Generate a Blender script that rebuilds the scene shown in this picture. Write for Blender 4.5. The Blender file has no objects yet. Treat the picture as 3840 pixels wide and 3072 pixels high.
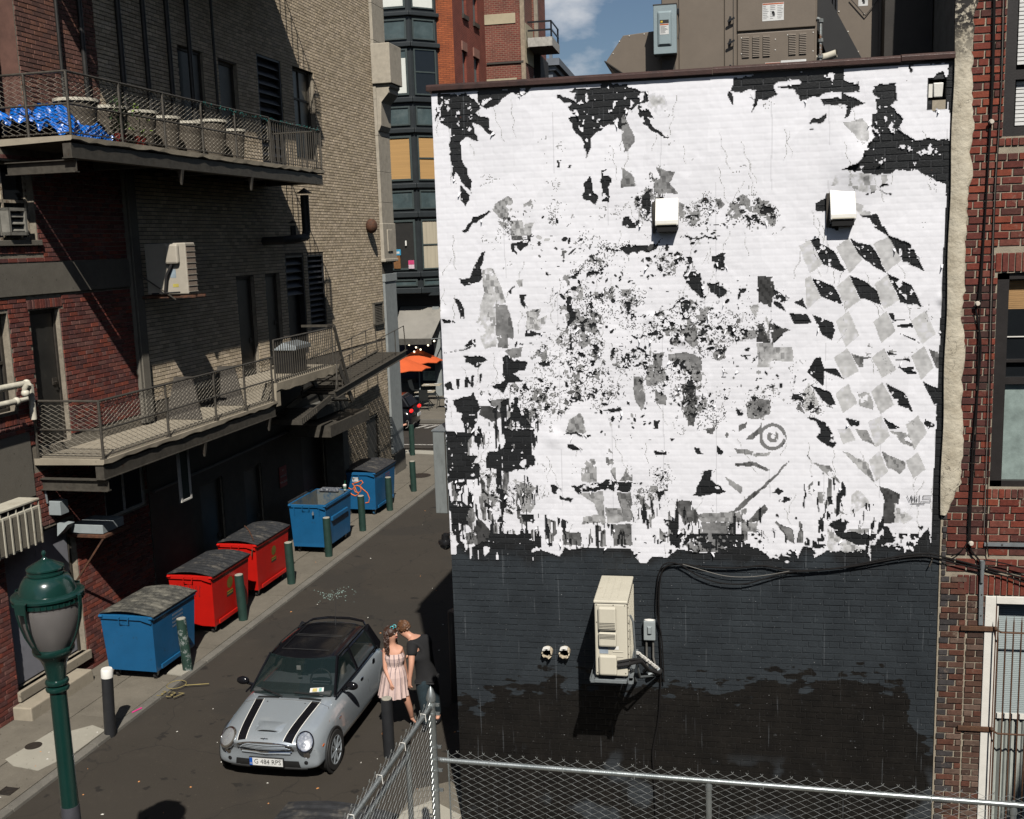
import bpy,bmesh,math,random
import numpy as np
from mathutils import Vector,Matrix
from mathutils.bvhtree import BVHTree
random.seed(7)
RNG=np.random.default_rng(11)
scene=bpy.context.scene
COL=scene.collection
# camera
# calibrated from the photograph: 37.3 mm lens, 7.5 m above the alley
CA,PI_,RO=math.radians(10.8905),math.radians(8.99956),math.radians(-1.89316)
FL,CAMH=3981.2,7.5
def _cam_axes():
 cp,sp=math.cos(PI_),math.sin(PI_)
 f=Vector((0,cp,-sp));r=Vector((1,0,0));u=r.cross(f)
 r2=math.cos(RO)*r+math.sin(RO)*u;u2=-math.sin(RO)*r+math.cos(RO)*u
 Z=Matrix.Rotation(CA,3,'Z')
 return Z@r2,Z@u2,Z@f
CR,CU,CF=_cam_axes()
CAM=Vector((0,0,CAMH))
cam=bpy.data.cameras.new("camera");co=bpy.data.objects.new("camera",cam);COL.objects.link(co)
cam.sensor_width=36;cam.lens=FL/3840*36;cam.clip_end=6000;cam.clip_start=0.05
M3=Matrix((CR,CU,-CF)).transposed()
co.matrix_world=Matrix.Translation(CAM)@M3.to_4x4()
scene.camera=co
# sky, sun, exposure
SUN_AZ,SUN_EL=19.5,48.0
az=math.radians(SUN_AZ);el=math.radians(SUN_EL)
SUND=Vector((-math.sin(az)*math.cos(el),math.cos(az)*math.cos(el),-math.sin(el)))
sun=bpy.data.lights.new("sun",'SUN');sun.energy=5.0;sun.angle=math.radians(0.5);sun.color=(1,.955,.89)
so=bpy.data.objects.new("sun",sun);COL.objects.link(so)
so.rotation_euler=SUND.to_track_quat('-Z','Y').to_euler();so.location=(10,-20,30)
world=bpy.data.worlds.new("World");scene.world=world;world.use_nodes=True
wn=world.node_tree;wn.nodes.clear()
sky=wn.nodes.new('ShaderNodeTexSky');sky.sky_type='NISHITA';sky.sun_disc=False
sky.sun_elevation=el
sky.sun_rotation=math.pi-az
sky.air_density=1.0;sky.dust_density=.6;sky.ozone_density=2.5
bg=wn.nodes.new('ShaderNodeBackground');bg.inputs[1].default_value=0.055
wo=wn.nodes.new('ShaderNodeOutputWorld')
# clouds, mixed into the sky all the way round
tc=wn.nodes.new('ShaderNodeTexCoord');mp=wn.nodes.new('ShaderNodeMapping');mp.inputs['Scale'].default_value=(1,1,2.1)
mp.inputs['Location'].default_value=(1.35,0.6,0.3)
nz=wn.nodes.new('ShaderNodeTexNoise');nz.inputs['Scale'].default_value=5.5;nz.inputs['Detail'].default_value=9;nz.inputs['Roughness'].default_value=.55
rp=wn.nodes.new('ShaderNodeValToRGB');rp.color_ramp.elements[0].position=.52;rp.color_ramp.elements[1].position=.66
mx=wn.nodes.new('ShaderNodeMixRGB');mx.inputs[2].default_value=(11.5,11.8,12.4,1)
wn.links.new(tc.outputs['Generated'],mp.inputs[0]);wn.links.new(mp.outputs[0],nz.inputs['Vector'])
wn.links.new(nz.outputs[0],rp.inputs[0]);wn.links.new(rp.outputs[0],mx.inputs[0]);wn.links.new(sky.outputs[0],mx.inputs[1])
wn.links.new(mx.outputs[0],bg.inputs[0]);wn.links.new(bg.outputs[0],wo.inputs[0])
vs=scene.view_settings;vs.view_transform='Standard';vs.look='None';vs.exposure=0.0;vs.gamma=1.0;vs.use_curve_mapping=False
scene.cycles.max_bounces=6;scene.cycles.diffuse_bounces=0;scene.cycles.transparent_max_bounces=12
# places
# street frame: t across the alley (right +), s along it; it is turned 2.8 degrees from the mural wall's normal
BETA=math.radians(13.6874)-CA
AL=Vector((math.sin(BETA),math.cos(BETA),0));AN=Vector((math.cos(BETA),-math.sin(BETA),0))
YM=12.42
TF=-11.95
def A(t,s,z=0.0):return AN*t+AL*s+Vector((0,0,z))
def ray(x,y):return CF+CR*((x-1920)/FL)-CU*((y-1536)/FL)
def atY(x,y,Y):
 d=ray(x,y);return CAM+d*(Y/d.y)
def atZ(x,y,z=0.0):
 d=ray(x,y);return CAM+d*((z-CAMH)/d.z)
def atT(x,y,t):
 d=ray(x,y);p=CAM+d*(t/d.dot(AN));return(t,p.dot(AL),p.z)
def proj(p):
 q=Vector(p)-CAM;z=q.dot(CF)
 if z<=0.01:return(-9e9,-9e9)
 return(1920+FL*q.dot(CR)/z,1536-FL*q.dot(CU)/z)
# mesh builder
def tag(o,label=None,cat=None,group=None,kind=None):
 if label:o['label']=label
 if cat:o['category']=cat
 if group:o['group']=group
 if kind:o['kind']=kind
 return o
def empty(name,loc=(0,0,0),rz=0.0,label=None,cat=None,group=None,kind=None):
 o=bpy.data.objects.new(name,None);COL.objects.link(o);o.location=loc;o.rotation_euler=(0,0,rz)
 o.empty_display_size=.1
 return tag(o,label,cat,group,kind)
def copy_tree(o,parent=None):
 c=o.copy();COL.objects.link(c);c.parent=parent
 for ch in list(o.children):copy_tree(ch,c)
 return c
class MB:
 def __init__(s):s.v=[];s.f=[];s.c=[];s.cur=None
 def add(s,vs_,fs_):
  n=len(s.v);s.v+=[tuple(q)for q in vs_];s.f+=[tuple(i+n for i in f)for f in fs_]
  if s.cur is not None:s.c+=[s.cur]*len(fs_)
  return s
 def box(s,x0,x1,y0,y1,z0,z1):
  return s.add([(x0,y0,z0),(x1,y0,z0),(x1,y1,z0),(x0,y1,z0),(x0,y0,z1),(x1,y0,z1),(x1,y1,z1),(x0,y1,z1)],[(0,3,2,1),(4,5,6,7),(0,1,5,4),(1,2,6,5),(2,3,7,6),(3,0,4,7)])
 def hexa(s,b,t):
  return s.add(list(b)+list(t),[(0,3,2,1),(4,5,6,7),(0,1,5,4),(1,2,6,5),(2,3,7,6),(3,0,4,7)])
 def bar(s,p,q,w,h=None,up=(0,0,1)):
  p=Vector(p);q=Vector(q);h=h or w;d=(q-p).normalized();u=Vector(up)
  r_=d.cross(u)
  if r_.length<1e-4:r_=d.cross(Vector((1,0,0)))
  r_.normalize();u=r_.cross(d);a=r_*w/2;b=u*h/2
  return s.add([p-a-b,p+a-b,p+a+b,p-a+b,q-a-b,q+a-b,q+a+b,q-a+b],[(0,1,2,3),(7,6,5,4),(0,4,5,1),(1,5,6,2),(2,6,7,3),(3,7,4,0)])
 def tube(s,pts,r,n=8,caps=True):
  pts=[Vector(p)for p in pts];rs=r if isinstance(r,(list,tuple))else[r]*len(pts)
  rings=[];prev=None
  for i,p in enumerate(pts):
   if i==0:d=pts[1]-pts[0]
   elif i==len(pts)-1:d=pts[-1]-pts[-2]
   else:d=(pts[i+1]-p).normalized()+(p-pts[i-1]).normalized()
   if d.length<1e-9:d=Vector((0,0,1))
   d.normalize()
   if prev is None:
    a=Vector((0,0,1)).cross(d)
    if a.length<.05:a=Vector((1,0,0)).cross(d)
   else:a=prev-d*prev.dot(d)
   a.normalize();prev=a;b=d.cross(a)
   rings.append([p+(a*math.cos(2*math.pi*k/n)+b*math.sin(2*math.pi*k/n))*rs[i]for k in range(n)])
  vs_=[q for g in rings for q in g];fs_=[]
  for i in range(len(rings)-1):
   for k in range(n):
    a0=i*n+k;a1=i*n+(k+1)%n;fs_.append((a0,a1,a1+n,a0+n))
  if caps:fs_.append(tuple(range(n-1,-1,-1)));fs_.append(tuple((len(rings)-1)*n+k for k in range(n)))
  return s.add(vs_,fs_)
 def lathe(s,prof,n=24,c=(0,0,0)):
  vs_=[];fs_=[]
  for r_,z in prof:
   for k in range(n):
    an=2*math.pi*k/n;vs_.append((c[0]+r_*math.cos(an),c[1]+r_*math.sin(an),c[2]+z))
  for i in range(len(prof)-1):
   for k in range(n):
    a0=i*n+k;a1=i*n+(k+1)%n;fs_.append((a0,a1,a1+n,a0+n))
  if prof[0][0]>1e-4:fs_.append(tuple(range(n-1,-1,-1)))
  if prof[-1][0]>1e-4:fs_.append(tuple((len(prof)-1)*n+k for k in range(n)))
  return s.add(vs_,fs_)
 def prism(s,poly,fn,d0,d1):
  n=len(poly);vs_=[fn(a,b,d0)for a,b in poly]+[fn(a,b,d1)for a,b in poly]
  return s.add(vs_,[tuple(range(n-1,-1,-1)),tuple(range(n,2*n))]+[(i,(i+1)%n,(i+1)%n+n,i+n)for i in range(n)])
 def quad(s,a,b,c,d):return s.add([a,b,c,d],[(0,1,2,3)])
 def sphere(s,c,r,n=12,m=8,sc=(1,1,1)):
  vs_=[];fs_=[]
  for i in range(m+1):
   th=math.pi*i/m
   for k in range(n):
    an=2*math.pi*k/n
    vs_.append((c[0]+r*sc[0]*math.sin(th)*math.cos(an),c[1]+r*sc[1]*math.sin(th)*math.sin(an),c[2]+r*sc[2]*math.cos(th)))
  for i in range(m):
   for k in range(n):
    a0=i*n+k;a1=i*n+(k+1)%n;fs_.append((a0,a0+n,a1+n,a1))
  return s.add(vs_,fs_)
 def build(s,name,mat,parent=None,smooth=False,bevel=0,sub=0,loc=None,**kw):
  me=bpy.data.meshes.new(name);me.from_pydata(s.v,[],s.f)
  if s.c and len(s.c)==len(s.f):
   at=me.attributes.new('bc','FLOAT_COLOR','FACE')
   at.data.foreach_set('color',np.array([list(c)+[1.0]if len(c)==3 else list(c)for c in s.c],dtype=np.float32).ravel())
  me.update()
  bm=bmesh.new();bm.from_mesh(me);bmesh.ops.recalc_face_normals(bm,faces=bm.faces);bm.to_mesh(me);bm.free()
  if smooth:me.polygons.foreach_set('use_smooth',[True]*len(me.polygons))
  me.materials.append(mat)
  o=bpy.data.objects.new(name,me);COL.objects.link(o)
  if parent:o.parent=parent
  if loc:o.location=loc
  if bevel:
   b=o.modifiers.new('b','BEVEL');b.width=bevel;b.segments=2;b.limit_method='ANGLE';b.angle_limit=math.radians(40)
  if sub:
   b=o.modifiers.new('s','SUBSURF');b.levels=sub;b.render_levels=sub
  if smooth and not sub:
   try:
    bpy.context.view_layer.objects.active=o
    me.set_sharp_from_angle(angle=math.radians(38))
   except Exception:pass
  tag(o,kw.get('label'),kw.get('cat'),kw.get('group'),kw.get('kind'))
  return o
# materials
def node_mat(name):
 m=bpy.data.materials.new(name);m.use_nodes=True;nt=m.node_tree
 return m,nt,nt.nodes['Principled BSDF']
def mat(name,col,rough=.6,metal=0.0,var=.25,scale=6.0,bump=.15,bscale=60.0,dark=None,dmin=.55,dmax=.75,dscale=3.0,spec=.5,stretch=(1,1,1),coat=0.0):
 """base colour broken by noise, a second (dirt / wear) colour in patches, and a fine bump"""
 m,nt,b=node_mat(name);L=nt.links.new
 ge=nt.nodes.new('ShaderNodeNewGeometry');mp_=nt.nodes.new('ShaderNodeMapping');mp_.inputs['Scale'].default_value=stretch
 tcn=nt.nodes.new('ShaderNodeTexCoord')
 L(tcn.outputs['Object'],mp_.inputs[0])
 n1=nt.nodes.new('ShaderNodeTexNoise');n1.inputs['Scale'].default_value=scale;n1.inputs['Detail'].default_value=6;n1.inputs['Roughness'].default_value=.65
 L(mp_.outputs[0],n1.inputs['Vector'])
 mr=nt.nodes.new('ShaderNodeMapRange');mr.inputs[1].default_value=.3;mr.inputs[2].default_value=.7;mr.inputs[3].default_value=1-var;mr.inputs[4].default_value=1+var
 L(n1.outputs[0],mr.inputs[0])
 mu=nt.nodes.new('ShaderNodeVectorMath');mu.operation='SCALE';mu.inputs[0].default_value=col[:3];L(mr.outputs[0],mu.inputs['Scale'])
 out=mu.outputs[0]
 if dark is not None:
  n2=nt.nodes.new('ShaderNodeTexNoise');n2.inputs['Scale'].default_value=dscale;n2.inputs['Detail'].default_value=8;n2.inputs['Roughness'].default_value=.7
  L(mp_.outputs[0],n2.inputs['Vector'])
  r2=nt.nodes.new('ShaderNodeMapRange');r2.inputs[1].default_value=dmin;r2.inputs[2].default_value=dmax;L(n2.outputs[0],r2.inputs[0])
  mm=nt.nodes.new('ShaderNodeMixRGB');L(r2.outputs[0],mm.inputs[0]);L(out,mm.inputs[1]);mm.inputs[2].default_value=(*dark[:3],1);out=mm.outputs[0]
 L(out,b.inputs['Base Color'])
 b.inputs['Roughness'].default_value=rough;b.inputs['Metallic'].default_value=metal;b.inputs['Specular IOR Level'].default_value=spec
 if coat:b.inputs['Coat Weight'].default_value=coat;b.inputs['Coat Roughness'].default_value=.04
 if bump:
  n3=nt.nodes.new('ShaderNodeTexNoise');n3.inputs['Scale'].default_value=bscale;n3.inputs['Detail'].default_value=5
  L(mp_.outputs[0],n3.inputs['Vector'])
  bp=nt.nodes.new('ShaderNodeBump');bp.inputs['Strength'].default_value=bump;bp.inputs['Distance'].default_value=.01
  L(n3.outputs[0],bp.inputs['Height']);L(bp.outputs[0],b.inputs['Normal'])
 return m
def brick_mat(name,indiv,rough=.85,var=.22,spec=.3,stain=None,streak=None):
 m,nt,b=node_mat(name);L=nt.links.new
 if indiv:src=nt.nodes.new('ShaderNodeObjectInfo').outputs['Color']
 else:
  a=nt.nodes.new('ShaderNodeAttribute');a.attribute_name='bc';src=a.outputs['Color']
 ge=nt.nodes.new('ShaderNodeNewGeometry')
 n1=nt.nodes.new('ShaderNodeTexNoise');n1.inputs['Scale'].default_value=22;n1.inputs['Detail'].default_value=7;n1.inputs['Roughness'].default_value=.7
 L(ge.outputs['Position'],n1.inputs['Vector'])
 mr=nt.nodes.new('ShaderNodeMapRange');mr.inputs[1].default_value=.3;mr.inputs[2].default_value=.7;mr.inputs[3].default_value=1-var;mr.inputs[4].default_value=1+var
 L(n1.outputs[0],mr.inputs[0])
 mu=nt.nodes.new('ShaderNodeVectorMath');mu.operation='SCALE';L(src,mu.inputs[0]);L(mr.outputs[0],mu.inputs['Scale'])
 out=mu.outputs[0]
 if stain:
  n2=nt.nodes.new('ShaderNodeTexNoise');n2.inputs['Scale'].default_value=stain[1];n2.inputs['Detail'].default_value=8;n2.inputs['Roughness'].default_value=.7
  L(ge.outputs['Position'],n2.inputs['Vector'])
  r2=nt.nodes.new('ShaderNodeMapRange');r2.inputs[1].default_value=stain[2];r2.inputs[2].default_value=stain[3];L(n2.outputs[0],r2.inputs[0])
  mm=nt.nodes.new('ShaderNodeMixRGB');L(r2.outputs[0],mm.inputs[0]);L(out,mm.inputs[1]);mm.inputs[2].default_value=(*stain[0],1);out=mm.outputs[0]
 if streak:out=streak(nt,out,ge)
 L(out,b.inputs['Base Color']);b.inputs['Roughness'].default_value=rough;b.inputs['Specular IOR Level'].default_value=spec
 n3=nt.nodes.new('ShaderNodeTexNoise');n3.inputs['Scale'].default_value=55;n3.inputs['Detail'].default_value=6
 L(ge.outputs['Position'],n3.inputs['Vector'])
 bp=nt.nodes.new('ShaderNodeBump');bp.inputs['Strength'].default_value=.45;bp.inputs['Distance'].default_value=.008
 L(n3.outputs[0],bp.inputs['Height']);L(bp.outputs[0],b.inputs['Normal'])
 return m
# walls with openings, and bricks one by one
def sheet(mb,P,u0,u1,z0,z1,holes,d=0.0):
 us=sorted({u0,u1,*[min(max(h[i],u0),u1)for h in holes for i in(0,1)]})
 zs=sorted({z0,z1,*[min(max(h[i],z0),z1)for h in holes for i in(2,3)]})
 for i in range(len(us)-1):
  for j in range(len(zs)-1):
   um,zm=(us[i]+us[i+1])/2,(zs[j]+zs[j+1])/2
   if any(h[0]<um<h[1]and h[2]<zm<h[3]for h in holes):continue
   mb.quad(P(us[i],zs[j],d),P(us[i+1],zs[j],d),P(us[i+1],zs[j+1],d),P(us[i],zs[j+1],d))
def reveal(mb,P,h,depth,d=0.0):
 u0,u1,z0,z1=h[:4]
 c=[(u0,z0),(u1,z0),(u1,z1),(u0,z1)]
 for i in range(4):
  a,b=c[i],c[(i+1)%4]
  mb.quad(P(*a,d),P(*b,d),P(*b,d-depth),P(*a,d-depth))
def lay_bricks(P,u0,u1,z0,z1,holes,pitch,length,color,joint=.011,vj=None,header_every=0,keep=None,soldiers=()):
 out=[];row=0;z=z0
 n=int((z1-z0)/pitch)
 for row in range(n):
  za,zb=z0+row*pitch+joint,z0+(row+1)*pitch
  ln=length if not(header_every and row%header_every==header_every-1)else length/2
  u=u0-(ln/2 if row%2 else 0)-random.random()*.02
  while u<u1:
   a,b=max(u+(vj or joint),u0),min(u+ln,u1)
   u+=ln
   segs=[(a,b)]
   for h in list(holes)+list(soldiers):
    if h[3]<=za+.004 or h[2]>=zb-.004:continue
    ns=[]
    for(p,q)in segs:
     if h[1]<=p or h[0]>=q:ns.append((p,q));continue
     if p<h[0]:ns.append((p,h[0]))
     if q>h[1]:ns.append((h[1],q))
    segs=ns
   for(p,q)in segs:
    if q-p<.03:continue
    if keep and not keep((p+q)/2,(za+zb)/2):continue
    out.append((p,q,za,zb,color((p+q)/2,(za+zb)/2)))
 for(h0,h1,h2,h3)in soldiers:
  w=.067;k=max(1,int(round((h1-h0)/w)));w=(h1-h0)/k
  for i in range(k):out.append((h0+i*w+.006,h0+(i+1)*w-.004,h2+.004,h3-.006,color(h0+i*w,h2)))
 return out
def put_bricks(bricks,P,axis,parent,m_ind,m_join,cover=None,proud=.009,limit=300,W=None,name='brick'):
 """axis 0: bricks face -Y (u along x); axis 1: bricks face +x of the street frame (u along y)"""
 W=W or(lambda p:Vector(p))
 ranked=[]
 for i,(a,b,c,d,col)in enumerate(bricks):
  p=W(P((a+b)/2,(c+d)/2,0));x,y=proj(p)
  if 0<x<3840 and 0<y<3072 and not(cover and cover((a+b)/2,(c+d)/2)):
   ranked.append(((p-CAM).length/(max(.1,b-a)**.5),i))
 ranked.sort();pick={i for _,i in ranked[:limit]}
 me=None;mb=MB()
 for i,(a,b,c,d,col)in enumerate(bricks):
  pr=proud*random.uniform(.55,1.25)
  if i in pick:
   if me is None:
    u=MB();e=.04
    if axis==0:
     u.add([(0,0,0),(1,0,0),(1,0,1),(0,0,1),(.02,-1,.05),(.98,-1,.05),(.98,-1,.95),(.02,-1,.95)],[(4,5,6,7),(0,1,5,4),(1,2,6,5),(2,3,7,6),(3,0,4,7),(3,2,1,0)])
    else:
     u.add([(0,0,0),(0,1,0),(0,1,1),(0,0,1),(1,.02,.05),(1,.98,.05),(1,.98,.95),(1,.02,.95)],[(4,5,6,7),(0,1,5,4),(1,2,6,5),(2,3,7,6),(3,0,4,7),(3,2,1,0)])
    first=u.build(name,m_ind,parent);me=first.data;o=first
   else:
    o=bpy.data.objects.new(name,me);COL.objects.link(o);o.parent=parent
   o.location=P(a,c,-.012)
   o.scale=(b-a,pr+.012,d-c)if axis==0 else(pr+.012,b-a,d-c)
   o.color=(*col,1)
  else:
   mb.cur=col
   j=.002;q=[P(a,c,-.01),P(b,c,-.01),P(b,d,-.01),P(a,d,-.01),P(a+j,c+j,pr),P(b-j,c+j,pr),P(b-j,d-j,pr),P(a+j,d-j,pr)]
   mb.add(q,[(4,5,6,7),(0,1,5,4),(1,2,6,5),(2,3,7,6),(3,0,4,7)])
 if mb.f:mb.build('brickwork',m_join,parent,kind='stuff')
# value noise on a numpy grid
def vnoise(shape,cell,rng):
 h,w=shape;gh,gw=int(h/cell)+3,int(w/cell)+3
 g=rng.random((gh,gw));y=np.arange(h)/cell;x=np.arange(w)/cell
 yi=y.astype(int);xi=x.astype(int);fy=y-yi;fx=x-xi
 fy=fy*fy*(3-2*fy);fx=fx*fx*(3-2*fx)
 a=g[np.ix_(yi,xi)];b=g[np.ix_(yi,xi+1)];c=g[np.ix_(yi+1,xi)];d=g[np.ix_(yi+1,xi+1)]
 return(a*(1-fx)+b*fx)*(1-fy)[:,None]+(c*(1-fx)+d*fx)*fy[:,None]
def fbm(shape,cell,rng,octv=4,gain=.5):
 out=np.zeros(shape);amp=1;tot=0
 for k in range(octv):
  out+=amp*vnoise(shape,max(1.01,cell/2**k),rng);tot+=amp;amp*=gain
 return out/tot
def text_mesh(txt,size,fn,mat_,name,parent=None,align='CENTER',extrude=.0,**kw):
 """flat lettering placed by fn(a,b)->xyz"""
 cu=bpy.data.curves.new('t','FONT');cu.body=txt;cu.size=size;cu.align_x=align;cu.align_y='CENTER';cu.resolution_u=2
 ob=bpy.data.objects.new('t',cu);COL.objects.link(ob)
 dg=bpy.context.evaluated_depsgraph_get();me=bpy.data.meshes.new_from_object(ob.evaluated_get(dg))
 vs_=[fn(v.co.x,v.co.y)for v in me.vertices];fs_=[tuple(p.vertices)for p in me.polygons]
 bpy.data.objects.remove(ob);bpy.data.curves.remove(cu)
 mb=MB();mb.add(vs_,fs_)
 return mb.build(name,mat_,parent,**kw)if name else(vs_,fs_)
# THE SETTING
def plain_asphalt():
 m,nt,b=node_mat('asphalt');L=nt.links.new
 ge=nt.nodes.new('ShaderNodeNewGeometry')
 def N(sc,det=6,r=.6):
  n=nt.nodes.new('ShaderNodeTexNoise');n.inputs['Scale'].default_value=sc;n.inputs['Detail'].default_value=det;n.inputs['Roughness'].default_value=r
  L(ge.outputs['Position'],n.inputs['Vector']);return n.outputs[0]
 def MR(i,a,b_,c,d):
  r_=nt.nodes.new('ShaderNodeMapRange');L(i,r_.inputs[0])
  for k,v in zip((1,2,3,4),(a,b_,c,d)):r_.inputs[k].default_value=v
  return r_.outputs[0]
 def MIX(f,a,col):
  x=nt.nodes.new('ShaderNodeMixRGB');L(f,x.inputs[0]);L(a,x.inputs[1]);x.inputs[2].default_value=(*col,1);return x.outputs[0]
 base=nt.nodes.new('ShaderNodeRGB');base.outputs[0].default_value=(.043,.036,.028,1)
 c=MIX(MR(N(.7,5),.4,.65,0,.6),base.outputs[0],(.036,.030,.023))
 c=MIX(MR(N(2.3,7,.7),.55,.75,0,.55),c,(.060,.050,.038))
 c=MIX(MR(N(160,2),.55,.72,0,.5),c,(.11,.098,.08))
 c=MIX(MR(N(3.1,3,.5),.655,.69,0,.8),c,(.016,.014,.012));c=MIX(MR(N(.33,3,.5),.53,.56,0,.45),c,(.030,.027,.023));c=MIX(MR(N(17,3,.6),.66,.70,0,.5),c,(.10,.085,.062))
 vo=nt.nodes.new('ShaderNodeTexVoronoi');vo.feature='DISTANCE_TO_EDGE';vo.inputs['Scale'].default_value=.42
 nn=nt.nodes.new('ShaderNodeTexNoise');nn.inputs['Scale'].default_value=2.2;nn.inputs['Detail'].default_value=6
 L(ge.outputs['Position'],nn.inputs['Vector'])
 ad=nt.nodes.new('ShaderNodeMixRGB');ad.blend_type='ADD';ad.inputs[0].default_value=.55;L(ge.outputs['Position'],ad.inputs[1]);L(nn.outputs['Color'],ad.inputs[2])
 L(ad.outputs[0],vo.inputs['Vector'])
 c=MIX(MR(vo.outputs['Distance'],0,.007,.55,0),c,(.014,.013,.012))
 L(c,b.inputs['Base Color']);b.inputs['Roughness'].default_value=.88;b.inputs['Specular IOR Level'].default_value=.35
 bp=nt.nodes.new('ShaderNodeBump');bp.inputs['Strength'].default_value=.5;bp.inputs['Distance'].default_value=.006
 L(N(240,3),bp.inputs['Height']);L(bp.outputs[0],b.inputs['Normal'])
 return m
def concrete(name,col,d=.35,grit=(.5,.47,.4)):
 m,nt,b=node_mat(name);L=nt.links.new
 ge=nt.nodes.new('ShaderNodeNewGeometry')
 def N(sc,det=6,r=.6):
  n=nt.nodes.new('ShaderNodeTexNoise');n.inputs['Scale'].default_value=sc;n.inputs['Detail'].default_value=det;n.inputs['Roughness'].default_value=r
  L(ge.outputs['Position'],n.inputs['Vector']);return n.outputs[0]
 def MIX(i,lo,hi,amt,a,c2):
  r_=nt.nodes.new('ShaderNodeMapRange');L(i,r_.inputs[0]);r_.inputs[1].default_value=lo;r_.inputs[2].default_value=hi;r_.inputs[4].default_value=amt
  x=nt.nodes.new('ShaderNodeMixRGB');L(r_.outputs[0],x.inputs[0]);L(a,x.inputs[1]);x.inputs[2].default_value=(*c2,1);return x.outputs[0]
 base=nt.nodes.new('ShaderNodeRGB');base.outputs[0].default_value=(*col,1);oi=nt.nodes.new('ShaderNodeObjectInfo')
 c=base.outputs[0]
 c=MIX(N(1.3,6,.7),.42,.7,.75,c,tuple(k*(1-d)for k in col))
 c=MIX(N(5,7,.75),.5,.75,.6,c,tuple(k*(1-d*.8)for k in col))
 c=MIX(N(9,4),.62,.72,.6,c,tuple(k*1.25 for k in col))
 c=MIX(N(14,2),.69,.73,.85,c,tuple(k*.25 for k in col))
 c=MIX(N(150,2),.58,.7,.4,c,grit)
 c=MIX(oi.outputs['Random'],0,1,.28,c,tuple(k*.6 for k in col))
 L(c,b.inputs['Base Color']);b.inputs['Roughness'].default_value=.9;b.inputs['Specular IOR Level'].default_value=.3
 bp=nt.nodes.new('ShaderNodeBump');bp.inputs['Strength'].default_value=.45;bp.inputs['Distance'].default_value=.006
 L(N(110,6),bp.inputs['Height']);L(bp.outputs[0],b.inputs['Normal'])
 return m
M_asph=plain_asphalt()
M_walk=concrete('sidewalk_concrete',(.175,.155,.122))
M_walk2=concrete('pale_new_concrete',(.40,.375,.31),.18)
M_kerb=concrete('kerb_stone',(.17,.158,.135),.4)
M_conc=concrete('old_concrete',(.38,.33,.25),.35)
M_conc_d=concrete('dark_concrete',(.19,.172,.14),.4)
M_white_line=mat('road_paint',(.5,.48,.44),.7,var=.3,scale=30,dark=(.07,.06,.05),dmin=.5,dmax=.6,dscale=14)
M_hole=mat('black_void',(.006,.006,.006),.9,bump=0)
g=MB();g.box(-900,900,-60,2500,-.3,-.03);g.build('ground',M_asph,kind='structure')
r=MB()
r.quad(A(-10.02,-5),A(6,-5),A(6,36.9),A(-10.02,36.9));r.quad(A(-80,36.9),A(60,36.9),A(60,42.3),A(-80,42.3))
road=r.build('alley_road',M_asph,kind='structure')
# near sidewalk: slabs between the brick building and the kerb
sw=empty('sidewalk',(0,0,0),-BETA,kind='structure')
sl_me=None
s=8.2
while s<35.2:
 ln=1.52
 for(t0,t1)in((TF+.0,-11.05),(-11.04,-10.175)):
  if s+ln>34.0 and t0<-11.5:pass
  b=MB();j=.006
  b.box(t0+j,t1-j,s+j,min(s+ln,35.3)-j,-.05,.05+random.uniform(-.004,.004))
  b.build('paving_slab',M_walk,sw)
 s+=ln
b=MB();b.box(TF,-10.17,8,35.3,-.02,.03);b.build('mortar_bed',M_conc_d,sw)
kb=empty('kerb',(0,0,0),-BETA,kind='structure')
s=8.0
while s<35.2:
 ln=random.choice((1.75,1.9,1.6));e_=min(s+ln,35.4)
 b=MB();z=.052+random.uniform(-.006,.006)
 b.hexa([(-10.17,s+.006,-.05),(-10.0,s+.006,-.05),(-10.0,e_-.006,-.05),(-10.17,e_-.006,-.05)],[(-10.165,s+.006,z),(-10.015,s+.006,z-.008),(-10.015,e_-.006,z-.008),(-10.165,e_-.006,z)])
 b.build('kerb_stone',M_kerb,kb,bevel=.006);s=e_
# pale replacement slab by the near bollard
pt=MB();P4=[(-11.12,12.72),(-10.85,12.56),(-10.38,12.5),(-10.19,13.1),(-10.185,13.86),(-10.5,13.98),(-10.72,13.74),(-11.02,13.7),(-11.06,13.2)]
pt.prism(P4,lambda a,b_,d:A(a,b_,d),.05,.058);pt.build('concrete_patch',M_walk2,kind='structure')
# corner pavement where the alley meets the street, with its pale band
cp=MB();pts=[(-30,33.6),(TF,33.6),(-10.0,33.6),(-9.9,33.0),(-9.0,33.9),(-9.6,35.3),(-11.45,35.9),(-13,36.1),(-30,36.1)]
cp.prism(pts,lambda a,b_,d:A(a,b_,d),-.02,.044);cp.build('corner_pavement',M_walk,kind='structure')
cp=MB();arc=[]
for k in range(13):
 f=k/12;arc.append((-13.2+4.1*f,35.75-.95*f*f))
poly=arc+[(a,b_+.62)for a,b_ in reversed(arc)]
cp.prism(poly,lambda a,b_,d:A(a,b_,d),.0,.05);cp.build('pale_kerb_band',M_walk2,kind='structure')
# right-hand pavement below the fence
cp=MB();cp.prism([(-4.75,6),(-1,6),(8,6),(8,12.9),(-3.9,12.9),(-4.3,13.3),(-4.72,13.0)],lambda a,b_,d:A(a,b_,d),-.02,.03)
cp.build('yard_pavement',M_walk,kind='structure')
cp=MB();cp.prism([(-4.72,11.35),(-3.95,11.3),(-3.9,12.45),(-4.4,12.75),(-4.7,12.4)],lambda a,b_,d:A(a,b_,d),.03,.038)
cp.build('pale_yard_patch',M_walk2,kind='structure')
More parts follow.
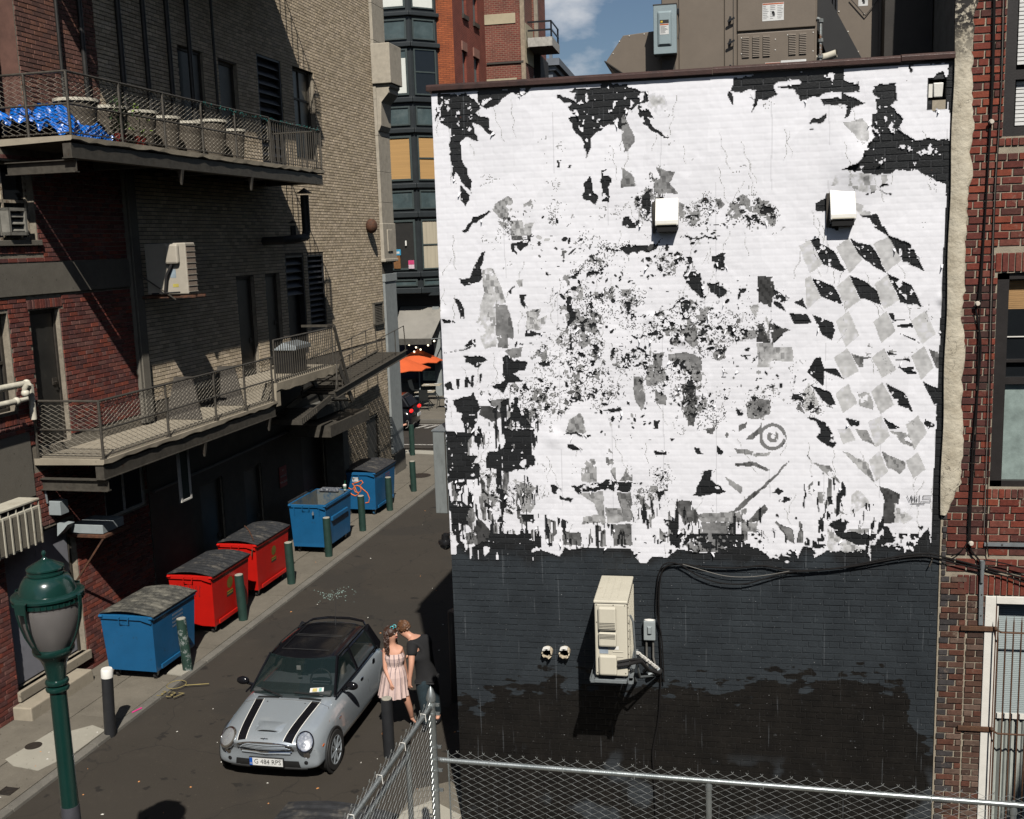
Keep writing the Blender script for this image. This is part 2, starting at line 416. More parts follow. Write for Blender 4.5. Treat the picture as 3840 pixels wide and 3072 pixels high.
# far pavement and road markings
fp=empty('far_sidewalk',(0,0,0),-BETA,kind='structure')
for i in range(16):
 for(s0,s1)in((42.55,44.7),(44.7,46.9),(46.9,49.8)):
  b=MB();b.box(-34+i*1.9+.01,-32.1+i*1.9-.01,s0+.01,s1-.01,-.05,.13+random.uniform(-.004,.004));b.build('paving_slab',M_walk,fp)
b=MB();b.box(-60,40,42.3,42.54,-.05,.135);b.build('kerb_stone',M_kerb,fp,bevel=.01)
b=MB();b.box(-60,40,42.56,49.9,-.02,.1);b.build('mortar_bed',M_conc_d,fp)
ln=MB()
ln.prism([(-22,37.5),(6,37.7),(6,37.8),(-22,37.6)],lambda a,b_,d:A(a,b_,d),.0,.005)
ln.build('street_line',M_white_line,kind='structure')
ln=MB()
for a0 in(-16.5,-13.0,-9.5):
 ln.prism([(a0,40.2),(a0+1.3,40.2),(a0+1.3,40.3),(a0,40.3)],lambda a,b_,d:A(a,b_,d),.0,.005)
for k in range(5):
 a0=-14.2+k*.42;ln.prism([(a0,41.1),(a0+.16,41.1),(a0+.42,41.75),(a0+.26,41.75)],lambda a,b_,d:A(a,b_,d),.0,.005)
ln.prism([(-14.3,41.85),(-12.1,41.85),(-12.1,41.95),(-14.3,41.95)],lambda a,b_,d:A(a,b_,d),.0,.005)
ln.build('street_marking',M_white_line,kind='structure')
# covers in the pavement
M_iron=mat('cast_iron',(.05,.04,.032),.6,.4,var=.4,scale=30)
def cover(loc,r_,label):
 e_=empty('manhole_cover',loc,0,label,'manhole cover')
 b=MB();b.lathe([(r_*1.06,-.01),(r_*1.06,.006),(r_,.006),(r_,.002)],20);b.build('rim',M_iron,e_)
 b=MB();b.lathe([(r_*.97,-.01),(r_*.97,.004),(.001,.004)],20)
 for k in range(-3,4):
  w=math.sqrt(max(.0,(r_*.85)**2-(k*r_*.25)**2));b.box(-w,w,k*r_*.25-r_*.05,k*r_*.25+r_*.05,.004,.008)
 b.build('lid',M_iron,e_)
cover(A(-10.98,13.18,.056),.12,'small round iron cover in the pale concrete patch by the lamp post')
cover(A(-11.0,32.2,.05),.33,'round iron manhole cover at the far corner of the alley')
cover(A(-4.35,11.75,.04),.11,'small round iron cover in the pale patch behind the chain-link fence')
d=empty('drain_grate',A(-10.42,11.9,.052),-BETA,'square rusty drain grate in the pavement left of the lamp post','drain')
b=MB()
for k in range(6):b.box(-.1,.1,-.09+k*.035,-.075+k*.035,0,.008)
b.box(-.11,-.1,-.1,.11,0,.01);b.box(.1,.11,-.1,.11,0,.01);b.build('grating',M_iron,d)
b=MB();b.box(-.1,.1,-.1,.1,-.01,.002);b.build('sump',M_hole,d)
# mural building
XL,XR,ZT=-3.22,2.53,9.25
PM=lambda u,z,d=0:(u,YM-d,z)
bm_root=empty('mural_building',(0,0,0),0,'low black-painted brick building whose street wall carries the torn white poster mural','building')
M_mortar_blk=mat('black_mortar',(.020,.021,.023),.7,var=.3,scale=8)
def paintzones(nt,src,ge):
 """two coats of paint on the wall: glossy black above, slate grey in the middle, brown-black at the foot, with scuffs"""
 L=nt.links.new
 sp=nt.nodes.new('ShaderNodeSeparateXYZ');L(ge.outputs['Position'],sp.inputs[0])
 def N(sc,det=6,r=.65,vec=None):
  n=nt.nodes.new('ShaderNodeTexNoise');n.inputs['Scale'].default_value=sc;n.inputs['Detail'].default_value=det;n.inputs['Roughness'].default_value=r
  L(vec or ge.outputs['Position'],n.inputs['Vector']);return n.outputs[0]
 def MR(i,a,b_,c=0.0,d=1.0):
  r_=nt.nodes.new('ShaderNodeMapRange');L(i,r_.inputs[0])
  for k,v in zip((1,2,3,4),(a,b_,c,d)):r_.inputs[k].default_value=v
  return r_.outputs[0]
 def MATH(op,a,b_):
  x=nt.nodes.new('ShaderNodeMath');x.operation=op
  for k,v in enumerate((a,b_)):
   if isinstance(v,(int,float)):x.inputs[k].default_value=v
   else:L(v,x.inputs[k])
  return x.outputs[0]
 def MIX(f,a,c2):
  x=nt.nodes.new('ShaderNodeMixRGB');L(f,x.inputs[0]);L(a,x.inputs[1])
  if isinstance(c2,tuple):x.inputs[2].default_value=(*c2,1)
  else:L(c2,x.inputs[2])
  return x.outputs[0]
 z=sp.outputs['Z'];x=sp.outputs['X']
 zn=MATH('ADD',z,MR(N(1.6,7,.6),.3,.7,-.22,.22))
 c=src
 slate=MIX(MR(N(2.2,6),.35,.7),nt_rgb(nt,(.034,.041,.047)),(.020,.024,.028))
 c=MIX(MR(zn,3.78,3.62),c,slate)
 mpv=nt.nodes.new('ShaderNodeMapping');mpv.inputs['Scale'].default_value=(2.2,.01,5.5);L(ge.outputs['Position'],mpv.inputs[0])
 stepn=MR(N(1.5,3,.5,mpv.outputs[0]),.3,.7,-.26,.26)
 zf=MATH('SUBTRACT',MATH('ADD',z,stepn),MR(x,.35,.6,0.0,.2))
 left=MR(x,-2.95,-2.6,.35,0.0)
 zf=MATH('ADD',zf,left)
 right=MR(x,2.15,2.35,0.0,.7);zf=MATH('ADD',zf,right)
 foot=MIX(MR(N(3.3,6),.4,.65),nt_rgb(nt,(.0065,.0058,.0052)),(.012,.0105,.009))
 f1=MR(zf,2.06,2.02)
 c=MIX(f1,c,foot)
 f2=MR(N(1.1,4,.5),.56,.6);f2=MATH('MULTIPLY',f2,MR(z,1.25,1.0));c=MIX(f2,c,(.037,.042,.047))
 mps=nt.nodes.new('ShaderNodeMapping');mps.inputs['Scale'].default_value=(1.0,1,2.4);L(ge.outputs['Position'],mps.inputs[0])
 sc_=MATH('MULTIPLY',MR(N(4.6,9,.78,mps.outputs[0]),.635,.72),MR(z,2.9,2.2,.12,1.0))
 c=MIX(MATH('MULTIPLY',sc_,.62),c,(.20,.215,.23))
 sp2=MATH('MULTIPLY',MR(N(55,2,.5),.755,.775),MR(z,4.0,3.6,.4,1));c=MIX(sp2,c,(.45,.45,.45))
 rr=MATH('MULTIPLY',MR(N(13,5,.7),.72,.735),MR(z,5.0,6.0,0,1));c=MIX(rr,c,(.20,.05,.025))
 mpd=nt.nodes.new('ShaderNodeMapping');mpd.inputs['Scale'].default_value=(26,.01,.9);L(ge.outputs['Position'],mpd.inputs[0])
 dr=MATH('MULTIPLY',MR(N(1.4,2,.4,mpd.outputs[0]),.70,.73),.22);c=MIX(dr,c,(.20,.215,.23))
 return c
def nt_rgb(nt,col):
 n=nt.nodes.new('ShaderNodeRGB');n.outputs[0].default_value=(*col,1);return n.outputs[0]
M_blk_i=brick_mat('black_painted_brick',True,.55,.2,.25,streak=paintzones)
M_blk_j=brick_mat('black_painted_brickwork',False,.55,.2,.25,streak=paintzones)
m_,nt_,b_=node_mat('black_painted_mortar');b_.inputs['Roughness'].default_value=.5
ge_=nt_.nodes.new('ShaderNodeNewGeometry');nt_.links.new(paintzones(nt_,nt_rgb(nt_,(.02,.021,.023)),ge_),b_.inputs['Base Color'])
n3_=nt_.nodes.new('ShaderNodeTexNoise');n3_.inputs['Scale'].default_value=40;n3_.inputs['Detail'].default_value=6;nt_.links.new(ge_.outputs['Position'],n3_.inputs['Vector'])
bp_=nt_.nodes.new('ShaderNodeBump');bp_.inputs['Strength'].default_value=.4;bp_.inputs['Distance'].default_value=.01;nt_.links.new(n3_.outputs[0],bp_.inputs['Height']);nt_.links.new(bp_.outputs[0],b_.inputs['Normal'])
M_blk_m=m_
HOLE=(2.275,2.455,8.845,9.065)
mholes=[HOLE]
b=MB();sheet(b,PM,XL,XR,0,ZT,mholes);reveal(b,PM,HOLE,.16);b.quad(PM(HOLE[0],HOLE[2],-.16),PM(HOLE[1],HOLE[2],-.16),PM(HOLE[1],HOLE[3],-.16),PM(HOLE[0],HOLE[3],-.16))
# side and back faces of the building run along the alley
c0=Vector((XL,YM,0));dirA=AL*11.0
b.quad(c0,c0+dirA,c0+dirA+Vector((0,0,ZT)),c0+Vector((0,0,ZT)))
c1=Vector((XR,YM,0));b.quad(c0+dirA,c1+dirA,c1+dirA+Vector((0,0,ZT)),c0+dirA+Vector((0,0,ZT)))
b.build('wall',M_blk_m,bm_root)
b=MB();b.quad(c0+Vector((0,0,ZT-.05)),c1+Vector((0,0,ZT-.05)),c1+dirA+Vector((0,0,ZT-.05)),c0+dirA+Vector((0,0,ZT-.05)))
b.build('roof',mat('roof_felt',(.09,.085,.08),.9),bm_root)
PITCH=.0745
def blkcol(u,z):
 k=random.uniform(.75,1.3);return(.0155*k,.0165*k,.0175*k)
mur_bricks=lay_bricks(PM,XL,XR,.02,ZT-.02,mholes,PITCH,.236,blkcol,joint=.0105,header_every=6)
# coping
M_cop=mat('brown_coping',(.055,.028,.022),.38,.15,var=.25,scale=9,dark=(.02,.014,.012),dmin=.55,dmax=.7)
cop=MB()
zc=ZT
for(x0,x1,dz)in((XL-.05,0.0,0),(0.0,1.98,.004),(1.98,XR+.0,.012)):
 pr=[(.07,0.0),(.07,.052),(.06,.058),(.05,.072),(.0,.08),(-.35,.08),(-.35,.02),(.0,.0)]
 cop.prism(pr,lambda a,b_,d:(d,YM-a,zc+b_+dz),x0,x1-.004)
cop.build('coping',M_cop,bm_root,bevel=.004)
b=MB();b.hexa([c0+Vector((-.1,.35,ZT)),c0+Vector((.25,.35,ZT)),c0+dirA+Vector((.25,0,ZT)),c0+dirA+Vector((-.1,0,ZT))],[c0+Vector((-.1,.35,ZT+.075)),c0+Vector((.25,.35,ZT+.075)),c0+dirA+Vector((.25,0,ZT+.075)),c0+dirA+Vector((-.1,0,ZT+.075))]);b.build('coping',M_cop,bm_root)
# TORN PAPER ON THE WALL
# Layers of pasted paper torn back to the black brick. Cells of a fine sheet; where the paper is gone there is no sheet.
CELL=.0104
PZ0=3.62
NX=int((XR-.02-XL)/CELL);NZ=int((ZT-.015-PZ0)/CELL)
gu=XL+(np.arange(NX)+.5)*CELL;gz=PZ0+(np.arange(NZ)+.5)*CELL
GU,GZ=np.meshgrid(gu,gz)
qx=GU;qy=np.full_like(GU,YM);qz=GZ-CAMH
dep=qx*CF.x+qy*CF.y+qz*CF.z
SX=1920+FL*(qx*CR.x+qy*CR.y+qz*CR.z)/dep
SY=1536-FL*(qx*CU.x+qy*CU.y+qz*CU.z)/dep
rg=np.random.default_rng(5)
def warp(amp,cell,o=4):return(fbm(GU.shape,cell,rg,o,.62)-.5)*2*amp
WX=SX+warp(17,26)+warp(7,7,2);WY=SY+warp(15,24)+warp(7,7,2)
WX2=SX+warp(3,8,2);WY2=SY+warp(3,8,2)
def inpoly(pts,X,Y):
 m=np.zeros(X.shape,bool);n=len(pts)
 xs=[p[0]for p in pts];ys=[p[1]for p in pts]
 bb=(X>=min(xs))&(X<=max(xs))&(Y>=min(ys))&(Y<=max(ys))
 if not bb.any():return m
 Xb,Yb=X[bb],Y[bb];r_=np.zeros(Xb.shape,bool);j=n-1
 for i in range(n):
  xi,yi=pts[i];xj,yj=pts[j]
  if yi!=yj:
   c=((yi>Yb)!=(yj>Yb))&(Xb<(xj-xi)*(Yb-yi)/(yj-yi)+xi);r_^=c
  j=i
 m[bb]=r_;return m
def Q(ox,oy,s):return ' %d %d '%(round(s[0]/2.464+ox),round(s[1]/2.464+oy))
def PP(ox,oy,txt):
 out=[]
 for line in txt.strip().split('|'):
  v=[float(k)for k in line.replace(',',' ').split()]
  if len(v)>=6:out.append([(v[i]/2.464+ox,v[i+1]/2.464+oy)for i in range(0,len(v)-1,2)])
 return out
bare=[]
bare+=PP(1600,200,"120 375 400 380 470 455 490 500 430 560 570 600 585 690 640 740 620 760 430 640 440 720 485 810 380 780 310 810 330 860 330 980 380 1130 390 1240 440 1300 400 1260 330 1230 280 1100 250 1170 215 890 225 700 140 640 125 500|100 480 120 600 95 640 90 560|480 340 830 325 960 320 960 370 910 400 780 360 650 470 540 500 480 470|1310 340 1460 330 1848 300 1848 330 1750 400 1848 400 1848 700 1790 690 1700 650 1620 710 1530 770 1460 970 1430 780 1370 730 1330 640 1400 600 1320 520 1360 480 1220 450 1210 400 1390 440 1390 370|1200 980 1240 990 1235 1050 1210 1050|1315 1020 1345 1025 1340 1055 1318 1055|1450 1190 1520 1135 1560 1280 1590 1330 1570 1400 1440 1330|1640 1090 1670 1055 1700 1090 1700 1360 1640 1370 1620 1200|290 1240 400 1300 400 1370 380 1430 320 1330|320 1640 440 1530 590 1430 590 1450 480 1540 350 1660")
bare+=PP(2250,200,"0 280 170 280 210 300 290 330 440 350 440 400 470 440 350 470 290 530 160 490 150 620 0 700|350 480 450 530 490 600 440 590 480 680 620 770 560 770 460 720 390 650 360 570|1220 220 1420 190 1848 160 1848 230 1700 250 1600 300 1640 380 1480 430 1400 540 1430 350 1340 340 1210 340|1180 350 1220 350 1220 490 1190 430|30 1090 70 1055 100 1090 100 1370 30 1370|440 1270 480 1240 480 1460 380 1450 380 1350|220 1500 290 1510 320 1560 400 1560 390 1610 300 1610 220 1560|830 1520 900 1500 920 1530|960 1440 1040 1440 1040 1455|970 1575 1120 1575 1100 1585|720 1700 1080 1692 1080 1706 850 1712")
bare+=PP(2900,200,"0 160 640 140 650 260 800 270 800 350 620 370 840 460 720 520 660 600 640 600 680 490 440 490 430 430 620 430 610 370 480 370 420 400 320 400 240 430 240 380 200 330 20 310 240 290 230 240 160 240 100 260 20 270 0 270|935 300 1040 290 1140 280 1150 420 1090 490 1180 540 1210 600 1150 690 1300 810 1400 780 1600 800 1620 870 1600 1230 1550 1190 1390 1120 1310 1080 1100 1100 810 1110 620 1090 800 1010 880 870 940 780 890 560 940 540 930 430 980 420 930 370|1610 60 1680 50 1640 1420 1605 1400|0 130 1700 40 1660 90 1250 112 800 130 640 140 0 180|1420 240 1570 230 1600 440 1470 430 1430 350|330 610 480 570 480 620 330 640|300 700 380 690 340 710|570 1130 610 1140 610 1220 540 1220|880 1140 920 1130 920 1300 850 1310|960 1290 1130 1310 1080 1320|1000 1210 1080 1220 980 1260|390 1390 500 1310 500 1470 400 1460|480 1590 600 1590 610 1640 540 1620|790 1500 960 1510 1060 1690 1140 1725 1000 1640 930 1600 900 1540|1250 110 1270 110 1265 180 1250 170|1440 540 1500 500 1500 560|1440 215 1560 150 1600 240 1500 250")
sharp=PP(2900,850,"345 120 425 95 430 150 560 220 620 340 690 430 590 400 460 345 410 260|480 0 600 0 600 40|700 100 780 150 900 170 940 230 980 300 1040 430 980 400 830 300 780 250|920 0 1020 0 1070 80 1280 165 1390 410 1300 370 1180 310 1060 90|355 470 560 550 610 650 645 730 570 700 440 640|700 450 850 510 960 600 1000 720 870 680 800 660 750 560|1045 430 1280 540 1365 740 1170 700 1150 640|190 700 270 665 310 760|30 740 60 690 110 780|145 795 310 810 350 890 190 900|355 810 540 880 570 960 540 1040 450 1005|1060 800 1110 800 1110 860 1220 860 1100 880|1145 910 1270 890 1290 930 1150 930|1150 980 1330 1050 1350 1080|390 1210 430 1200 470 1310 580 1310 650 1410 470 1330 460 1470 310 1340|1050 1150 1160 1180 1060 1180|1110 1230 1260 1220 1260 1245|1150 1300 1290 1290 1320 1365 1230 1360|330 1455 530 1530 570 1640 480 1650 560 1680 450 1600 380 1500|1040 1450 1220 1540 1290 1715 1200 1660 1110 1640|1380 1430 1535 1500 1535 1640 1480 1640|0 560 90 640 60 700 0 720|0 880 100 950 80 1010 0 1080")
bare+=PP(2900,1500,"320 150 500 230 600 400 560 430 400 350 420 260|660 150 790 190 780 240 700 230|1000 150 1190 240 1060 250|1390 170 1500 230 1430 260|310 470 350 540 330 520|480 900 550 890 540 980 490 990|630 930 640 985 620 985|500 1180 640 1080 700 1120 640 1200|560 1200 730 1200 930 1290 820 1330 640 1290|1010 1160 1070 1170 1080 1340 1010 1340|1330 1140 1390 1140 1360 1190")
bare+=PP(1620,1500,"200 0 440 0 430 200 400 260 310 270 260 100|90 0 150 0 150 100 120 180 90 180|540 0 690 0 690 110 560 60|720 20 790 60 880 170 920 250 650 250 730 170|90 290 400 300 320 400 310 500 290 520 90 510|680 270 920 270 940 600 860 650 500 630 510 500 640 470 680 380|80 520 300 500 410 510 380 570 440 600 440 700 140 750 90 740|230 740 290 760 250 850|140 910 290 950 400 1000 330 1080 360 1160 220 1160 300 1200 270 1260 330 1400 240 1300 170 1180 140 1000|480 820 520 890 470 870|620 800 690 830 640 880|480 930 580 1000 480 1000|600 1110 640 1040 680 1120|840 1040 940 1040 950 1130 860 1120|1290 790 1420 760 1848 760 1848 840 1350 840|1260 300 1480 310 1440 330 1240 320|1110 770 1190 780 1150 850 1110 830|1260 440 1290 430 1390 460 1270 480|1170 860 1310 890 1290 920 1180 900|690 1270 830 1280 980 1320 980 1360 700 1360|430 1290 600 1300 700 1350 420 1350")
bare+=PP(2250,1500,"30 80 190 60 190 100|490 180 560 180 540 250 500 240|1240 60 1320 130 1250 160|490 450 620 470 620 500 500 490|860 430 900 430 940 500 880 490|1060 430 1130 460 1110 500 1080 500|960 650 1030 650 1040 760 1180 870 860 880|600 1110 700 1110 760 1230 730 1360 660 1360 640 1200|1190 1130 1240 1140 1200 1210|1600 830 1640 800 1690 830 1640 860|1660 930 1700 880 1770 900 1700 950|0 760 290 760 290 840 0 840|630 340 680 360 640 370")
bare+=PP(1620,850,"470 240 510 240 470 400 470 460 440 530 270 540 270 490 370 480 400 390 430 310|215 660 260 670 300 740 290 820 245 830 240 750|700 600 750 550 740 600 720 620|820 640 880 650 860 760 830 720|860 960 900 980 1010 1000 1000 1030 860 1030|730 160 900 100 900 150 800 260 740 240|130 1160 380 1100 390 1110 320 1130|290 1110 340 1050 390 1030 390 1120|300 1205 430 1205 500 1250 430 1290 330 1260|110 1430 180 1430 190 1500 130 1500|225 1400 250 1400 250 1500 220 1500|300 1390 335 1390 370 1440 375 1380 400 1380 400 1485 370 1480 340 1440 335 1490 300 1490|450 1360 470 1360 460 1440 450 1450|670 1190 720 1180 760 1210 880 1240 850 1350 750 1350 840 1440 690 1440 660 1520 560 1480 660 1400 650 1280|190 1600 400 1530 430 1600 440 1725 250 1725|720 1610 780 1640 790 1725 730 1690|110 850 200 870 200 890 120 890|1240 640 1300 640 1300 720 1310 860 1250 930 1250 800|1440 400 1560 400 1560 430 1420 460|0 440 0 430 0 420")
bare+=PP(2250,850,"100 200 190 200 250 190 470 190 520 170 590 110 520 200 470 240 250 250 200 220|790 300 860 290 860 350 830 370|1040 270 1165 250 1130 420 1050 380|780 420 920 410 950 640 930 670 860 600 790 520|1000 520 1130 510 1170 600 1100 660 1020 600|750 690 830 700 820 770 750 760|1600 590 1740 640 1680 700 1700 780 1600 720|260 1060 480 980 560 950 720 930 520 1000 320 1040 270 1090|330 1110 430 1150 430 1190 370 1160|1250 1650 1340 1725 1270 1725|1330 1140 1390 1130 1380 1165 1340 1160|1310 1190 1390 1195 1385 1205 1315 1205")
# printed scraps in grey tones: (level, polygons)
grey=[]
grey+=[(.34,p)for p in PP(1600,200,"600 1420 760 1320 790 1340 790 1440 740 1540 680 1530|880 1400 960 1350 1030 1400 970 1470 890 1470|1060 1410 1130 1345 1200 1390 1120 1450 1080 1430|1210 1380 1250 1355 1330 1400 1240 1410|660 1560 740 1560 750 1620 690 1610")]
grey+=[(.55,p)for p in PP(1600,200,"780 1540 880 1540 885 1660 780 1640|900 1570 990 1560 960 1640 900 1650")]
grey+=[(.08,p)for p in PP(1600,200,"780 1650 890 1660 890 1725 780 1725|920 1670 960 1670 960 1725 920 1725")]
grey+=[(.64,p)for p in PP(2250,200,"440 350 600 380 640 560 540 570 450 500")]
grey+=[(.22,p)for p in PP(2250,200,"215 570 260 650 330 810 260 900 230 910 185 760|190 1040 300 1150 320 1240 200 1260|510 1060 700 1090 640 1180 720 1290 520 1290 490 1200 560 1140|720 1380 780 1400 740 1560|1050 1350 1110 1340 1160 1390 1100 1440")]
grey+=[(.45,p)for p in PP(2900,200,"640 640 820 600 880 680 870 830 780 800 700 700|750 1380 930 1450 950 1500 800 1500 760 1440|1200 1150 1225 1170 1200 1220|1180 1300 1210 1240 1245 1300")]
grey+=[(.70,p)for p in PP(2900,200,"560 1130 780 1120 1090 1105 1080 1180 900 1290 830 1290 620 1220 530 1230")]
grey+=[(.16,p)for p in PP(2900,850,"710 1160 830 1190 820 1300 780 1290|780 1180 900 1220 830 1220|1430 1125 1550 1160 1540 1310 1500 1290|240 1610 300 1720 210 1680")]
grey+=[(.34,p)for p in PP(2900,850,"780 1540 880 1520 920 1620 920 1700 790 1640")]
grey+=[(.30,p)for p in PP(2900,1500,"1070 270 1250 310 1300 430 1180 390|750 270 860 280 940 430 830 370|990 480 1100 530 1200 570 1220 630 1170 690 1060 620|360 570 520 600 620 760 480 680|400 840 480 850 470 980 400 950|540 1000 700 1050 560 1050|650 1180 880 1190 940 1240 800 1230")]
grey+=[(.38,p)for p in PP(2900,1500,"645 470 870 570 940 750 840 680")]
grey+=[(.07,p)for p in PP(2900,1500,"990 790 1180 870 1160 960 1110 1130 1010 1140 1030 920|20 1100 170 1180 210 1320 120 1270")]
grey+=[(.62,p)for p in PP(2900,1500,"500 1200 860 1380 820 1395 500 1395|1130 950 1300 1080 1200 1140 1110 1130|720 880 780 830 860 900 890 960 720 1060")]
grey+=[(.06,p)for p in PP(1620,1500,"440 60 560 70 690 130 560 210 500 180 450 150|430 1080 540 1190 540 1280 430 1340 400 1200")]
grey+=[(.16,p)for p in PP(1620,1500,"330 1230 430 1220 430 1340 330 1330|1600 440 1680 520 1700 760 1620 600|1840 540 1848 750 1740 750|1700 850 1848 850 1848 1120 1790 1110|1660 1150 1848 1150 1848 1330 1680 1340|1200 1200 1380 1230 1380 1350 1200 1340")]
grey+=[(.36,p)for p in PP(1620,1500,"1370 560 1510 540 1530 750 1380 750|1370 850 1570 850 1610 1140 1570 1150 1500 960|1600 980 1760 1000 1790 1130 1620 1140|1270 180 1380 120 1430 300 1240 300|740 730 970 810 890 930 840 920 760 770|840 920 980 920 910 1030 840 1020|1400 1080 1540 1060 1560 1140 1380 1150")]
grey+=[(.14,p)for p in PP(2250,1500,"750 0 890 0 860 230 810 230 800 170 760 100|1290 230 1360 200 1350 260 1270 300|1340 370 1470 240 1480 200 1490 300 1400 370|1240 575 1440 575 1580 640 1540 650 1430 610 1250 600|1210 1035 1400 870 1600 690 1760 540 1700 620 1440 880 1270 1030|700 930 830 930 880 1100 780 1150 720 1030|1420 1050 1520 960 1540 1000 1480 1120 1340 1120|1150 300 1180 300 1170 360 1145 340|970 260 1050 250 1040 310 980 300")]
grey+=[(.30,p)for p in PP(2250,1500,"1160 720 1310 800 1320 870 1200 790|900 1040 1290 1040 1310 1120 940 1120|1230 440 1400 470 1390 510 1270 480|1400 490 1570 480 1540 510 1400 520|1300 1120 1450 1130 1440 1230 1310 1200|80 440 130 500 150 750 100 640|285 540 285 750 180 750")]
grey+=[(.22,p)for p in PP(2250,1500,"930 1120 1190 1130 1190 1400 1100 1400 870 1390 770 1330 870 1290 950 1240|1610 1110 1780 1190 1800 1320 1730 1290 1700 1200|320 860 380 880 480 990 400 1020 370 930|1350 0 1590 0 1580 130 1400 150|150 850 285 850 285 1130 210 1120 200 950")]
grey+=[(.52,p)for p in PP(1620,850,"470 400 560 380 640 560 690 700 600 720 560 640 470 700|470 600 600 640 600 1100 480 1130 410 900|870 790 1000 750 980 860 1070 820 1050 890 1000 960 870 960|770 500 850 480 850 560 800 570|730 0 920 0 915 80 740 80|1320 570 1400 560 1390 690 1320 680")]
grey+=[(.20,p)for p in PP(1620,850,"590 720 700 720 750 900 760 1030 610 1000|610 1010 720 1020 720 1120 620 1110|1370 860 1500 870 1530 960 1400 980|690 1140 830 1110 830 1200 730 1200|560 1600 670 1580 690 1725 560 1650|1350 1160 1500 1150 1560 1200 1480 1260 1360 1260|1090 1540 1190 1540 1280 1620 1270 1725 1150 1725")]
grey+=[(.05,p)for p in PP(2250,850,"1460 460 1600 460 1600 590 1580 720 1580 1080 1460 1070|1580 900 1760 960 1600 1080|750 1460 860 1440 890 1600 760 1640")]
grey+=[(.45,p)for p in PP(2250,850,"1460 1080 1600 1070 1620 1300 1460 1290|1600 1120 1780 1110 1790 1250 1600 1240|1470 700 1560 760 1570 1060 1530 960 1500 860|1380 740 1450 720 1450 860 1400 800|1130 950 1250 950 1230 990 1130 990")]
grey+=[(.22,p)for p in PP(2250,850,"740 920 880 900 910 1050 860 1120 790 1050|640 1180 780 1160 940 1200 940 1330 860 1320 760 1260 640 1240|310 1390 410 1400 420 1600 380 1700 320 1620|500 1500 610 1560 600 1640 520 1620|500 1160 600 1170 570 1340 500 1340")]
# slanting row of pale grey lozenges on the right
loz=PP(2900,850,"235 180 340 120 455 345 330 430|580 190 690 100 820 310 700 430|920 160 1060 90 1180 310 1040 420|290 480 340 450 440 650 310 770|580 560 700 450 800 680 670 770|930 540 1050 440 1160 680 1020 760|570 880 690 780 790 1000 670 1110|920 880 1040 780 1130 960 1000 1080|1270 880 1400 770 1500 990 1370 1090|560 1210 680 1120 790 1330 650 1410|910 1210 1020 1120 1130 1320 1000 1400|1270 1190 1390 1100 1480 1300 1360 1420|240 1590 330 1440 420 1640 300 1720|570 1540 690 1450 770 1630 640 1725|900 1520 1000 1440 1120 1640 980 1725")
loz+=PP(2900,1500,"590 270 700 260 760 370 640 410|870 200 1000 150 1080 330 950 440|1220 230 1340 140 1420 300 1300 460|880 560 980 470 1060 660 950 750|1220 560 1330 480 1410 640 1290 720")
# state: 0 bare, 1 paper
state=np.ones(GU.shape,np.int8);tone=np.full(GU.shape,.80)
# lower torn edge of the sheet, traced left to right
edge_px=[(1600,2118),(1763,2118),(1750,2070),(1735,2030),(1760,2020),(1775,2050),(1815,2085),(1812,2030),(1880,2040),(1960,2030),(1990,2075),(2025,2060),(2100,2085),(2120,2050),(2135,2060),(2200,2052),(2368,2056),(2385,2090),(2400,2130),(2392,2100),(2450,2085),(2500,2090),(2530,2070),(2540,2058),(2620,2070),(2733,2072),(2740,2048),(2840,2055),(2900,2090),(2990,2092),(2982,2060),(3010,2048),(3046,2052),(3056,2090),(3100,2062),(3250,2068),(3262,2092),(3266,2046),(3338,2044),(3385,2048),(3390,2095),(3405,2078),(3494,2072),(3480,1975),(3500,1968),(3600,1960)]
ex=np.array([p[0]for p in edge_px],float);ey=np.array([p[1]for p in edge_px],float)
o=np.argsort(ex,kind='stable')
lower=np.interp(SX+warp(6,8,2),ex[o],ey[o])+(fbm(GU.shape,3.2,rg,2)-.5)*34*(vnoise(GU.shape,60,rg)>.35)
for p in bare:state[inpoly(p,WX,WY)]=0
for p in sharp:state[inpoly(p,WX2,WY2)]=0
mott=fbm(GU.shape,12,rg,4,.7);mott2=fbm(GU.shape,40,rg,3)
greymask=np.zeros(GU.shape,bool)
for lv,p in grey:
 m=inpoly(p,SX+(WX-SX)*.6,SY+(WY-SY)*.6)
 m&=mott2+(mott-.5)*.7<.68
 state[m]=1;greymask|=m
 t=lv*(1+(mott-.5)*1.6)+.08*(mott2-.5)
 cxp=(GU[m].mean()if m.any()else 0);per=.045+.03*((len(p)*7)%3)
 rows=((np.floor(GZ/per)+np.floor((GU+GZ*.12)/(per*.6)))%3==0)&(vnoise(GU.shape,22,rg)>.45)
 t=np.where(rows,t*.55,t)
 tone[m]=np.clip(t[m],.012,.8)
for p in loz:
 m=inpoly(p,WX2,WY2)&(state==1)&~greymask
 hatch=fbm(GU.shape,5,rg,2)
 lv=.48+.10*random.random()
 tone[m]=(lv+(hatch[m]-.5)*.28)
R1=np.hypot(SX-2897+warp(5,12),SY-1637);m=(R1>38)&(R1<51)&(SX>2850)&(mott>.40);state[m&(mott2>.5)]=0;tone[m]=.18
m=(R1<22)&(R1>8)&(mott>.45);tone[m]=.2
# flakes of paper left in the bare parts; small holes in the paper
fl=fbm(GU.shape,6,rg,3,.6);fl2=fbm(GU.shape,34,rg,2)
state[(state==0)&(fl>.70)&(fl2>.42)]=1
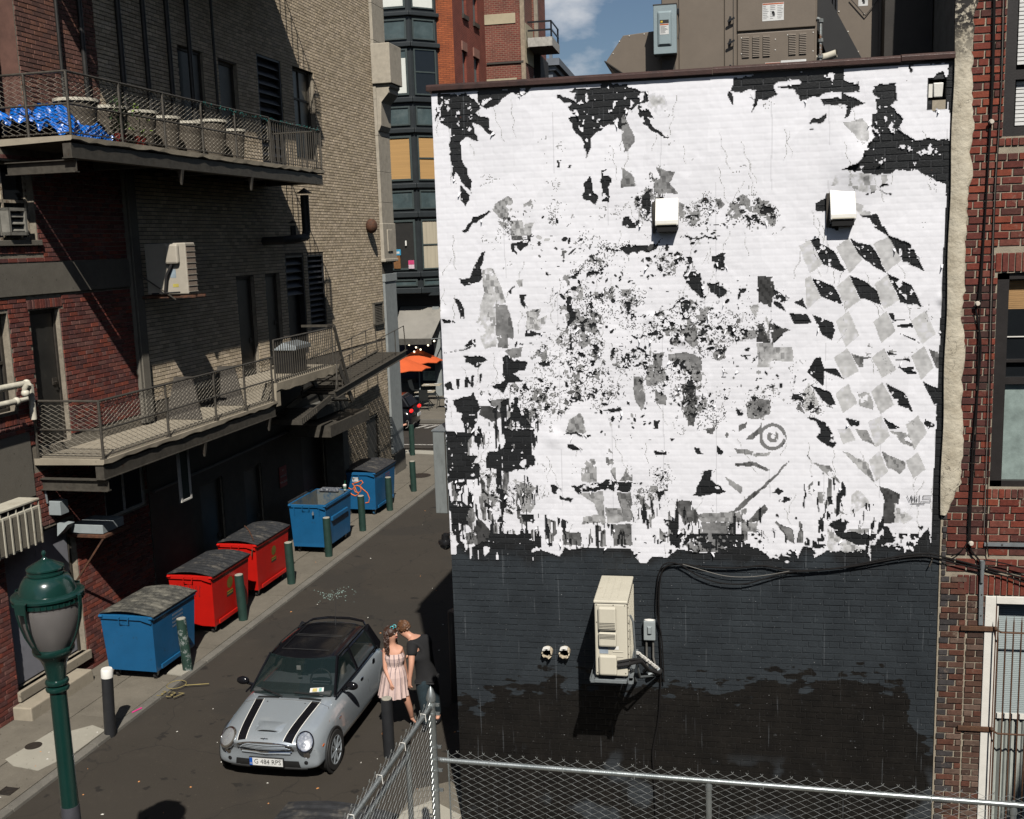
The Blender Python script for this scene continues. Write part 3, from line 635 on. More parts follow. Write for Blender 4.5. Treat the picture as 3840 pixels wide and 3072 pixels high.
# peppering of punched spots, thick in the middle of the wall
spots=[(2150,1130,150,160),(2120,930,190,110),(2060,830,120,70),(2200,1350,160,170),(2360,1600,110,80),(2450,970,150,90),(2330,1040,200,110),(2370,1300,170,120),(2620,1120,110,120),(2090,1450,180,110),(2520,1370,160,140),(2700,1330,150,160),(2870,1440,140,90),(2470,1770,100,60),(2690,1230,120,110),(2010,1300,110,90),(2250,1480,150,90),(2570,1490,150,80),(2640,890,130,60),(2780,1130,90,100),(2440,1460,130,90),(1960,1500,150,60)]
dens=np.zeros(GU.shape)
for(cx,cy,ra,rb)in spots:dens=np.maximum(dens,np.exp(-(((SX-cx)/ra)**2+((SY-cy)/rb)**2)))
n_sp=0
SXc,SYc=SX,SY
def blob(cx,cy,ra,rb,ang,val):
 i0,i1=int(cy-3*ra-2),int(cy+3*ra+3);j0,j1=int(cx-3*ra-2),int(cx+3*ra+3)
 i0,j0=max(i0,0),max(j0,0);i1,j1=min(i1,NZ),min(j1,NX)
 if i1<=i0 or j1<=j0:return
 yy,xx=np.mgrid[i0:i1,j0:j1];dx,dy=xx-cx,yy-cy
 a=dx*math.cos(ang)+dy*math.sin(ang);b_=-dx*math.sin(ang)+dy*math.cos(ang)
 m=(a/ra)**2+(b_/rb)**2<1
 if val==0:state[i0:i1,j0:j1][m]=0
 else:tone[i0:i1,j0:j1][m]=val;state[i0:i1,j0:j1][m]=1
rs=random.Random(3)
for k in range(26000):
 i,j=rs.randrange(NZ),rs.randrange(NX);dd=dens[i,j]
 if dd<.25 or rs.random()>(dd**2.2)*.22:continue
 big=rs.random()
 if big<.55:ra,rb=rs.uniform(.7,1.2),rs.uniform(.6,.9)
 elif big<.9:ra,rb=rs.uniform(1.2,2.6),rs.uniform(.6,1.3)
 else:ra,rb=rs.uniform(2.5,5.5)*dd,rs.uniform(1,2.6)
 blob(j,i,ra,rb,rs.uniform(0,3.14),0 if rs.random()<.6 else rs.choice((.06,.12,.3,.5)))
# crumpled, shredded area in the middle: broken strips of dark, grey and white
ZX=SX+warp(70,40,4);ZY=SY+warp(60,34,4)
tang=fbm(GU.shape,9,rg,4,.75);ridge=np.abs(tang-.5)
zone=np.zeros(GU.shape)
for(cx,cy,ra,rb)in[(2330,1110,120,50),(2370,1170,90,40),(2150,1180,50,130),(2180,1330,70,90),(2470,1200,70,70),(2600,1200,100,80),(2630,1260,120,60),(2400,1380,70,80),(2560,1420,60,100),(2210,1010,90,40),(2100,1470,150,50),(2260,1440,80,60),(2840,1490,60,60),(2520,1000,60,40),(2010,1540,60,60),(2430,770,60,50),(2650,770,60,60),(2820,800,90,60),(2060,760,30,70),(2240,930,110,25),(1890,850,40,40),(2040,1400,60,60),(2720,1230,70,60),(2480,1820,50,70),(2780,1230,50,60),(2670,1540,60,60),(2410,1870,60,40),(3000,1500,50,50),(1960,1850,60,60),(1850,1810,60,50),(2120,1330,50,60),(2290,1180,130,40)]:
 zone=np.maximum(zone,np.exp(-(((ZX-cx)/ra)**2+((ZY-cy)/rb)**2)))
t1=fbm(GU.shape,6,rg,4,.75);t2=fbm(GU.shape,22,rg,3)
zz=zone+(t2-.5)*1.1>.42
state[zz&(t1>.605)&(t2>.42)]=0
broad=zone+(t2-.5)*.8>.18
for cell_,th_ in((9,.011),(5,.016)):
 ln_=np.abs(fbm(GU.shape,cell_,rg,2,.5)-.5)<th_;mk_=vnoise(GU.shape,14,rg)>.52
 gm=broad&ln_&mk_&(state==1);tone[gm]=.10+.35*mott[gm]
gm=zz&(state==1)&(ridge<.020);tone[gm]=np.clip(.9*t1[gm]-.25,.03,.6)
gm=zz&(state==1)&(t2>.55)&(mott>.5)&(tone>.6);tone[gm]=.12+.5*mott[gm]*t1[gm]
# downward tears: noise drawn out vertically
def vfbm(cx,cy):
 h,w=GU.shape;k=max(1,int(cy/cx));small=fbm((h//k+2,w),cx,rg,3,.6);y=np.arange(h)/k;yi=y.astype(int);fy=(y-yi)[:,None]
 return small[yi]*(1-fy)+small[yi+1]*fy
v1=vfbm(4,26);v2=vfbm(7,30);reg=np.zeros(GU.shape)
for(cx,cy,ra,rb)in[(1760,1880,120,130),(1900,1850,110,110),(1980,1990,160,60),(2200,2010,150,50),(2640,2000,200,60),(2560,1960,70,90),(3020,1990,120,50),(1760,1660,90,60),(1930,1620,90,120),(3090,1860,80,80),(2440,1930,60,90),(3250,1950,60,60),(2800,1960,120,60)]:
 reg=np.maximum(reg,np.exp(-(((SX-cx)/ra)**2+((SY-cy)/rb)**2)))
state[(reg>.3)&(v1>.65-.03*reg)]=0
gm=(reg>.45)&(v2>.61)&(state==1)&(tone>.5);tone[gm]=np.clip(.55*v1[gm]*mott[gm]*2-.08,.04,.7)
# bottom shreds
streak=fbm((GU.shape[0],GU.shape[1]),3.0,rg,1)
state[(SY>lower)]=0
state[(SX>3552-(SY-600)*.044+warp(5,20))&(SY>560)]=0
state[(SY>1940)&(fbm(GU.shape,4,rg,2)*.5+vnoise(GU.shape,30,rg)*.5>.60)&(SY>2000)]=0
# stray pieces below the edge
for(cx,cy,ra,rb,an)in[(1700,2040,8,25,.1),(1865,2090,2,8,0),(1795,2085,1.6,9,.2),(2000,2095,1.2,3,0),(3262,2090,1.5,6,0),(2400,2130,1.4,5,.4),(2950,2105,5,1.4,0)]:
 d2=(SX-cx)**2+(SY-cy)**2;i,j=np.unravel_index(np.argmin(d2),d2.shape)
 i0,i1,j0,j1=max(0,i-12),i+12,max(0,j-8),j+8
 yy,xx=np.mgrid[i0:min(i1,NZ),j0:min(j1,NX)]
 m=((xx-j)/max(1,ra*.6))**2+((yy-i)/max(1,rb*.8))**2<1
 state[i0:i1,j0:j1][m]=1
# places where fixtures go through
for(u0,u1,z0_,z1_)in[(HOLE[0]-.01,HOLE[1]+.01,HOLE[2]-.10,HOLE[3]+.02)]:
 state[(GU>u0)&(GU<u1)&(GZ>z0_)&(GZ<z1_)]=0
# drips, folds and seams on the white
seamx=[(XL+k*.61+.2)for k in range(10)]
paper=(state==1)
tone=np.where(paper&(tone>.7),.80+(mott2-.5)*.05+(mott-.5)*.045,tone)
for sx_ in seamx:
 m=np.abs(GU-sx_-.004*np.sin(GZ*9))<CELL*.55;m&=vnoise(GU.shape,50,rg)>.6
 tone[m&(tone>.6)]*=.80
for k in range(150):
 i,j=rs.randrange(NZ),rs.randrange(NX);L_=rs.randrange(8,46);dx=rs.uniform(-.6,.6)
 for q in range(L_):
  a_,b_=i-q,int(j+dx*q+1.2*math.sin(q*.35))
  if 0<=a_<NZ and 0<=b_<NX and tone[a_,b_]>.6:tone[a_,b_]*=rs.choice((.45,.7,.85))
# translucent second layer: large soft-edged overlaps
lay2=fbm(GU.shape,70,rg,3);tone[(lay2>.56)&(tone>.7)]*=.955
# torn margin shows its grey back
pad=np.pad(state,1,constant_values=1);near0=(pad[:-2,1:-1]==0)|(pad[2:,1:-1]==0)|(pad[1:-1,:-2]==0)|(pad[1:-1,2:]==0)
mg=near0&paper&(mott>.53);tone[mg]*=.82
# the sheet follows the bricks underneath it
nodes_u=XL+np.arange(NX+1)*CELL;nodes_z=PZ0+np.arange(NZ+1)*CELL
NU,NZz=np.meshgrid(nodes_u,nodes_z)
row=np.floor((NZz-.02)/PITCH);fz=((NZz-.02)/PITCH)%1.0
fu=((NU-XL)/.236+(row%2)*.5)%1.0
rel=-np.exp(-((np.minimum(fz,1-fz))/.12)**2)*.0011-np.exp(-((np.minimum(fu,1-fu))/.04)**2)*.0012
shp=NU.shape
wr=(fbm(shp,28,rg,4,.55)-.5)*.010+(fbm(shp,7,rg,2)-.5)*.0028
lift=np.zeros(shp)
# two places where the paper hangs loose and throws a shadow
def lift_at(px,py,r_px,amt):
 d_=((SX-px)**2+(SY-py)**2)/r_px**2;L_=np.exp(-d_)*amt;lift[:-1,:-1]+=L_
lift_at(3245,590,90,.055);lift_at(3190,640,70,.02);lift_at(3180,700,60,.01);lift_at(1650,1180,28,.02);lift_at(3540,1120,22,.03)
lift_at(2440,1190,20,.015);lift_at(2080,1640,30,.02);lift_at(2560,1270,22,.02);lift_at(2620,2060,30,.015)
dpt=.0175+rel*.9+wr+lift;dpt=np.maximum(dpt,.0125)
vid=np.arange((NX+1)*(NZ+1)).reshape(NZ+1,NX+1)
ii,jj=np.nonzero(paper)
quads=np.stack([vid[ii,jj],vid[ii,jj+1],vid[ii+1,jj+1],vid[ii+1,jj]],1)
used,inv=np.unique(quads.ravel(),return_inverse=True)
co_=np.stack([NU.ravel(),YM-dpt.ravel(),NZz.ravel()],1)[used]
def big_mesh(name,co_,quads_idx,cols,mat_,parent,smooth=True):
 me=bpy.data.meshes.new(name);nv,nf=len(co_),len(quads_idx)
 me.vertices.add(nv);me.vertices.foreach_set('co',co_.astype(np.float32).ravel())
 me.loops.add(nf*4);me.loops.foreach_set('vertex_index',quads_idx.astype(np.int32).ravel())
 me.polygons.add(nf);me.polygons.foreach_set('loop_start',np.arange(nf,dtype=np.int32)*4)
 try:me.polygons.foreach_set('loop_total',np.full(nf,4,dtype=np.int32))
 except Exception:pass
 if smooth:me.polygons.foreach_set('use_smooth',np.ones(nf,bool))
 at=me.attributes.new('bc','FLOAT_COLOR','FACE');at.data.foreach_set('color',cols.astype(np.float32).ravel())
 me.update(calc_edges=True);me.materials.append(mat_)
 o=bpy.data.objects.new(name,me);COL.objects.link(o);o.parent=parent;return o
tv=tone[ii,jj]
cols=np.stack([tv*1.0,tv*1.0,np.where(tv>.6,tv*1.045,tv*1.0),np.ones_like(tv)],1)
m_,nt_,b_=node_mat('pasted_paper');a_=nt_.nodes.new('ShaderNodeAttribute');a_.attribute_name='bc'
nt_.links.new(a_.outputs['Color'],b_.inputs['Base Color']);b_.inputs['Roughness'].default_value=.72;b_.inputs['Specular IOR Level'].default_value=.3
M_paper=m_
mural=empty('torn_poster_mural',(0,0,0),0,'wall-high layers of torn white and grey paper pasted over the black bricks','mural')
quads2=inv.reshape(-1,4)
big_mesh('paper_layer',co_,quads2,cols,M_paper,mural)
# curled flaps along the torn margins
fl_i,fl_j=np.nonzero(near0&paper);mb=MB();rs2=random.Random(21)
for q in range(170):
 k=rs2.randrange(len(fl_i));u,z=gu[fl_j[k]],gz[fl_i[k]];w=rs2.uniform(.006,.022);L_=rs2.uniform(.02,.085);an=rs2.uniform(-.9,.9)-math.pi/2*rs2.choice((1,1,1,-1,0));c,s_=math.cos(an),math.sin(an);pr_=None;cu=rs2.uniform(.3,1.1)
 for i in range(5):
  f=i/4;d=L_*f*math.cos(cu*f);o_=.022+L_*f*math.sin(cu*f)*.8;ww=w*(1-.75*f);cur=[(u+c*d-s_*ww,YM-o_,z+s_*d+c*ww),(u+c*d+s_*ww,YM-o_,z+s_*d-c*ww)]
  if pr_:mb.cur=(.8,.8,.83);mb.add(pr_+cur[::-1],[(0,1,2,3)])
  pr_=cur
mb.build('paper_flaps',M_paper,mural,True,kind='stuff')
# signature lettered at the lower right of the paper
M_ink=mat('ink',(.012,.012,.012),.6,bump=0)
def lm_px(x,y):
 p=atY(x,y,YM-.034);return(p.x,YM-.034,p.z)
sg=MB()
def ink(pts,w=.010):sg.tube([lm_px(*p)for p in pts],w/2,4)
SGN=lambda x,y:(2900+x/2.464,1500+y/2.464)
for st in([(1236,885),(1262,942),(1276,882)],[(1282,890),(1282,945)],[(1308,884),(1308,945)],[(1282,918),(1308,914)],[(1328,905),(1326,945)],[(1326,888),(1327,893)],[(1352,880),(1350,944),(1378,938)],[(1464,886),(1385,884),(1384,912),(1452,912),(1456,942),(1382,940)],[(1268,954),(1400,960)],[(1325,970),(1355,972)]):
 ink([SGN(*p)for p in st],.007)
sg.build('lettering',M_ink,mural)
# bricks of the mural wall; the covered ones are joined
def is_covered(u,z):
 if z<PZ0+.1:return False
 i,j=int((z-PZ0)/CELL),int((u-XL)/CELL)
 if not(4<=i<NZ-4 and 8<=j<NX-8):return False
 return paper[i-3:i+4,j-8:j+9].mean()>.25
put_bricks(mur_bricks,PM,0,bm_root,M_blk_i,M_blk_j,cover=is_covered,proud=.008)
# THE LONG BRICK BUILDING ON THE LEFT
lb=empty('brick_alley_building',(0,0,0),-BETA,'long red and tan brick building with balconies down the left side of the alley','building')
PF=lambda u,z,d=0:(TF+d,u,z)
WF=lambda p:AN*p[0]+AL*p[1]+Vector((0,0,p[2]))
def F(x,y):
 t,s_,z_=atT(x,y,TF);return s_,z_
def FR(x0,y0,x1,y1):
 a=F(x0,y0);b_=F(x1,y1);return(a[0],b_[0],b_[1],a[1])
Z1,Z2,Z3=4.16,9.37,14.35
S0,S1=15.05,24.95
DOOR_A=(15.36,16.12,4.30,6.62)
LEFT_W=(13.75,14.82,5.02,6.62)
SHUT_W=(14.55,15.75,7.78,9.05)
DOOR_B=(22.55,23.42,4.3,6.88)
DOOR_C=(24.02,24.80,4.62,6.90)
LOUV_A=(25.20,26.30,4.75,7.32)
LOUV_B=(26.55,27.62,5.28,7.32)
GRILLE=(31.15,31.95,5.05,5.75)
U_D1=(20.75,21.75,9.5,11.75);U_D2=(22.45,23.3,9.5,11.72);U_L=(24.35,25.65,9.5,12.15);U_W=(26.35,27.65,9.85,12.15)
G_D1=(14.15,15.95,.45,2.92)
G_D2=(20.2,21.2,.1,2.5);G_D3=(25.4,26.9,.1,3.0);G_D4=(30.1,31.1,.05,2.25);G_D5=(22.2,23.1,.08,2.4)
G_W1=(16.9,18.2,2.6,3.75)
NICHE=(14.9,15.72,9.38,15.5)
holes=[NICHE,DOOR_A,LEFT_W,SHUT_W,DOOR_B,DOOR_C,LOUV_A,LOUV_B,U_D1,U_D2,U_L,U_W,G_D1,G_D2,G_D3,G_D4,G_D5,G_W1]
S_START,S_END,Z_TOP=-4.0,33.25,19.0  # near end runs on out of view to cut sky light
M_mort=mat('mortar',(.27,.235,.18),.95,var=.25,scale=14,bump=.5,bscale=90,dark=(.15,.12,.09),dmin=.5,dmax=.8)
M_mort_d=mat('grimy_mortar',(.13,.11,.085),.95,var=.3,scale=14,bump=.5,bscale=90)
b=MB();sheet(b,PF,18.6,S_END,0,Z_TOP,holes,-.004);b.build('wall',M_mort_d,lb)
b=MB();reveal(b,PF,NICHE,1.2,-.003);b.build('niche_return',mat('brown_brick_return',(.12,.06,.045),.9),lb)
b=MB();sheet(b,PF,S_START,18.6,0,Z_TOP,holes,-.004)
for h in holes[1:]:reveal(b,PF,h,.20,-.004)
b.quad(PF(S_END,0),PF(S_END,Z_TOP),(TF-14,S_END,Z_TOP),(TF-14,S_END,0));b.quad(PF(S_START,0),PF(S_START,Z_TOP),(TF-14,S_START,Z_TOP),(TF-14,S_START,0))
b.quad(PF(S_START,Z_TOP),PF(S_END,Z_TOP),(TF-14,S_END,Z_TOP),(TF-14,S_START,Z_TOP))
b.build('wall',M_mort,lb)
REDS=[(.20,.060,.045),(.18,.052,.040),(.21,.078,.060),(.15,.056,.047),(.19,.09,.075),(.26,.07,.045),(.135,.056,.05),(.12,.05,.045)]
TANS=[(.60,.49,.345),(.55,.45,.315),(.65,.53,.385),(.52,.42,.295),(.61,.50,.365)]
def redc(u,z):
 c=random.choice(REDS);k=random.uniform(.85,1.15);return tuple(v*k for v in c)
def brownc(u,z):
 c=random.choice([(.17,.085,.065),(.14,.075,.06),(.19,.095,.075),(.21,.10,.07)]);k=random.uniform(.85,1.15);return tuple(v*k for v in c)
def tanc(u,z):
 c=random.choice(TANS);k=random.uniform(.85,1.14)
 return tuple(v*k for v in c)
def lead(h):return(h[0]-.02,h[1]+.02,h[2]-.02,h[3]+.01)
BAND=(S_START,18.3,6.88,7.40)
hs=[lead(h)for h in holes]
sold=[(SHUT_W[0]-.12,SHUT_W[1]+.12,7.56,7.72),(LEFT_W[0]-.4,LEFT_W[1]+.02,4.80,4.98)]
PATCH=(11.5,15.03,3.55,4.62)
red=lay_bricks(PF,11.2,18.28,.04,6.86,hs+[PATCH,(15.0,18.3,3.95,4.36)],.079,.222,redc,joint=.012,header_every=6,soldiers=[sold[1],(DOOR_A[0]-.05,DOOR_A[1]+.1,6.64,6.80)])
red+=lay_bricks(PF,11.2,18.28,7.41,9.2,hs,.079,.222,redc,joint=.012,header_every=6,soldiers=[sold[0]])
red+=lay_bricks(PF,11.2,17.9,9.5,15.0,hs,.079,.222,brownc,joint=.012,header_every=6)
tan=lay_bricks(PF,18.72,32.18,4.56,15.6,hs+[(18.7,25.2,9.14,9.5),(17,19.0,9.1,9.5)],.0782,.222,tanc,joint=.012,vj=.006)
tan+=lay_bricks(PF,17.9,18.72,9.5,15.6,hs,.0782,.222,tanc,joint=.012,vj=.006)
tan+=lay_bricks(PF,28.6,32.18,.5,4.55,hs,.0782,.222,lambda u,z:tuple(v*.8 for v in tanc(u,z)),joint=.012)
M_rb_i=brick_mat('weathered_brick',True,stain=((.10,.07,.055),1.1,.60,.92));M_rb_j=brick_mat('weathered_brickwork',False,stain=((.14,.10,.07),1.1,.62,.95))
put_bricks(red+tan,PF,1,lb,M_rb_i,M_rb_j,W=WF,proud=.010)
# chamfered brick return at the balcony door, plaster band, patch, painted lower wall
def render_panel(name,u0,u1,z0_,z1_,m,d=.012,parent=lb,n=0):
 b=MB();b.box(TF-.003,TF+d,u0,u1,z0_,z1_);return b.build(name,m,parent)
def slab_with_holes(name,u0,u1,z0_,z1_,m,d,hh):
 b=MB();sheet(b,PF,u0,u1,z0_,z1_,hh,d)
 for h in hh:reveal(b,PF,h,d+.01,d)
 for(a,c)in(((u0,z0_),(u0,z1_)),((u1,z0_),(u1,z1_)),((u0,z1_),(u1,z1_)),((u0,z0_),(u1,z0_))):b.quad(PF(*a,0),PF(*c,0),PF(*c,d),PF(*a,d))
 return b.build(name,m,lb)
slab_with_holes('plaster_band',8.0,18.30,6.88,7.40,M_conc_d,.03,[])
slab_with_holes('cement_patch',11.5,15.03,3.55,4.62,M_conc_d,.018,[])
M_dkpaint=mat('dark_painted_masonry',(.050,.046,.038),.75,var=.25,scale=3,bump=.35,bscale=30,dark=(.025,.024,.022),dmin=.45,dmax=.7,dscale=1.2)
M_dkpaint2=mat('grey_painted_block',(.135,.13,.112),.75,var=.2,scale=5,bump=.5,bscale=22,dark=(.07,.066,.058),dmin=.5,dmax=.75,dscale=1.5)
low=[h for h in holes if h[3]<3.4 and h[0]>18.3]
slab_with_holes('painted_lower_wall',18.30,28.6,0.0,2.86,M_dkpaint,.02,[h for h in low if h[1]<28.6])
slab_with_holes('painted_upper_strip',18.30,28.6,2.86,4.0,M_dkpaint,.012,[h for h in low if h[3]>2.86 and h[1]<28.6])
slab_with_holes('block_plinth',28.6,33.2,0.0,.62,M_dkpaint2,.03,[h for h in low if h[0]>28.6])
# ledge pipe along the lower wall
M_pipe_d=mat('dark_pipe',(.035,.033,.03),.5,.3)
b=MB();pts=[(TF+.06,18.4,2.80),(TF+.06,21,2.83),(TF+.06,24,2.88),(TF+.06,28.4,2.95)];b.tube(pts,.035,8);b.build('wall_pipe',mat('grey_pipe',(.09,.085,.075),.6),lb)
# pilaster and downspout between red and tan brick
b=MB();b.box(TF-.01,TF+.07,18.30,18.66,4.2,9.2);b.box(TF+.07,TF+.10,18.36,18.60,4.2,9.15);b.build('pilaster',M_conc_d,lb,bevel=.008)
# stone pilaster at the far corner: quoin blocks, bracket, capital
M_stone=mat('limestone',(.42,.375,.30),.85,var=.15,scale=6,bump=.3,bscale=60,dark=(.22,.19,.145),dmin=.55,dmax=.8,dscale=2)
M_stone_g=mat('grey_painted_stone',(.27,.29,.285),.7,var=.12,scale=6,bump=.2,dark=(.18,.19,.18),dmin=.55,dmax=.8,dscale=2)
z=6.95;
while z<Z_TOP-.5:
 h=random.choice((.82,.95,1.1))
 if 10.2<z<11.9:pass
 b=MB();b.box(TF-.3,TF+.09,32.22,33.28,z+.004,z+h-.004);b.build('quoin',M_stone,lb,bevel=.006);z+=h
b=MB();b.box(TF-.3,TF+.07,32.22,33.28,.75,6.6);b.box(TF-.3,TF+.10,32.2,33.3,6.35,6.6);b.build('corner_pier',M_stone_g,lb,bevel=.01)
b=MB();b.box(TF-.3,TF+.12,32.16,33.34,7.06,8.2);b.box(TF-.3,TF+.16,32.14,33.36,6.98,7.08);b.box(TF,TF+.15,32.5,32.95,7.3,8.0);b.build('capital',M_stone,lb,bevel=.02)
for k in range(5):
 pass
b=MB();b.box(TF-.3,TF+.10,32.2,33.3,0.0,.74);b.build('corner_plinth',M_conc_d,lb,bevel=.01)
br=empty('stone_bracket',(0,0,0));br.parent=lb
b=MB();b.box(TF+.0,TF+.62,32.15,33.25,12.45,13.65);b.build('block',M_stone,br,bevel=.02)
b=MB()
pr=[(0,12.45),(.56,12.45),(.56,12.36),(.50,12.30),(.50,12.18),(.38,12.05),(.24,11.9),(.20,11.2),(.12,11.05),(0,11.0)]
b.prism(pr,lambda a,c,d:(TF+a,d,c),32.25,33.15);b.build('scroll',M_stone,br,bevel=.01)
# things in the openings
M_door_dk=mat('dark_steel_door',(.040,.038,.034),.45,.2,var=.25,scale=3,dark=(.075,.068,.055),dmin=.6,dmax=.75)
M_door_gr=mat('grey_painted_door',(.25,.25,.275),.55,0,var=.12,scale=2,dark=(.16,.16,.165),dmin=.55,dmax=.75)
M_frame=mat('dark_frame',(.045,.038,.03),.6,var=.3,scale=12)
M_rust=mat('rusty_steel',(.12,.052,.028),.8,.2,var=.35,scale=20,dark=(.05,.03,.022),dmin=.45,dmax=.65,dscale=9)
M_glass_dk=mat('dark_glass',(.012,.014,.016),.06,0,var=.1,bump=0,spec=.6)
M_slat=mat('dark_louver',(.022,.023,.027),.45,.3,var=.3)
M_wood_w=mat('flaking_wood',(.42,.36,.27),.85,var=.3,scale=18,dark=(.18,.12,.08),dmin=.5,dmax=.6,dscale=14)
def door(h,m,leafname='door',inset=.14,split=1,handle=True,label=None):
 r_=empty(leafname,(0,0,0));r_.parent=lb
 if label:r_['label']=label
 b=MB();x=TF-inset
 b.box(x-.03,x,h[0],h[1],h[2],h[3]);b.box(x,x+.05,h[0],h[0]+.05,h[2],h[3]);b.box(x,x+.05,h[1]-.05,h[1],h[2],h[3]);b.box(x,x+.05,h[0],h[1],h[3]-.06,h[3]);b.build('frame',M_frame,r_)
 w=(h[1]-h[0]-.12)/split
 for k in range(split):
  b=MB();b.box(x+.002,x+.03,h[0]+.06+k*w+.004,h[0]+.06+(k+1)*w-.004,h[2]+.03,h[3]-.075);b.build('leaf',m,r_,bevel=.004)
 if handle:
  b=MB();b.box(x+.03,x+.05,h[1]-.22,h[1]-.10,h[2]+1.0,h[2]+1.12);b.tube([(x+.04,h[1]-.16,h[2]+1.05),(x+.09,h[1]-.16,h[2]+1.05),(x+.09,h[1]-.27,h[2]+1.05)],.010,6);b.build('handle',M_frame,r_)
 return r_
door(DOOR_A,M_door_dk);door(DOOR_B,M_door_dk);door(DOOR_C,M_door_dk);door(U_D1,M_door_dk,inset=.1);door(U_D2,M_door_dk)
door(G_D1,M_door_gr,split=2,inset=.16,label='grey double door up the concrete steps')
for h in(G_D2,G_D3,G_D5):door(h,M_door_dk,inset=.1)
door(G_D4,mat('brown_grey_door',(.12,.115,.10),.6),inset=.06)
def louvers(h,n,ang=.5,m=M_slat,inset=.06,dep=.09,upto=1.0,name='louver'):
 r_=empty(name,(0,0,0));r_.parent=lb;x=TF-inset
 b=MB();
 for(u0,u1)in((h[0],h[0]+.05),(h[1]-.05,h[1])):b.box(x-.1,x+.05,u0,u1,h[2],h[3])
 b.box(x-.1,x+.05,h[0],h[1],h[3]-.05,h[3]);b.box(x-.1,x+.05,h[0],h[1],h[2],h[2]+.05);b.box(x-.13,x-.12,h[0],h[1],h[2],h[3]);b.build('frame',m,r_)
 zz0=h[3]-(h[3]-h[2])*upto;st=(h[3]-zz0-.1)/n
 me=None
 for k in range(n):
  z_=zz0+.06+k*st
  if me is None:
   b=MB();u0,u1=h[0]+.05,h[1]-.05
   b.hexa([(x+.03,u0,0),(x+.03,u1,0),(x-dep,u1,st*.75),(x-dep,u0,st*.75)],[(x+.03,u0,.014),(x+.03,u1,.014),(x-dep,u1,st*.75+.014),(x-dep,u0,st*.75+.014)])
   o_=b.build('slat',m,r_);me=o_.data
  else:o_=bpy.data.objects.new('slat',me);COL.objects.link(o_);o_.parent=r_
  o_.location=(0,0,z_)
 return r_
louvers(LOUV_B,13,name='louver');louvers(LOUV_A,5,upto=.42,name='louver')
b=MB();b.box(TF-.3,TF-.28,*LOUV_A);b.v=[(TF-.3,LOUV_A[0],LOUV_A[2]),(TF-.3,LOUV_A[1],LOUV_A[2]),(TF-.3,LOUV_A[1],LOUV_A[3]),(TF-.3,LOUV_A[0],LOUV_A[3])];b.f=[(0,1,2,3)];b.build('backing',M_hole,lb)
louvers(U_L,12,name='louver')
louvers((SHUT_W[0]+.42,SHUT_W[0]+.86,7.86,8.30),3,m=mat('weathered_slats',(.22,.21,.18),.7),inset=-.05,dep=.06,name='shutter')
louvers(GRILLE,12,m=mat('dusty_grille',(.13,.115,.09),.7,var=.3),inset=-.03,dep=.03,name='wall_vent')
# old windows
def window(h,m_fr,m_gl,cols_=1,rows_=2,inset=.15,sill=None,fw=.05,name='window'):
 r_=empty(name,(0,0,0));r_.parent=lb;x=TF-inset;b=MB()
 b.box(x-.03,x+.03,h[0],h[0]+fw,h[2],h[3]);b.box(x-.03,x+.03,h[1]-fw,h[1],h[2],h[3]);b.box(x-.03,x+.03,h[0],h[1],h[3]-fw,h[3]);b.box(x-.03,x+.03,h[0],h[1],h[2],h[2]+fw)
 for k in range(1,cols_):u=h[0]+(h[1]-h[0])*k/cols_;b.box(x-.02,x+.025,u-.02,u+.02,h[2],h[3])
 for k in range(1,rows_):z_=h[2]+(h[3]-h[2])*k/rows_;b.box(x-.02,x+.025,h[0],h[1],z_-.025,z_+.025)
 b.build('frame',m_fr,r_)
 for i in range(cols_):
  for j_ in range(rows_):
   b=MB();b.box(x-.012,x-.004,h[0]+(h[1]-h[0])*i/cols_,h[0]+(h[1]-h[0])*(i+1)/cols_,h[2]+(h[3]-h[2])*j_/rows_,h[2]+(h[3]-h[2])*(j_+1)/rows_);b.build('pane',m_gl,r_)
 if sill:b=MB();b.box(TF-inset,TF+.05,h[0]-.06,h[1]+.06,h[2]-.09,h[2]);b.build('sill',sill,r_,bevel=.006)
M_pane_d=mat('dusty_pane',(.10,.088,.065),.35,var=.35,scale=3,bump=0)
window(U_W,M_frame,M_pane_d,2,3,inset=.16)
window(LEFT_W,M_frame,M_glass_dk,1,2,inset=.16,sill=None)
window(SHUT_W,M_wood_w,M_glass_dk,2,2,inset=.15,sill=M_conc_d)
window(G_W1,mat('white_frame',(.6,.58,.53),.6),M_glass_dk,2,1,inset=.05)
b=MB();b.box(TF-1.1,TF-1.05,14.9,15.72,9.4,12.0);b.build('niche_door',M_glass_dk,lb);b=MB();b.box(TF-1.04,TF-.95,15.6,15.7,9.4,12.0);b.build('niche_door_frame',mat('brown_frame',(.22,.12,.06),.6),lb)
# backs behind every opening so no light leaks
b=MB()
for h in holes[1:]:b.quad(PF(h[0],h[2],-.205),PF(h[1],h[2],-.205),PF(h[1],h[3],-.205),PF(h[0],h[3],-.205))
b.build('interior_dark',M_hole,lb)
# sunlit brick pier left of the street door, step and sill
b=MB();b.hexa([(TF,13.95,.0),(TF+.36,13.95,0),(TF+.36,15.62,0),(TF,15.62,0)],[(TF,13.95,.26),(TF+.34,13.97,.26),(TF+.34,15.6,.26),(TF,15.6,.26)])
st=b.build('step',M_conc,lb,bevel=.02)
b=MB();b.box(TF-.1,TF+.06,14.1,16.02,.28,.45);b.build('door_sill',M_conc,lb,bevel=.012)
b=MB();b.box(TF,TF+.10,11.5,13.35,0,.95);b.box(TF,TF+.05,11.5,13.3,.95,3.5);b.build('buttress',M_conc_d,lb,bevel=.03)
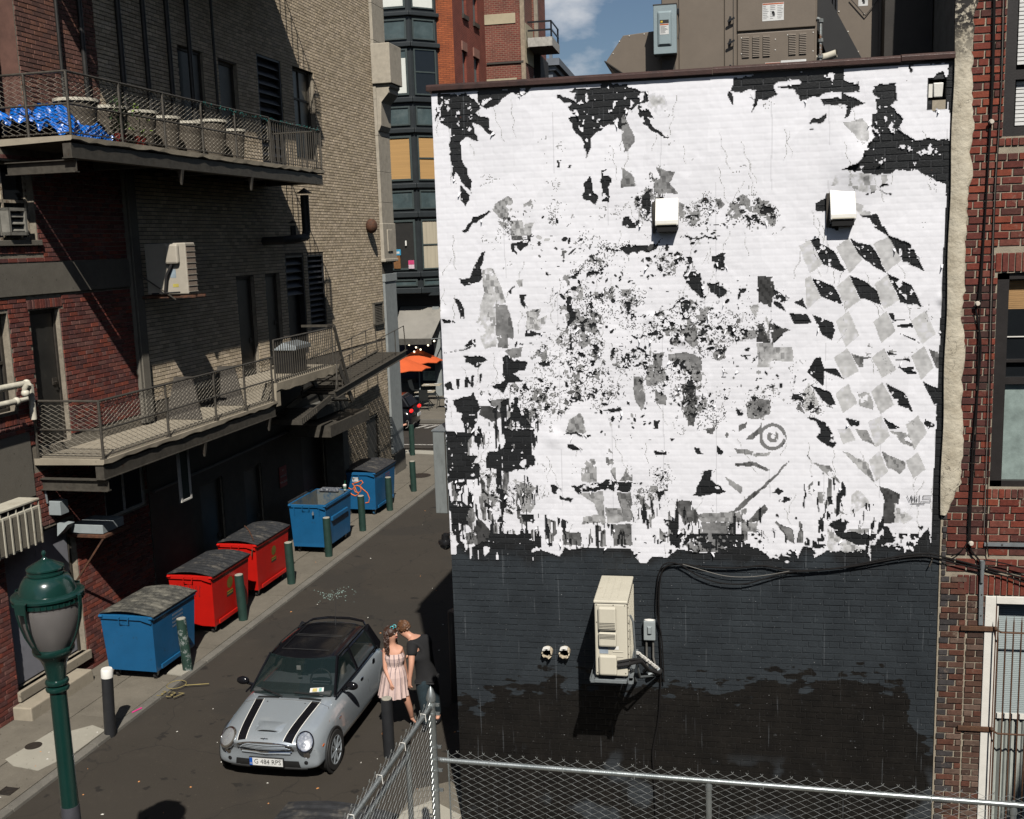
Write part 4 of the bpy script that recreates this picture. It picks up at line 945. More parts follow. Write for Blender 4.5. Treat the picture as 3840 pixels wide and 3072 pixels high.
# balconies
M_steel=mat('brown_grey_steel',(.085,.076,.062),.55,.3,var=.3,scale=10,dark=(.06,.032,.02),dmin=.6,dmax=.7,dscale=8)
M_rail=mat('weathered_rail',(.10,.09,.075),.5,.4,var=.25,scale=20,dark=(.05,.04,.03),dmin=.5,dmax=.7)
M_mesh=mat('old_wire_mesh',(.26,.235,.19),.7,.0,var=.2,bump=0)
def mesh_wire(P,u0,u1,z0_,z1_,pitch,r_,name,m,parent,top_barbs=0.0,zfun=None,kind='stuff'):
 """chain-link: zig-zag wires woven one into the next; P(u,z,d)->xyz"""
 mb=MB();w=pitch;hh=pitch;n=int((u1-u0)/w)+1;rows_=int((z1_-z0_)/(hh/1.0))+1
 for i in range(n+1):
  u=u0+i*w;pts=[]
  k=0;z_=z0_
  while z_<=z1_+1e-6:
   uu=u+(w/2 if(k+i)%2 else-w/2)*1.0
   uu=min(max(uu,u0),u1)
   pts.append(P(uu,z_+(zfun(uu)if zfun else 0),(r_*.8 if(k+i)%2 else-r_*.8)));z_+=hh/2;k+=1
  if len(pts)>1:mb.tube(pts,r_,3,False)
  if top_barbs:
   t_=Vector(pts[-1]);mb.tube([t_,t_+Vector((P(.5,0,0)[0]-P(0,0,0)[0],P(.5,0,0)[1]-P(0,0,0)[1],0))*.02+Vector((0,0,top_barbs))],r_,3,False)
   mb.tube([t_,t_-Vector((P(.5,0,0)[0]-P(0,0,0)[0],P(.5,0,0)[1]-P(0,0,0)[1],0))*.03+Vector((0,0,top_barbs))],r_,3,False)
 return mb.build(name,m,parent,kind=kind)
TB=-10.62
def rough_slab(mb,t0,t1,s0,s1,z0_,z1_,seg=.22,amp=.018):
 """slab whose lower edge has crumbled"""
 n=max(2,int((s1-s0)/seg));rr=random.Random(int(s0*31+z0_*7));pr=None
 for k in range(n+1):
  s_=s0+(s1-s0)*k/n;dz=rr.uniform(-amp,amp*2.2);dx=rr.uniform(-amp,amp*.3)
  cur=[(t0,s_,z0_),(t1+dx-.02,s_,z0_+max(0,dz)),(t1+dx*.6,s_,z0_+max(0,dz)+.02),(t1+dx*.2,s_,z1_),(t0,s_,z1_)]
  if pr:
   base=len(mb.v);mb.add(pr+cur,[(i,(i+1)%5,(i+1)%5+5,i+5)for i in range(5)])
  if k in(0,n):mb.add(cur,[(0,1,2,3,4)])
  pr=cur
def ibeam(mb,p,q,h=.2,w=.12,ft=.015,wt=.012):
 p=Vector(p);q=Vector(q)
 mb.bar(p+Vector((0,0,h/2-ft/2)),q+Vector((0,0,h/2-ft/2)),w,ft);mb.bar(p-Vector((0,0,h/2-ft/2)),q-Vector((0,0,h/2-ft/2)),w,ft);mb.bar(p,q,wt,h-2*ft)
def rail_run(parent,p,q,h,posts,mid=True,mesh=True,bars=False,zstep=0):
 """railing between two plan points (t,s,z)"""
 p=Vector(p);q=Vector(q);d=(q-p);L_=d.length;d.normalize()
 b=MB();b.tube([p+Vector((0,0,h)),q+Vector((0,0,h))],.021,8);b.build('top_rail',M_rail,parent,True)
 if mid:b=MB();b.tube([p+Vector((0,0,h*.5)),q+Vector((0,0,h*.5))],.017,8);b.build('middle_rail',M_rail,parent,True)
 b=MB();b.tube([p+Vector((0,0,.05)),q+Vector((0,0,.05))],.010,6);b.build('bottom_rail',M_rail,parent,True)
 for u in posts:
  b=MB();c=p+d*u;b.tube([c+Vector((0,0,-.02)),c+Vector((0,0,h))],.023,8);b.box(c.x-.04,c.x+.04,c.y-.04,c.y+.04,c.z-.0,c.z+.015);b.build('post',M_rail,parent,True)
 if mesh:mesh_wire(lambda u,z_,dd:tuple(p+d*u+Vector((-d.y,d.x,0))*(dd+.03)+Vector((0,0,z_))),0,L_,.04,h,.075,.0055,'wire_mesh',M_mesh,parent)
 if bars:
  n=int(L_/.115);me=None
  for k in range(n+1):
   c=p+d*(L_*k/n)
   if me is None:
    bb=MB();bb.box(-.008,.008,-.008,.008,.02,h);o_=bb.build('baluster',M_rail,parent);me=o_.data
   else:o_=bpy.data.objects.new('baluster',me);COL.objects.link(o_);o_.parent=parent
   o_.location=c
def balcony(z_,s0,s1,label,low_step=None,extra=True,bars_from=None):
 r_=empty('balcony',(0,0,0),-BETA,label,'balcony',None)
 b=MB();end=low_step if low_step else s1
 rough_slab(b,TF+.0,TB,s0,end,z_-.11,z_);b.build('floor_slab',M_conc,r_)
 if low_step:
  b=MB();rough_slab(b,TF+.0,TB,low_step,s1,z_+.39-.24,z_+.39,amp=.03);b.box(TF,TB-.01,low_step-.02,low_step+.18,z_-.13,z_+.3);b.build('floor_slab',M_conc,r_)
 b=MB();b.box(TB-.20,TB-.045,s0+.03,end-.05,z_-.33,z_-.112);b.box(TB-.22,TB-.03,s0+.02,end-.04,z_-.345,z_-.33);b.build('edge_beam',M_steel,r_)
 k=0;u=s0+.14
 while u<end:
  b=MB();ibeam(b,(TF,u,z_-.46 if k==0 else z_-.25),(TB-.05,u,z_-.46 if k==0 else z_-.25),.2 if k==0 else .2);b.build('beam',M_steel,r_)
  u+=2.3;k+=1
 for u in(s0+3.3,s0+6.1):
  b=MB();b.hexa([(TB-.10,u,z_-.62),(TB-.07,u,z_-.62),(TB-.07,u+.03,z_-.62),(TB-.10,u+.03,z_-.62)],[(TB-.14,u-.05,z_-.34),(TB-.03,u-.05,z_-.34),(TB-.03,u+.05,z_-.34),(TB-.14,u+.05,z_-.34)]);b.build('hanger',M_steel,r_)
 return r_
B1=balcony(Z1,S0+.05,25.15,'lower concrete balcony behind chain-link on the brick building',low_step=21.55)
rail_run(B1,(TF+.02,S0+.11,Z1),(TB-.05,S0+.11,Z1),.97,[.02,1.26])
rail_run(B1,(TB-.05,S0+.11,Z1),(TB-.05,21.5,Z1),.97,[2.0,3.75,5.0,6.28])
rail_run(B1,(TB-.05,21.62,Z1+.39),(TB-.05,24.9,Z1+.39),.95,[0,3.28],mid=False,mesh=False,bars=True)
B2=balcony(Z2,S0,S1,'upper concrete balcony with a row of tall planters and blue tarpaulin behind its mesh')
rail_run(B2,(TF+.02,S0+.06,Z2),(TB-.05,S0+.06,Z2),.98,[.5,1.26])
rail_run(B2,(TB-.05,S0+.06,Z2),(TB-.05,22.1,Z2),.98,[1.4,2.75,4.1,5.45,7.03])
rail_run(B2,(TB-.05,22.1,Z2),(TB-.05,S1-.03,Z2),.94,[2.8],mid=False,mesh=False,bars=True)
rail_run(B2,(TB-.05,S1-.05,Z2),(TF+.02,S1-.05,Z2),.94,[],mid=False,mesh=False,bars=True)
B3=balcony(Z3,S0,S1,'topmost balcony overhead on the brick building, seen only by its dark underside')
rail_run(B3,(TB-.05,S0+.06,Z3),(TB-.05,S1-.05,Z3),.98,[1.4,2.75,4.1,5.45,7.03],mesh=False,bars=True)
rail_run(B3,(TB-.05,S1-.05,Z3),(TF+.02,S1-.05,Z3),.94,[],mid=False,mesh=False,bars=True)
# raised fire-escape stair at the end of the lower balcony
fe=empty('fire_escape_stair',(0,0,0),-BETA,'steel fire-escape stair with thin handrails, swung out level past the lower balcony','stair')
p0,p1=Vector((TB,24.75,3.82)),Vector((TB,30.3,4.28));p2,p3=Vector((TF+.42,24.75,3.82)),Vector((TF+.42,30.3,4.28))
for(a,c)in((p0,p1),(p2,p3)):
 b=MB();b.bar(a,c,.025,.19);b.bar(a+Vector((.03,0,.085)),c+Vector((.03,0,.085)),.07,.012);b.bar(a+Vector((.03,0,-.085)),c+Vector((.03,0,-.085)),.07,.012);b.build('stringer',M_steel,fe)
n=20;me=None
for k in range(n):
 f=(k+.5)/n;c=p0.lerp(p1,f)
 if me is None:
  bb=MB()
  for q in range(4):bb.box(TF+.45-TB,-.02,-.10+q*.062,-.10+q*.062+.034,-.008,.012)
  bb.box(TF+.45-TB,-.02,-.105,-.1,-.03,.012);o_=bb.build('tread',M_steel,fe);me=o_.data
 else:o_=bpy.data.objects.new('tread',me);COL.objects.link(o_);o_.parent=fe
 o_.location=c+Vector((0,0,.03))
for(a,c)in((p0,p1),(p2,p3)):
 b=MB();up=Vector((0,0,.82));b.tube([a+Vector((0,.1,.1)),a+up+Vector((0,.25,0)),c+up-Vector((0,.1,0)),c+Vector((0,0,.1))],.016,8);b.build('handrail',M_rail,fe,True)
 for f in(.2,.42,.64,.84):
  b=MB();q=a.lerp(c,f);b.tube([q,q+up],.013,6);b.build('rail_post',M_rail,fe,True)
# upper flight from the landing: frame, handrails and open treads beneath
fl=empty('fire_escape_flight',(0,0,0),-BETA,'short steel flight with open treads dropping from the end of the lower balcony','stair')
b=MB();b.bar((TB,24.95,5.55),(TB,25.75,3.85),.04,.10);b.bar((TB-.05,24.6,5.56),(TB-.05,24.98,5.56),.05,.05);b.bar((TF+.45,24.95,5.55),(TB,24.95,5.55),.04,.06);b.build('inclined_rail',M_steel,fl)
for x in(TB,TB-.85):b=MB();b.bar((x,25.1,4.5),(x,25.9,3.5),.03,.17);b.build('stringer',M_steel,fl)
for k in range(5):
 b=MB();b.box(TB-.85,TB,25.15+k*.18,25.33+k*.18,4.28-k*.2,4.30-k*.2);b.build('tread',M_steel,fl)
for u in(24.98,25.28,25.6):
 b=MB();b.tube([(TB,u,3.9),(TB,u,5.45-(u-24.98)*2.1)],.013,6);b.build('rail_post',M_rail,fl,True)
# counterweight end of the swinging stair, over the dumpsters
cw=empty('stair_counterweight',(0,0,0),-BETA,'dark steel counterweight frame hanging under the lower balcony end','counterweight')
b=MB();b.bar((TB-.1,24.7,3.75),(TB-.1,22.9,3.45),.05,.14);b.bar((TB-.9,24.7,3.75),(TB-.9,22.9,3.45),.05,.14);b.build('arm',M_steel,cw)
b=MB()
for k in range(9):b.box(TB-.95,TB-.05,22.85+k*.11,22.9+k*.11,3.38+k*.018,3.50+k*.018)
b.build('grating',M_steel,cw)
bx=MB();bx.box(TF+.02,TB-.1,24.6,27.3,2.75,3.05);bx.build('beam',M_steel,cw)
# side panels and roller door surround below the stair (grey blockwork pier)
b=MB();b.box(TF,TF+.55,26.95,27.35,0,3.1);b.build('pier',M_dkpaint2,lb,bevel=.01)
b=MB();b.box(TF,TF+.6,25.2,27.4,3.1,3.35);b.build('canopy',M_dkpaint2,lb,bevel=.01)
# BRICK BUILDING AT THE RIGHT EDGE
rb=empty('red_brick_building',(0,0,0),0,'tall red brick building at the right edge with a ragged cream plaster strip','building')
XB0,XB1,ZB=2.535,14.0,27.0  # height and depth beyond the view enlarged to shut out sky light
W1=(3.035,4.1,8.43,10.6);W2=(3.04,4.1,4.60,6.985);W3=(3.04,4.0,.35,3.33)
rholes=[W1,W2,W3]
PR=lambda u,z,d=0:(u,YM-.012-d,z)
b=MB();sheet(b,PR,XB0,XB1,0,ZB,rholes,-.003)
for h in rholes:reveal(b,PR,h,.20,-.003);b.quad(PR(h[0],h[2],-.2),PR(h[1],h[2],-.2),PR(h[1],h[3],-.2),PR(h[0],h[3],-.2))
b.quad(PR(XB0,0),PR(XB0,ZB),(XB0,YM+24,ZB),(XB0,YM+24,0));b.quad(PR(XB0,ZB),PR(XB1,ZB),(XB1,YM+24,ZB),(XB0,YM+24,ZB));b.quad(PR(XB1,0),PR(XB1,ZB),(XB1,YM+24,ZB),(XB1,YM+24,0))
M_mort2=mat('pale_mortar',(.33,.285,.215),.95,var=.2,scale=20,bump=.6,bscale=110,dark=(.20,.17,.13),dmin=.5,dmax=.75,dscale=5)
b.build('wall',M_mort2,rb)
def rred(u,z):
 c=random.choice([(.175,.040,.024),(.15,.034,.022),(.20,.048,.026),(.12,.032,.024),(.085,.030,.024),(.16,.05,.035)])
 if z<6.9 and u<2.95:c=random.choice([(.10,.030,.022),(.075,.026,.022),(.13,.034,.022),(.055,.026,.022)])
 k=random.uniform(.85,1.15);return tuple(v*k for v in c)
def rbrown(u,z):
 c=random.choice([(.075,.040,.028),(.095,.05,.036),(.06,.036,.028),(.11,.045,.03),(.13,.085,.065)])
 if u<2.66 and random.random()<.5:c=(.05,.045,.045)
 k=random.uniform(.8,1.2);return tuple(v*k for v in c)
sold2=[(W2[0]-.03,XB1,6.99,7.21),(2.73,XB1,3.345,3.575),(W1[0]-.04,XB1,8.33,8.42),(W2[0]-.04,XB1,4.47,4.585)]
rh=[(h[0]-.002,h[1]+.3,h[2],h[3])for h in rholes]
rbr=lay_bricks(PR,2.60,5.2,3.80,15.0,rh,.0825,.222,rred,joint=.013,header_every=6,soldiers=sold2,keep=lambda u,z:not(u<2.70 and z>4.5))
rbr+=lay_bricks(PR,2.60,5.2,3.60,3.79,rh,.0825,.222,rred,joint=.013)
rbr+=lay_bricks(PR,2.555,2.835,.02,4.35,[(2.6,3,3.56,4.4)],.0735,.205,rbrown,joint=.014)
rbr+=lay_bricks(PR,2.85,5.2,.02,3.34,rh,.0735,.205,rbrown,joint=.014)
for s_ in sold2[1:2]:
 rbr+=[(s_[0]+i*.067+.006,s_[0]+(i+1)*.067-.005,s_[2],s_[3],rred(s_[0]+i*.067,5))for i in range(36)]
M_rr_i=brick_mat('red_face_brick',True,.8,.3,stain=((.20,.15,.115),9,.60,.74));M_rr_j=brick_mat('red_face_brickwork',False,.8,.3,stain=((.20,.15,.115),9,.60,.74))
put_bricks(rbr,PR,0,rb,M_rr_i,M_rr_j,proud=.013)
# ragged plaster strip, lumpy, with tar at its top
def plaster():
 m,nt,b_=node_mat('cream_plaster');L=nt.links.new
 ge=nt.nodes.new('ShaderNodeNewGeometry');sp=nt.nodes.new('ShaderNodeSeparateXYZ');L(ge.outputs['Position'],sp.inputs[0])
 def N(sc,d=6,r=.65):
  n=nt.nodes.new('ShaderNodeTexNoise');n.inputs['Scale'].default_value=sc;n.inputs['Detail'].default_value=d;n.inputs['Roughness'].default_value=r;L(ge.outputs['Position'],n.inputs['Vector']);return n.outputs[0]
 def MR(i,a,b2,c=0.,d=1.):
  r_=nt.nodes.new('ShaderNodeMapRange');L(i,r_.inputs[0])
  for k,v in zip((1,2,3,4),(a,b2,c,d)):r_.inputs[k].default_value=v
  return r_.outputs[0]
 def MIX(f,a,c2):
  x=nt.nodes.new('ShaderNodeMixRGB');L(f,x.inputs[0]);L(a,x.inputs[1]);x.inputs[2].default_value=(*c2,1);return x.outputs[0]
 def MATH(op,a,b2):
  x=nt.nodes.new('ShaderNodeMath');x.operation=op
  for k,v in enumerate((a,b2)):
   if isinstance(v,(int,float)):x.inputs[k].default_value=v
   else:L(v,x.inputs[k])
  return x.outputs[0]
 c=MIX(MR(N(5),.4,.7),nt_rgb(nt,(.54,.49,.385)),(.40,.35,.26))
 c=MIX(MR(N(40,4),.6,.75,0,.5),c,(.26,.22,.17))
 vo=nt.nodes.new('ShaderNodeTexVoronoi');vo.feature='DISTANCE_TO_EDGE';vo.inputs['Scale'].default_value=6
 ad=nt.nodes.new('ShaderNodeMixRGB');ad.blend_type='ADD';ad.inputs[0].default_value=.2;nn=nt.nodes.new('ShaderNodeTexNoise');nn.inputs['Scale'].default_value=9;nn.inputs['Detail'].default_value=5
 L(ge.outputs['Position'],nn.inputs['Vector']);L(ge.outputs['Position'],ad.inputs[1]);L(nn.outputs['Color'],ad.inputs[2]);L(ad.outputs[0],vo.inputs['Vector'])
 crack=MATH('MULTIPLY',MR(vo.outputs['Distance'],0,.02,1,0),MR(N(2.0,3),.52,.6));c=MIX(crack,c,(.05,.042,.035))
 tar=MATH('MULTIPLY',MR(N(14,6,.7),.42,.50),MR(sp.outputs['Z'],9.15,9.6));c=MIX(tar,c,(.018,.016,.014))
 L(c,b_.inputs['Base Color']);b_.inputs['Roughness'].default_value=.85
 bp=nt.nodes.new('ShaderNodeBump');bp.inputs['Strength'].default_value=.7;bp.inputs['Distance'].default_value=.03
 L(N(11,8,.6),bp.inputs['Height']);L(bp.outputs[0],b_.inputs['Normal'])
 return m
rr=random.Random(9);n=190;zz_=[4.28+(16.0-4.3)*k/n for k in range(n+1)]
vs_,fs_=[],[];wx=0.0
for k,z in enumerate(zz_):
 wx+=rr.uniform(-.022,.022);wx*=.86
 x0=XB0-.012+.006*math.sin(z*5);x1=2.725+wx+rr.uniform(-.008,.008)
 if z<4.6:x1=2.60+(z-4.28)*.35+rr.uniform(-.01,.01)
 row_=[(x0,YM+.02,z),(x0-.004,YM-.045,z)]+[(x0+(x1-x0)*f,YM-.050-.016*math.sin(math.pi*f)+rr.uniform(-.005,.005),z)for f in(.2,.4,.6,.8)]+[(x1-.01,YM-.040,z),(x1,YM-.012,z)]
 vs_+=row_
m_=8
for k in range(n):
 for i in range(m_-1):a=k*m_+i;fs_.append((a,a+1,a+1+m_,a+m_))
b=MB();b.add(vs_,fs_);b.build('plaster_strip',plaster(),rb,True)
# windows of the right-hand building
M_blkfr=mat('black_window_frame',(.022,.019,.018),.45,var=.2)
M_whfr=mat('white_painted_frame',(.72,.70,.64),.6,var=.06,scale=8,dark=(.40,.30,.22),dmin=.66,dmax=.7,dscale=12)
M_blind=mat('white_blind',(.68,.68,.66),.6,var=.05)
M_bamboo=mat('bamboo_blind',(.40,.235,.10),.7,var=.2,scale=3,stretch=(1,1,14))
M_curt=mat('pale_green_curtain',(.42,.45,.41),.8,var=.1)
m_,nt_,b_=node_mat('window_glass');b_.inputs['Base Color'].default_value=(.9,.95,.95,1);b_.inputs['Transmission Weight'].default_value=1;b_.inputs['Roughness'].default_value=.0;b_.inputs['IOR'].default_value=1.15;M_glass=m_
def wbox(r_,name,m,x0,x1,d0,d1,z0_,z1_,bevel=0,**k):
 b=MB();b.box(x0,x1,YM-d1,YM-d0,z0_,z1_);return b.build(name,m,r_,bevel=bevel,**k)
w_=empty('window',(0,0,0));w_.parent=rb;w_['label']='upper window with white slatted blind'
wbox(w_,'frame',M_blkfr,W1[0],W1[0]+.11,-.14,.0,W1[2],W1[3]);wbox(w_,'frame',M_blkfr,W1[0]+.11,W1[1],-.14,-.01,W1[2],W1[2]+.10)
wbox(w_,'meeting_rail',M_blkfr,W1[0]+.11,W1[1],-.12,-.05,9.02,9.12)
b=MB();x0,x1=W1[0]+.15,W1[1]
for k in range(38):
 z=W1[2]+.12+k*.042
 if 9.0<z<9.14:continue
 b.box(x0,x1,YM+.115,YM+.13,z,z+.034)
b.build('blind_slats',M_blind,w_,kind='stuff');wbox(w_,'backing',M_hole,x0,x1,-.19,-.17,W1[2],W1[3])
w_=empty('window',(0,0,0));w_.parent=rb;w_['label']='middle window with short bamboo blind and milky lower pane'
wbox(w_,'frame',M_blkfr,W2[0],W2[0]+.13,-.14,-.02,W2[2],W2[3]);wbox(w_,'frame',M_blkfr,W2[0],W2[1],-.14,-.02,W2[2],W2[2]+.07);wbox(w_,'frame',M_blkfr,W2[0],W2[1],-.14,-.02,W2[3]-.07,W2[3])
wbox(w_,'meeting_rail',M_blkfr,W2[0]+.1,W2[1],-.12,-.03,5.76,5.83);wbox(w_,'glazing_bar',M_whfr,W2[0]+.13,W2[1],-.1,-.08,6.275,6.285);wbox(w_,'glazing_bar',M_blkfr,W2[0]+.13,W2[1],-.12,-.05,6.0,6.03)
b=MB()
for k in range(22):b.box(W2[0]+.15,W2[1],YM+.125,YM+.13,6.40+k*.0225,6.419+k*.0225)
b.build('bamboo_slats',M_bamboo,w_,kind='stuff')
wbox(w_,'pane',M_glass_dk,W2[0]+.12,W2[1],-.105,-.10,5.8,W2[3]-.4);wbox(w_,'pane',mat('milky_pane',(.25,.31,.29),.35,var=.35,scale=4),W2[0]+.13,W2[1],-.10,-.09,W2[2]+.07,5.76)
w_=empty('window',(0,0,0));w_.parent=rb;w_['label']='lowest window, white frame with curtain behind rusty bars'
wbox(w_,'frame',M_whfr,W3[0],W3[0]+.115,-.08,.035,W3[2],W3[3],.004);wbox(w_,'frame',M_whfr,W3[0]+.118,W3[1],-.08,.035,W3[3]-.085,W3[3],.004)
wbox(w_,'inner_frame',mat('brown_strip',(.08,.035,.02),.6),W3[0]+.118,W3[0]+.135,-.1,.01,W3[2],W3[3]-.09);wbox(w_,'inner_frame',M_whfr,W3[0]+.137,W3[0]+.152,-.1,.0,W3[2],W3[3]-.09)
b=MB()
for k in range(60):b.box(W3[0]+.155,W3[1],YM+.135,YM+.14,1.86+k*.0232,1.878+k*.0232)
b.build('blind_slats',mat('grey_blind',(.40,.46,.46),.6,var=.05),w_,kind='stuff');wbox(w_,'blind_rail',M_whfr,W3[0]+.16,W3[1],-.135,-.11,1.80,1.86)
b=MB();nn=60;P_=[]
for i in range(nn+1):
 x=W3[0]+.155+(W3[1]-W3[0]-.15)*i/nn;P_.append((x,YM+.15+.018*math.sin(i*1.35)))
for i in range(nn):b.quad((P_[i][0],P_[i][1],W3[2]),(P_[i+1][0],P_[i+1][1],W3[2]),(P_[i+1][0],P_[i+1][1],1.8),(P_[i][0],P_[i][1],1.8))
b.build('curtain',M_curt,w_,True)
ba=empty('window_bars',(0,0,0),0,'rusty iron security bars with spear points over the white window','window bars')
M_bar=mat('rusty_bar',(.11,.055,.03),.75,.2,var=.3,scale=30,dark=(.06,.03,.02),dmin=.5,dmax=.7)
for(z,xs)in((2.955,2.78),(1.735,2.785)):
 b=MB();b.box(xs,3.17,YM-.055,YM-.03,z-.035,z+.02);b.build('mounting_strap',M_bar,ba,bevel=.003)
 b=MB();b.tube([(3.15,YM-.05,z-.01),(3.2,YM-.13,z-.015),(3.95,YM-.13,z-.02)],.011,6);b.build('cross_bar',M_bar,ba)
for k in range(10):
 x=3.16+k*.083;b=MB();b.tube([(x,YM-.13,.4),(x,YM-.13,3.06),(x,YM-.13,3.14)],[.0085,.0085,.001],6);b.build('bar',M_bar,ba)
# flat conduit rail and steel strap on the brick
cr=empty('conduit_rail',(0,0,0),0,'grey horizontal channel screwed to the bricks above the barred window','conduit')
M_galv=mat('galvanised_grey',(.30,.33,.34),.45,.5,var=.15,scale=12)
wbox(cr,'channel',M_galv,3.0,4.5,.02,.05,3.925,3.965)
for x in(3.02,3.18):wbox(cr,'screw',M_frame,x,x+.015,.05,.056,3.938,3.952)
sp_=empty('steel_strap',(0,0,0),0,'upright grey steel strap left of the white window frame','strap')
b=MB();b.bar((2.985,YM-.045,3.52),(2.995,YM-.045,2.99),.045,.012,up=(0,1,0));b.build('strap',M_galv,sp_);b=MB();b.tube([(2.985,YM-.06,3.76),(2.985,YM-.06,3.66),(2.985,YM-.06,3.5)],[.032,.024,.018],10);b.build('cable_head',M_galv,sp_)
for z in(3.35,3.1):wbox(sp_,'screw',M_frame,2.985,2.998,.05,.058,z,z+.012)
def insul(x,z,label):
 e_=empty('wall_insulator',(x,YM-.03,z),0,label,'insulator');b=MB()
 b.tube([(0,.02,0),(0,-.05,0)],.010,8);b.build('pin',M_frame,e_);b=MB();b.tube([(0,-.03,0),(0,-.04,0),(0,-.065,0)],[.024,.030,.020],12);b.build('porcelain',mat('porcelain',(.55,.50,.42),.3),e_)
for(px,py,lab)in((3712,460,'small round white insulator on the brick beside the top right window'),(3660,1138,'small round white insulator holding black cables left of the bamboo blind window'),(3636,2032,'small pale insulator left of the grey channel')):
 p=atY(px,py,YM);insul(p.x,p.z,lab)
# bundles of cable
M_cab=mat('black_cable',(.009,.008,.008),.8,bump=0,spec=.2);M_cabg=mat('grey_wire',(.16,.15,.13),.6,bump=0)
def cable(name,pts,r_,label,m=M_cab,Y=YM-.05,parent=None,sag=0):
 P_=[]
 for p in pts:
  q=atY(p[0],p[1],p[2]if len(p)>2 else Y);P_.append(q)
 out=[]
 for i in range(len(P_)-1):
  a=P_[max(0,i-1)];b_=P_[i];c=P_[i+1];d_=P_[min(len(P_)-1,i+2)]
  for k in range(6):
   t=k/6;out.append(.5*((2*b_)+(c-a)*t+(2*a-5*b_+4*c-d_)*t*t+(3*b_-a-3*c+d_)*t**3))
 out.append(P_[-1]);b=MB();b.tube(out,r_,6)
 o_=b.build(name,m,parent,True)
 if label:tag(o_,label,'cable')
 return o_
cable('power_cable',[(3728,-60),(3722,250),(3712,500),(3695,800),(3672,1100),(3660,1160),(3668,1210),(3678,1300),(3668,1450),(3650,1650),(3640,1850),(3632,2000),(3640,2060),(3690,2120)],.010,'thick black cable running down the red bricks, the left one of the pair')
cable('power_cable',[(3733,-60),(3725,300),(3708,600),(3690,900),(3676,1150),(3670,1300),(3665,1500),(3655,1700),(3642,1900),(3640,2050),(3665,2090),(3700,2130)],.007,'thinner black cable crossing beside the thick one on the red bricks')
cable('power_cable',[(3770,-60),(3760,250),(3748,480),(3738,640),(3728,850),(3722,1100),(3712,1500),(3705,1800),(3700,2020),(3708,2090)],.006,'black cable just left of the dark window frames')
cable('telephone_wire',[(3764,-60),(3756,300),(3744,520),(3732,700),(3720,1000),(3712,1300),(3700,1700),(3690,2000)],.0045,'thin grey wire running down the red bricks',M_cabg)
cable('power_cable',[(2462,3090),(2452,2900),(2448,2820),(2466,2720),(2474,2640),(2478,2500),(2474,2380),(2470,2250),(2478,2160),(2500,2124),(2560,2116),(2640,2126),(2760,2130),(2860,2122),(2930,2134),(3020,2140),(3150,2130),(3260,2108),(3380,2085),(3470,2077),(3500,2080),(3600,2105),(3690,2128),(3770,2150),(3850,2172)],.0105,'thick black cable rising by the outdoor unit and running right under the torn paper')
cable('power_cable',[(2490,2560),(2482,2400),(2462,2300),(2464,2200),(2474,2140),(2500,2112),(2550,2118),(2620,2160),(2700,2186),(2790,2190),(2870,2170),(2950,2148),(3060,2140),(3200,2124),(3400,2090),(3500,2090),(3610,2120),(3700,2140),(3860,2190)],.008,'black cable sagging in a loop below the torn paper',Y=YM-.07)
cable('telephone_wire',[(2560,2116),(2640,2140),(2720,2160),(2800,2164),(2880,2156),(2960,2142)],.004,'thin pale wire sagging between the two black cables',M_cabg,Y=YM-.06)
cable('power_cable',[(3690,2100),(3760,2112),(3830,2130),(3880,2140)],.007,'short black cable leaving the frame at the right by the grey channel',Y=YM-.09)
cable('power_cable',[(3565,2088),(3600,2070),(3625,2040),(3640,2010)],.006,'short black cable looping from the insulator onto the horizontal bundle',Y=YM-.06)
b=MB();p=atY(3497,2088,YM);b.tube([(p.x,YM,p.z),(p.x-.02,YM-.05,p.z-.05),(p.x-.045,YM-.06,p.z-.1)],.008,6);tag(b.build('cable_hook',M_frame),'black hook under the cable at the corner of the painted wall','hook')
# THINGS FIXED TO THE MURAL WALL
M_cream=mat('cream_enamel',(.62,.58,.47),.5,var=.06,scale=5,dark=(.42,.37,.28),dmin=.60,dmax=.8,dscale=8,stretch=(1,1,.2),bump=.03)
M_white=mat('white_enamel',(.82,.80,.74),.45,var=.04)
ac=empty('outdoor_ac_unit',(0,0,0),0,'cream outdoor air-conditioning unit on brackets against the dark painted wall','air conditioner')
AX0,AX1,AZ0,AZ1,AD=-1.335,-.965,2.565,3.45,.95
def abox(name,m,x0,x1,d0,d1,z0_,z1_,parent=ac,bevel=.006,**k):return wbox(parent,name,m,x0,x1,d0,d1,z0_,z1_,bevel,**k)
abox('casing',M_cream,AX0,AX1,.05,AD,AZ0,AZ1-.02,bevel=.018)
lid_=abox('lid',M_cream,AX0-.008,AX1+.008,.04,AD+.008,AZ1-.02,AZ1+.012,bevel=.01)
for k in range(3):abox('lid_rib',M_cream,AX0+.09+k*.08,AX0+.10+k*.08,.12,AD-.1,AZ1+.012,AZ1+.017,lid_,.002)
def cover_panel(z0_,z1_,slots):
 o_=abox('service_cover',M_cream,AX0+.045,AX0+.25,AD,AD+.055,z0_,z1_,bevel=.022)
 for z in slots:abox('slot',M_hole,AX0+.06,AX0+.235,AD+.0555,AD+.0575,z,z+.006,o_,0)
 return o_
cover_panel(3.12,3.40,[3.14+k*.018 for k in range(5)]);cover_panel(2.93,3.10,[3.03+k*.016 for k in range(4)]);cover_panel(2.59,2.83,[])
abox('rating_plate',mat('label_grey',(.30,.35,.40),.5),AX0+.05,AX0+.15,AD,AD+.003,2.835,2.92,bevel=0);abox('sticker',M_white,AX0+.17,AX0+.27,AD,AD+.003,2.885,2.925,bevel=0)
for z in(2.80,2.855):abox('embossed_rib',M_cream,AX0+.2,AX0+.32,AD,AD+.006,z,z+.012,bevel=.003)
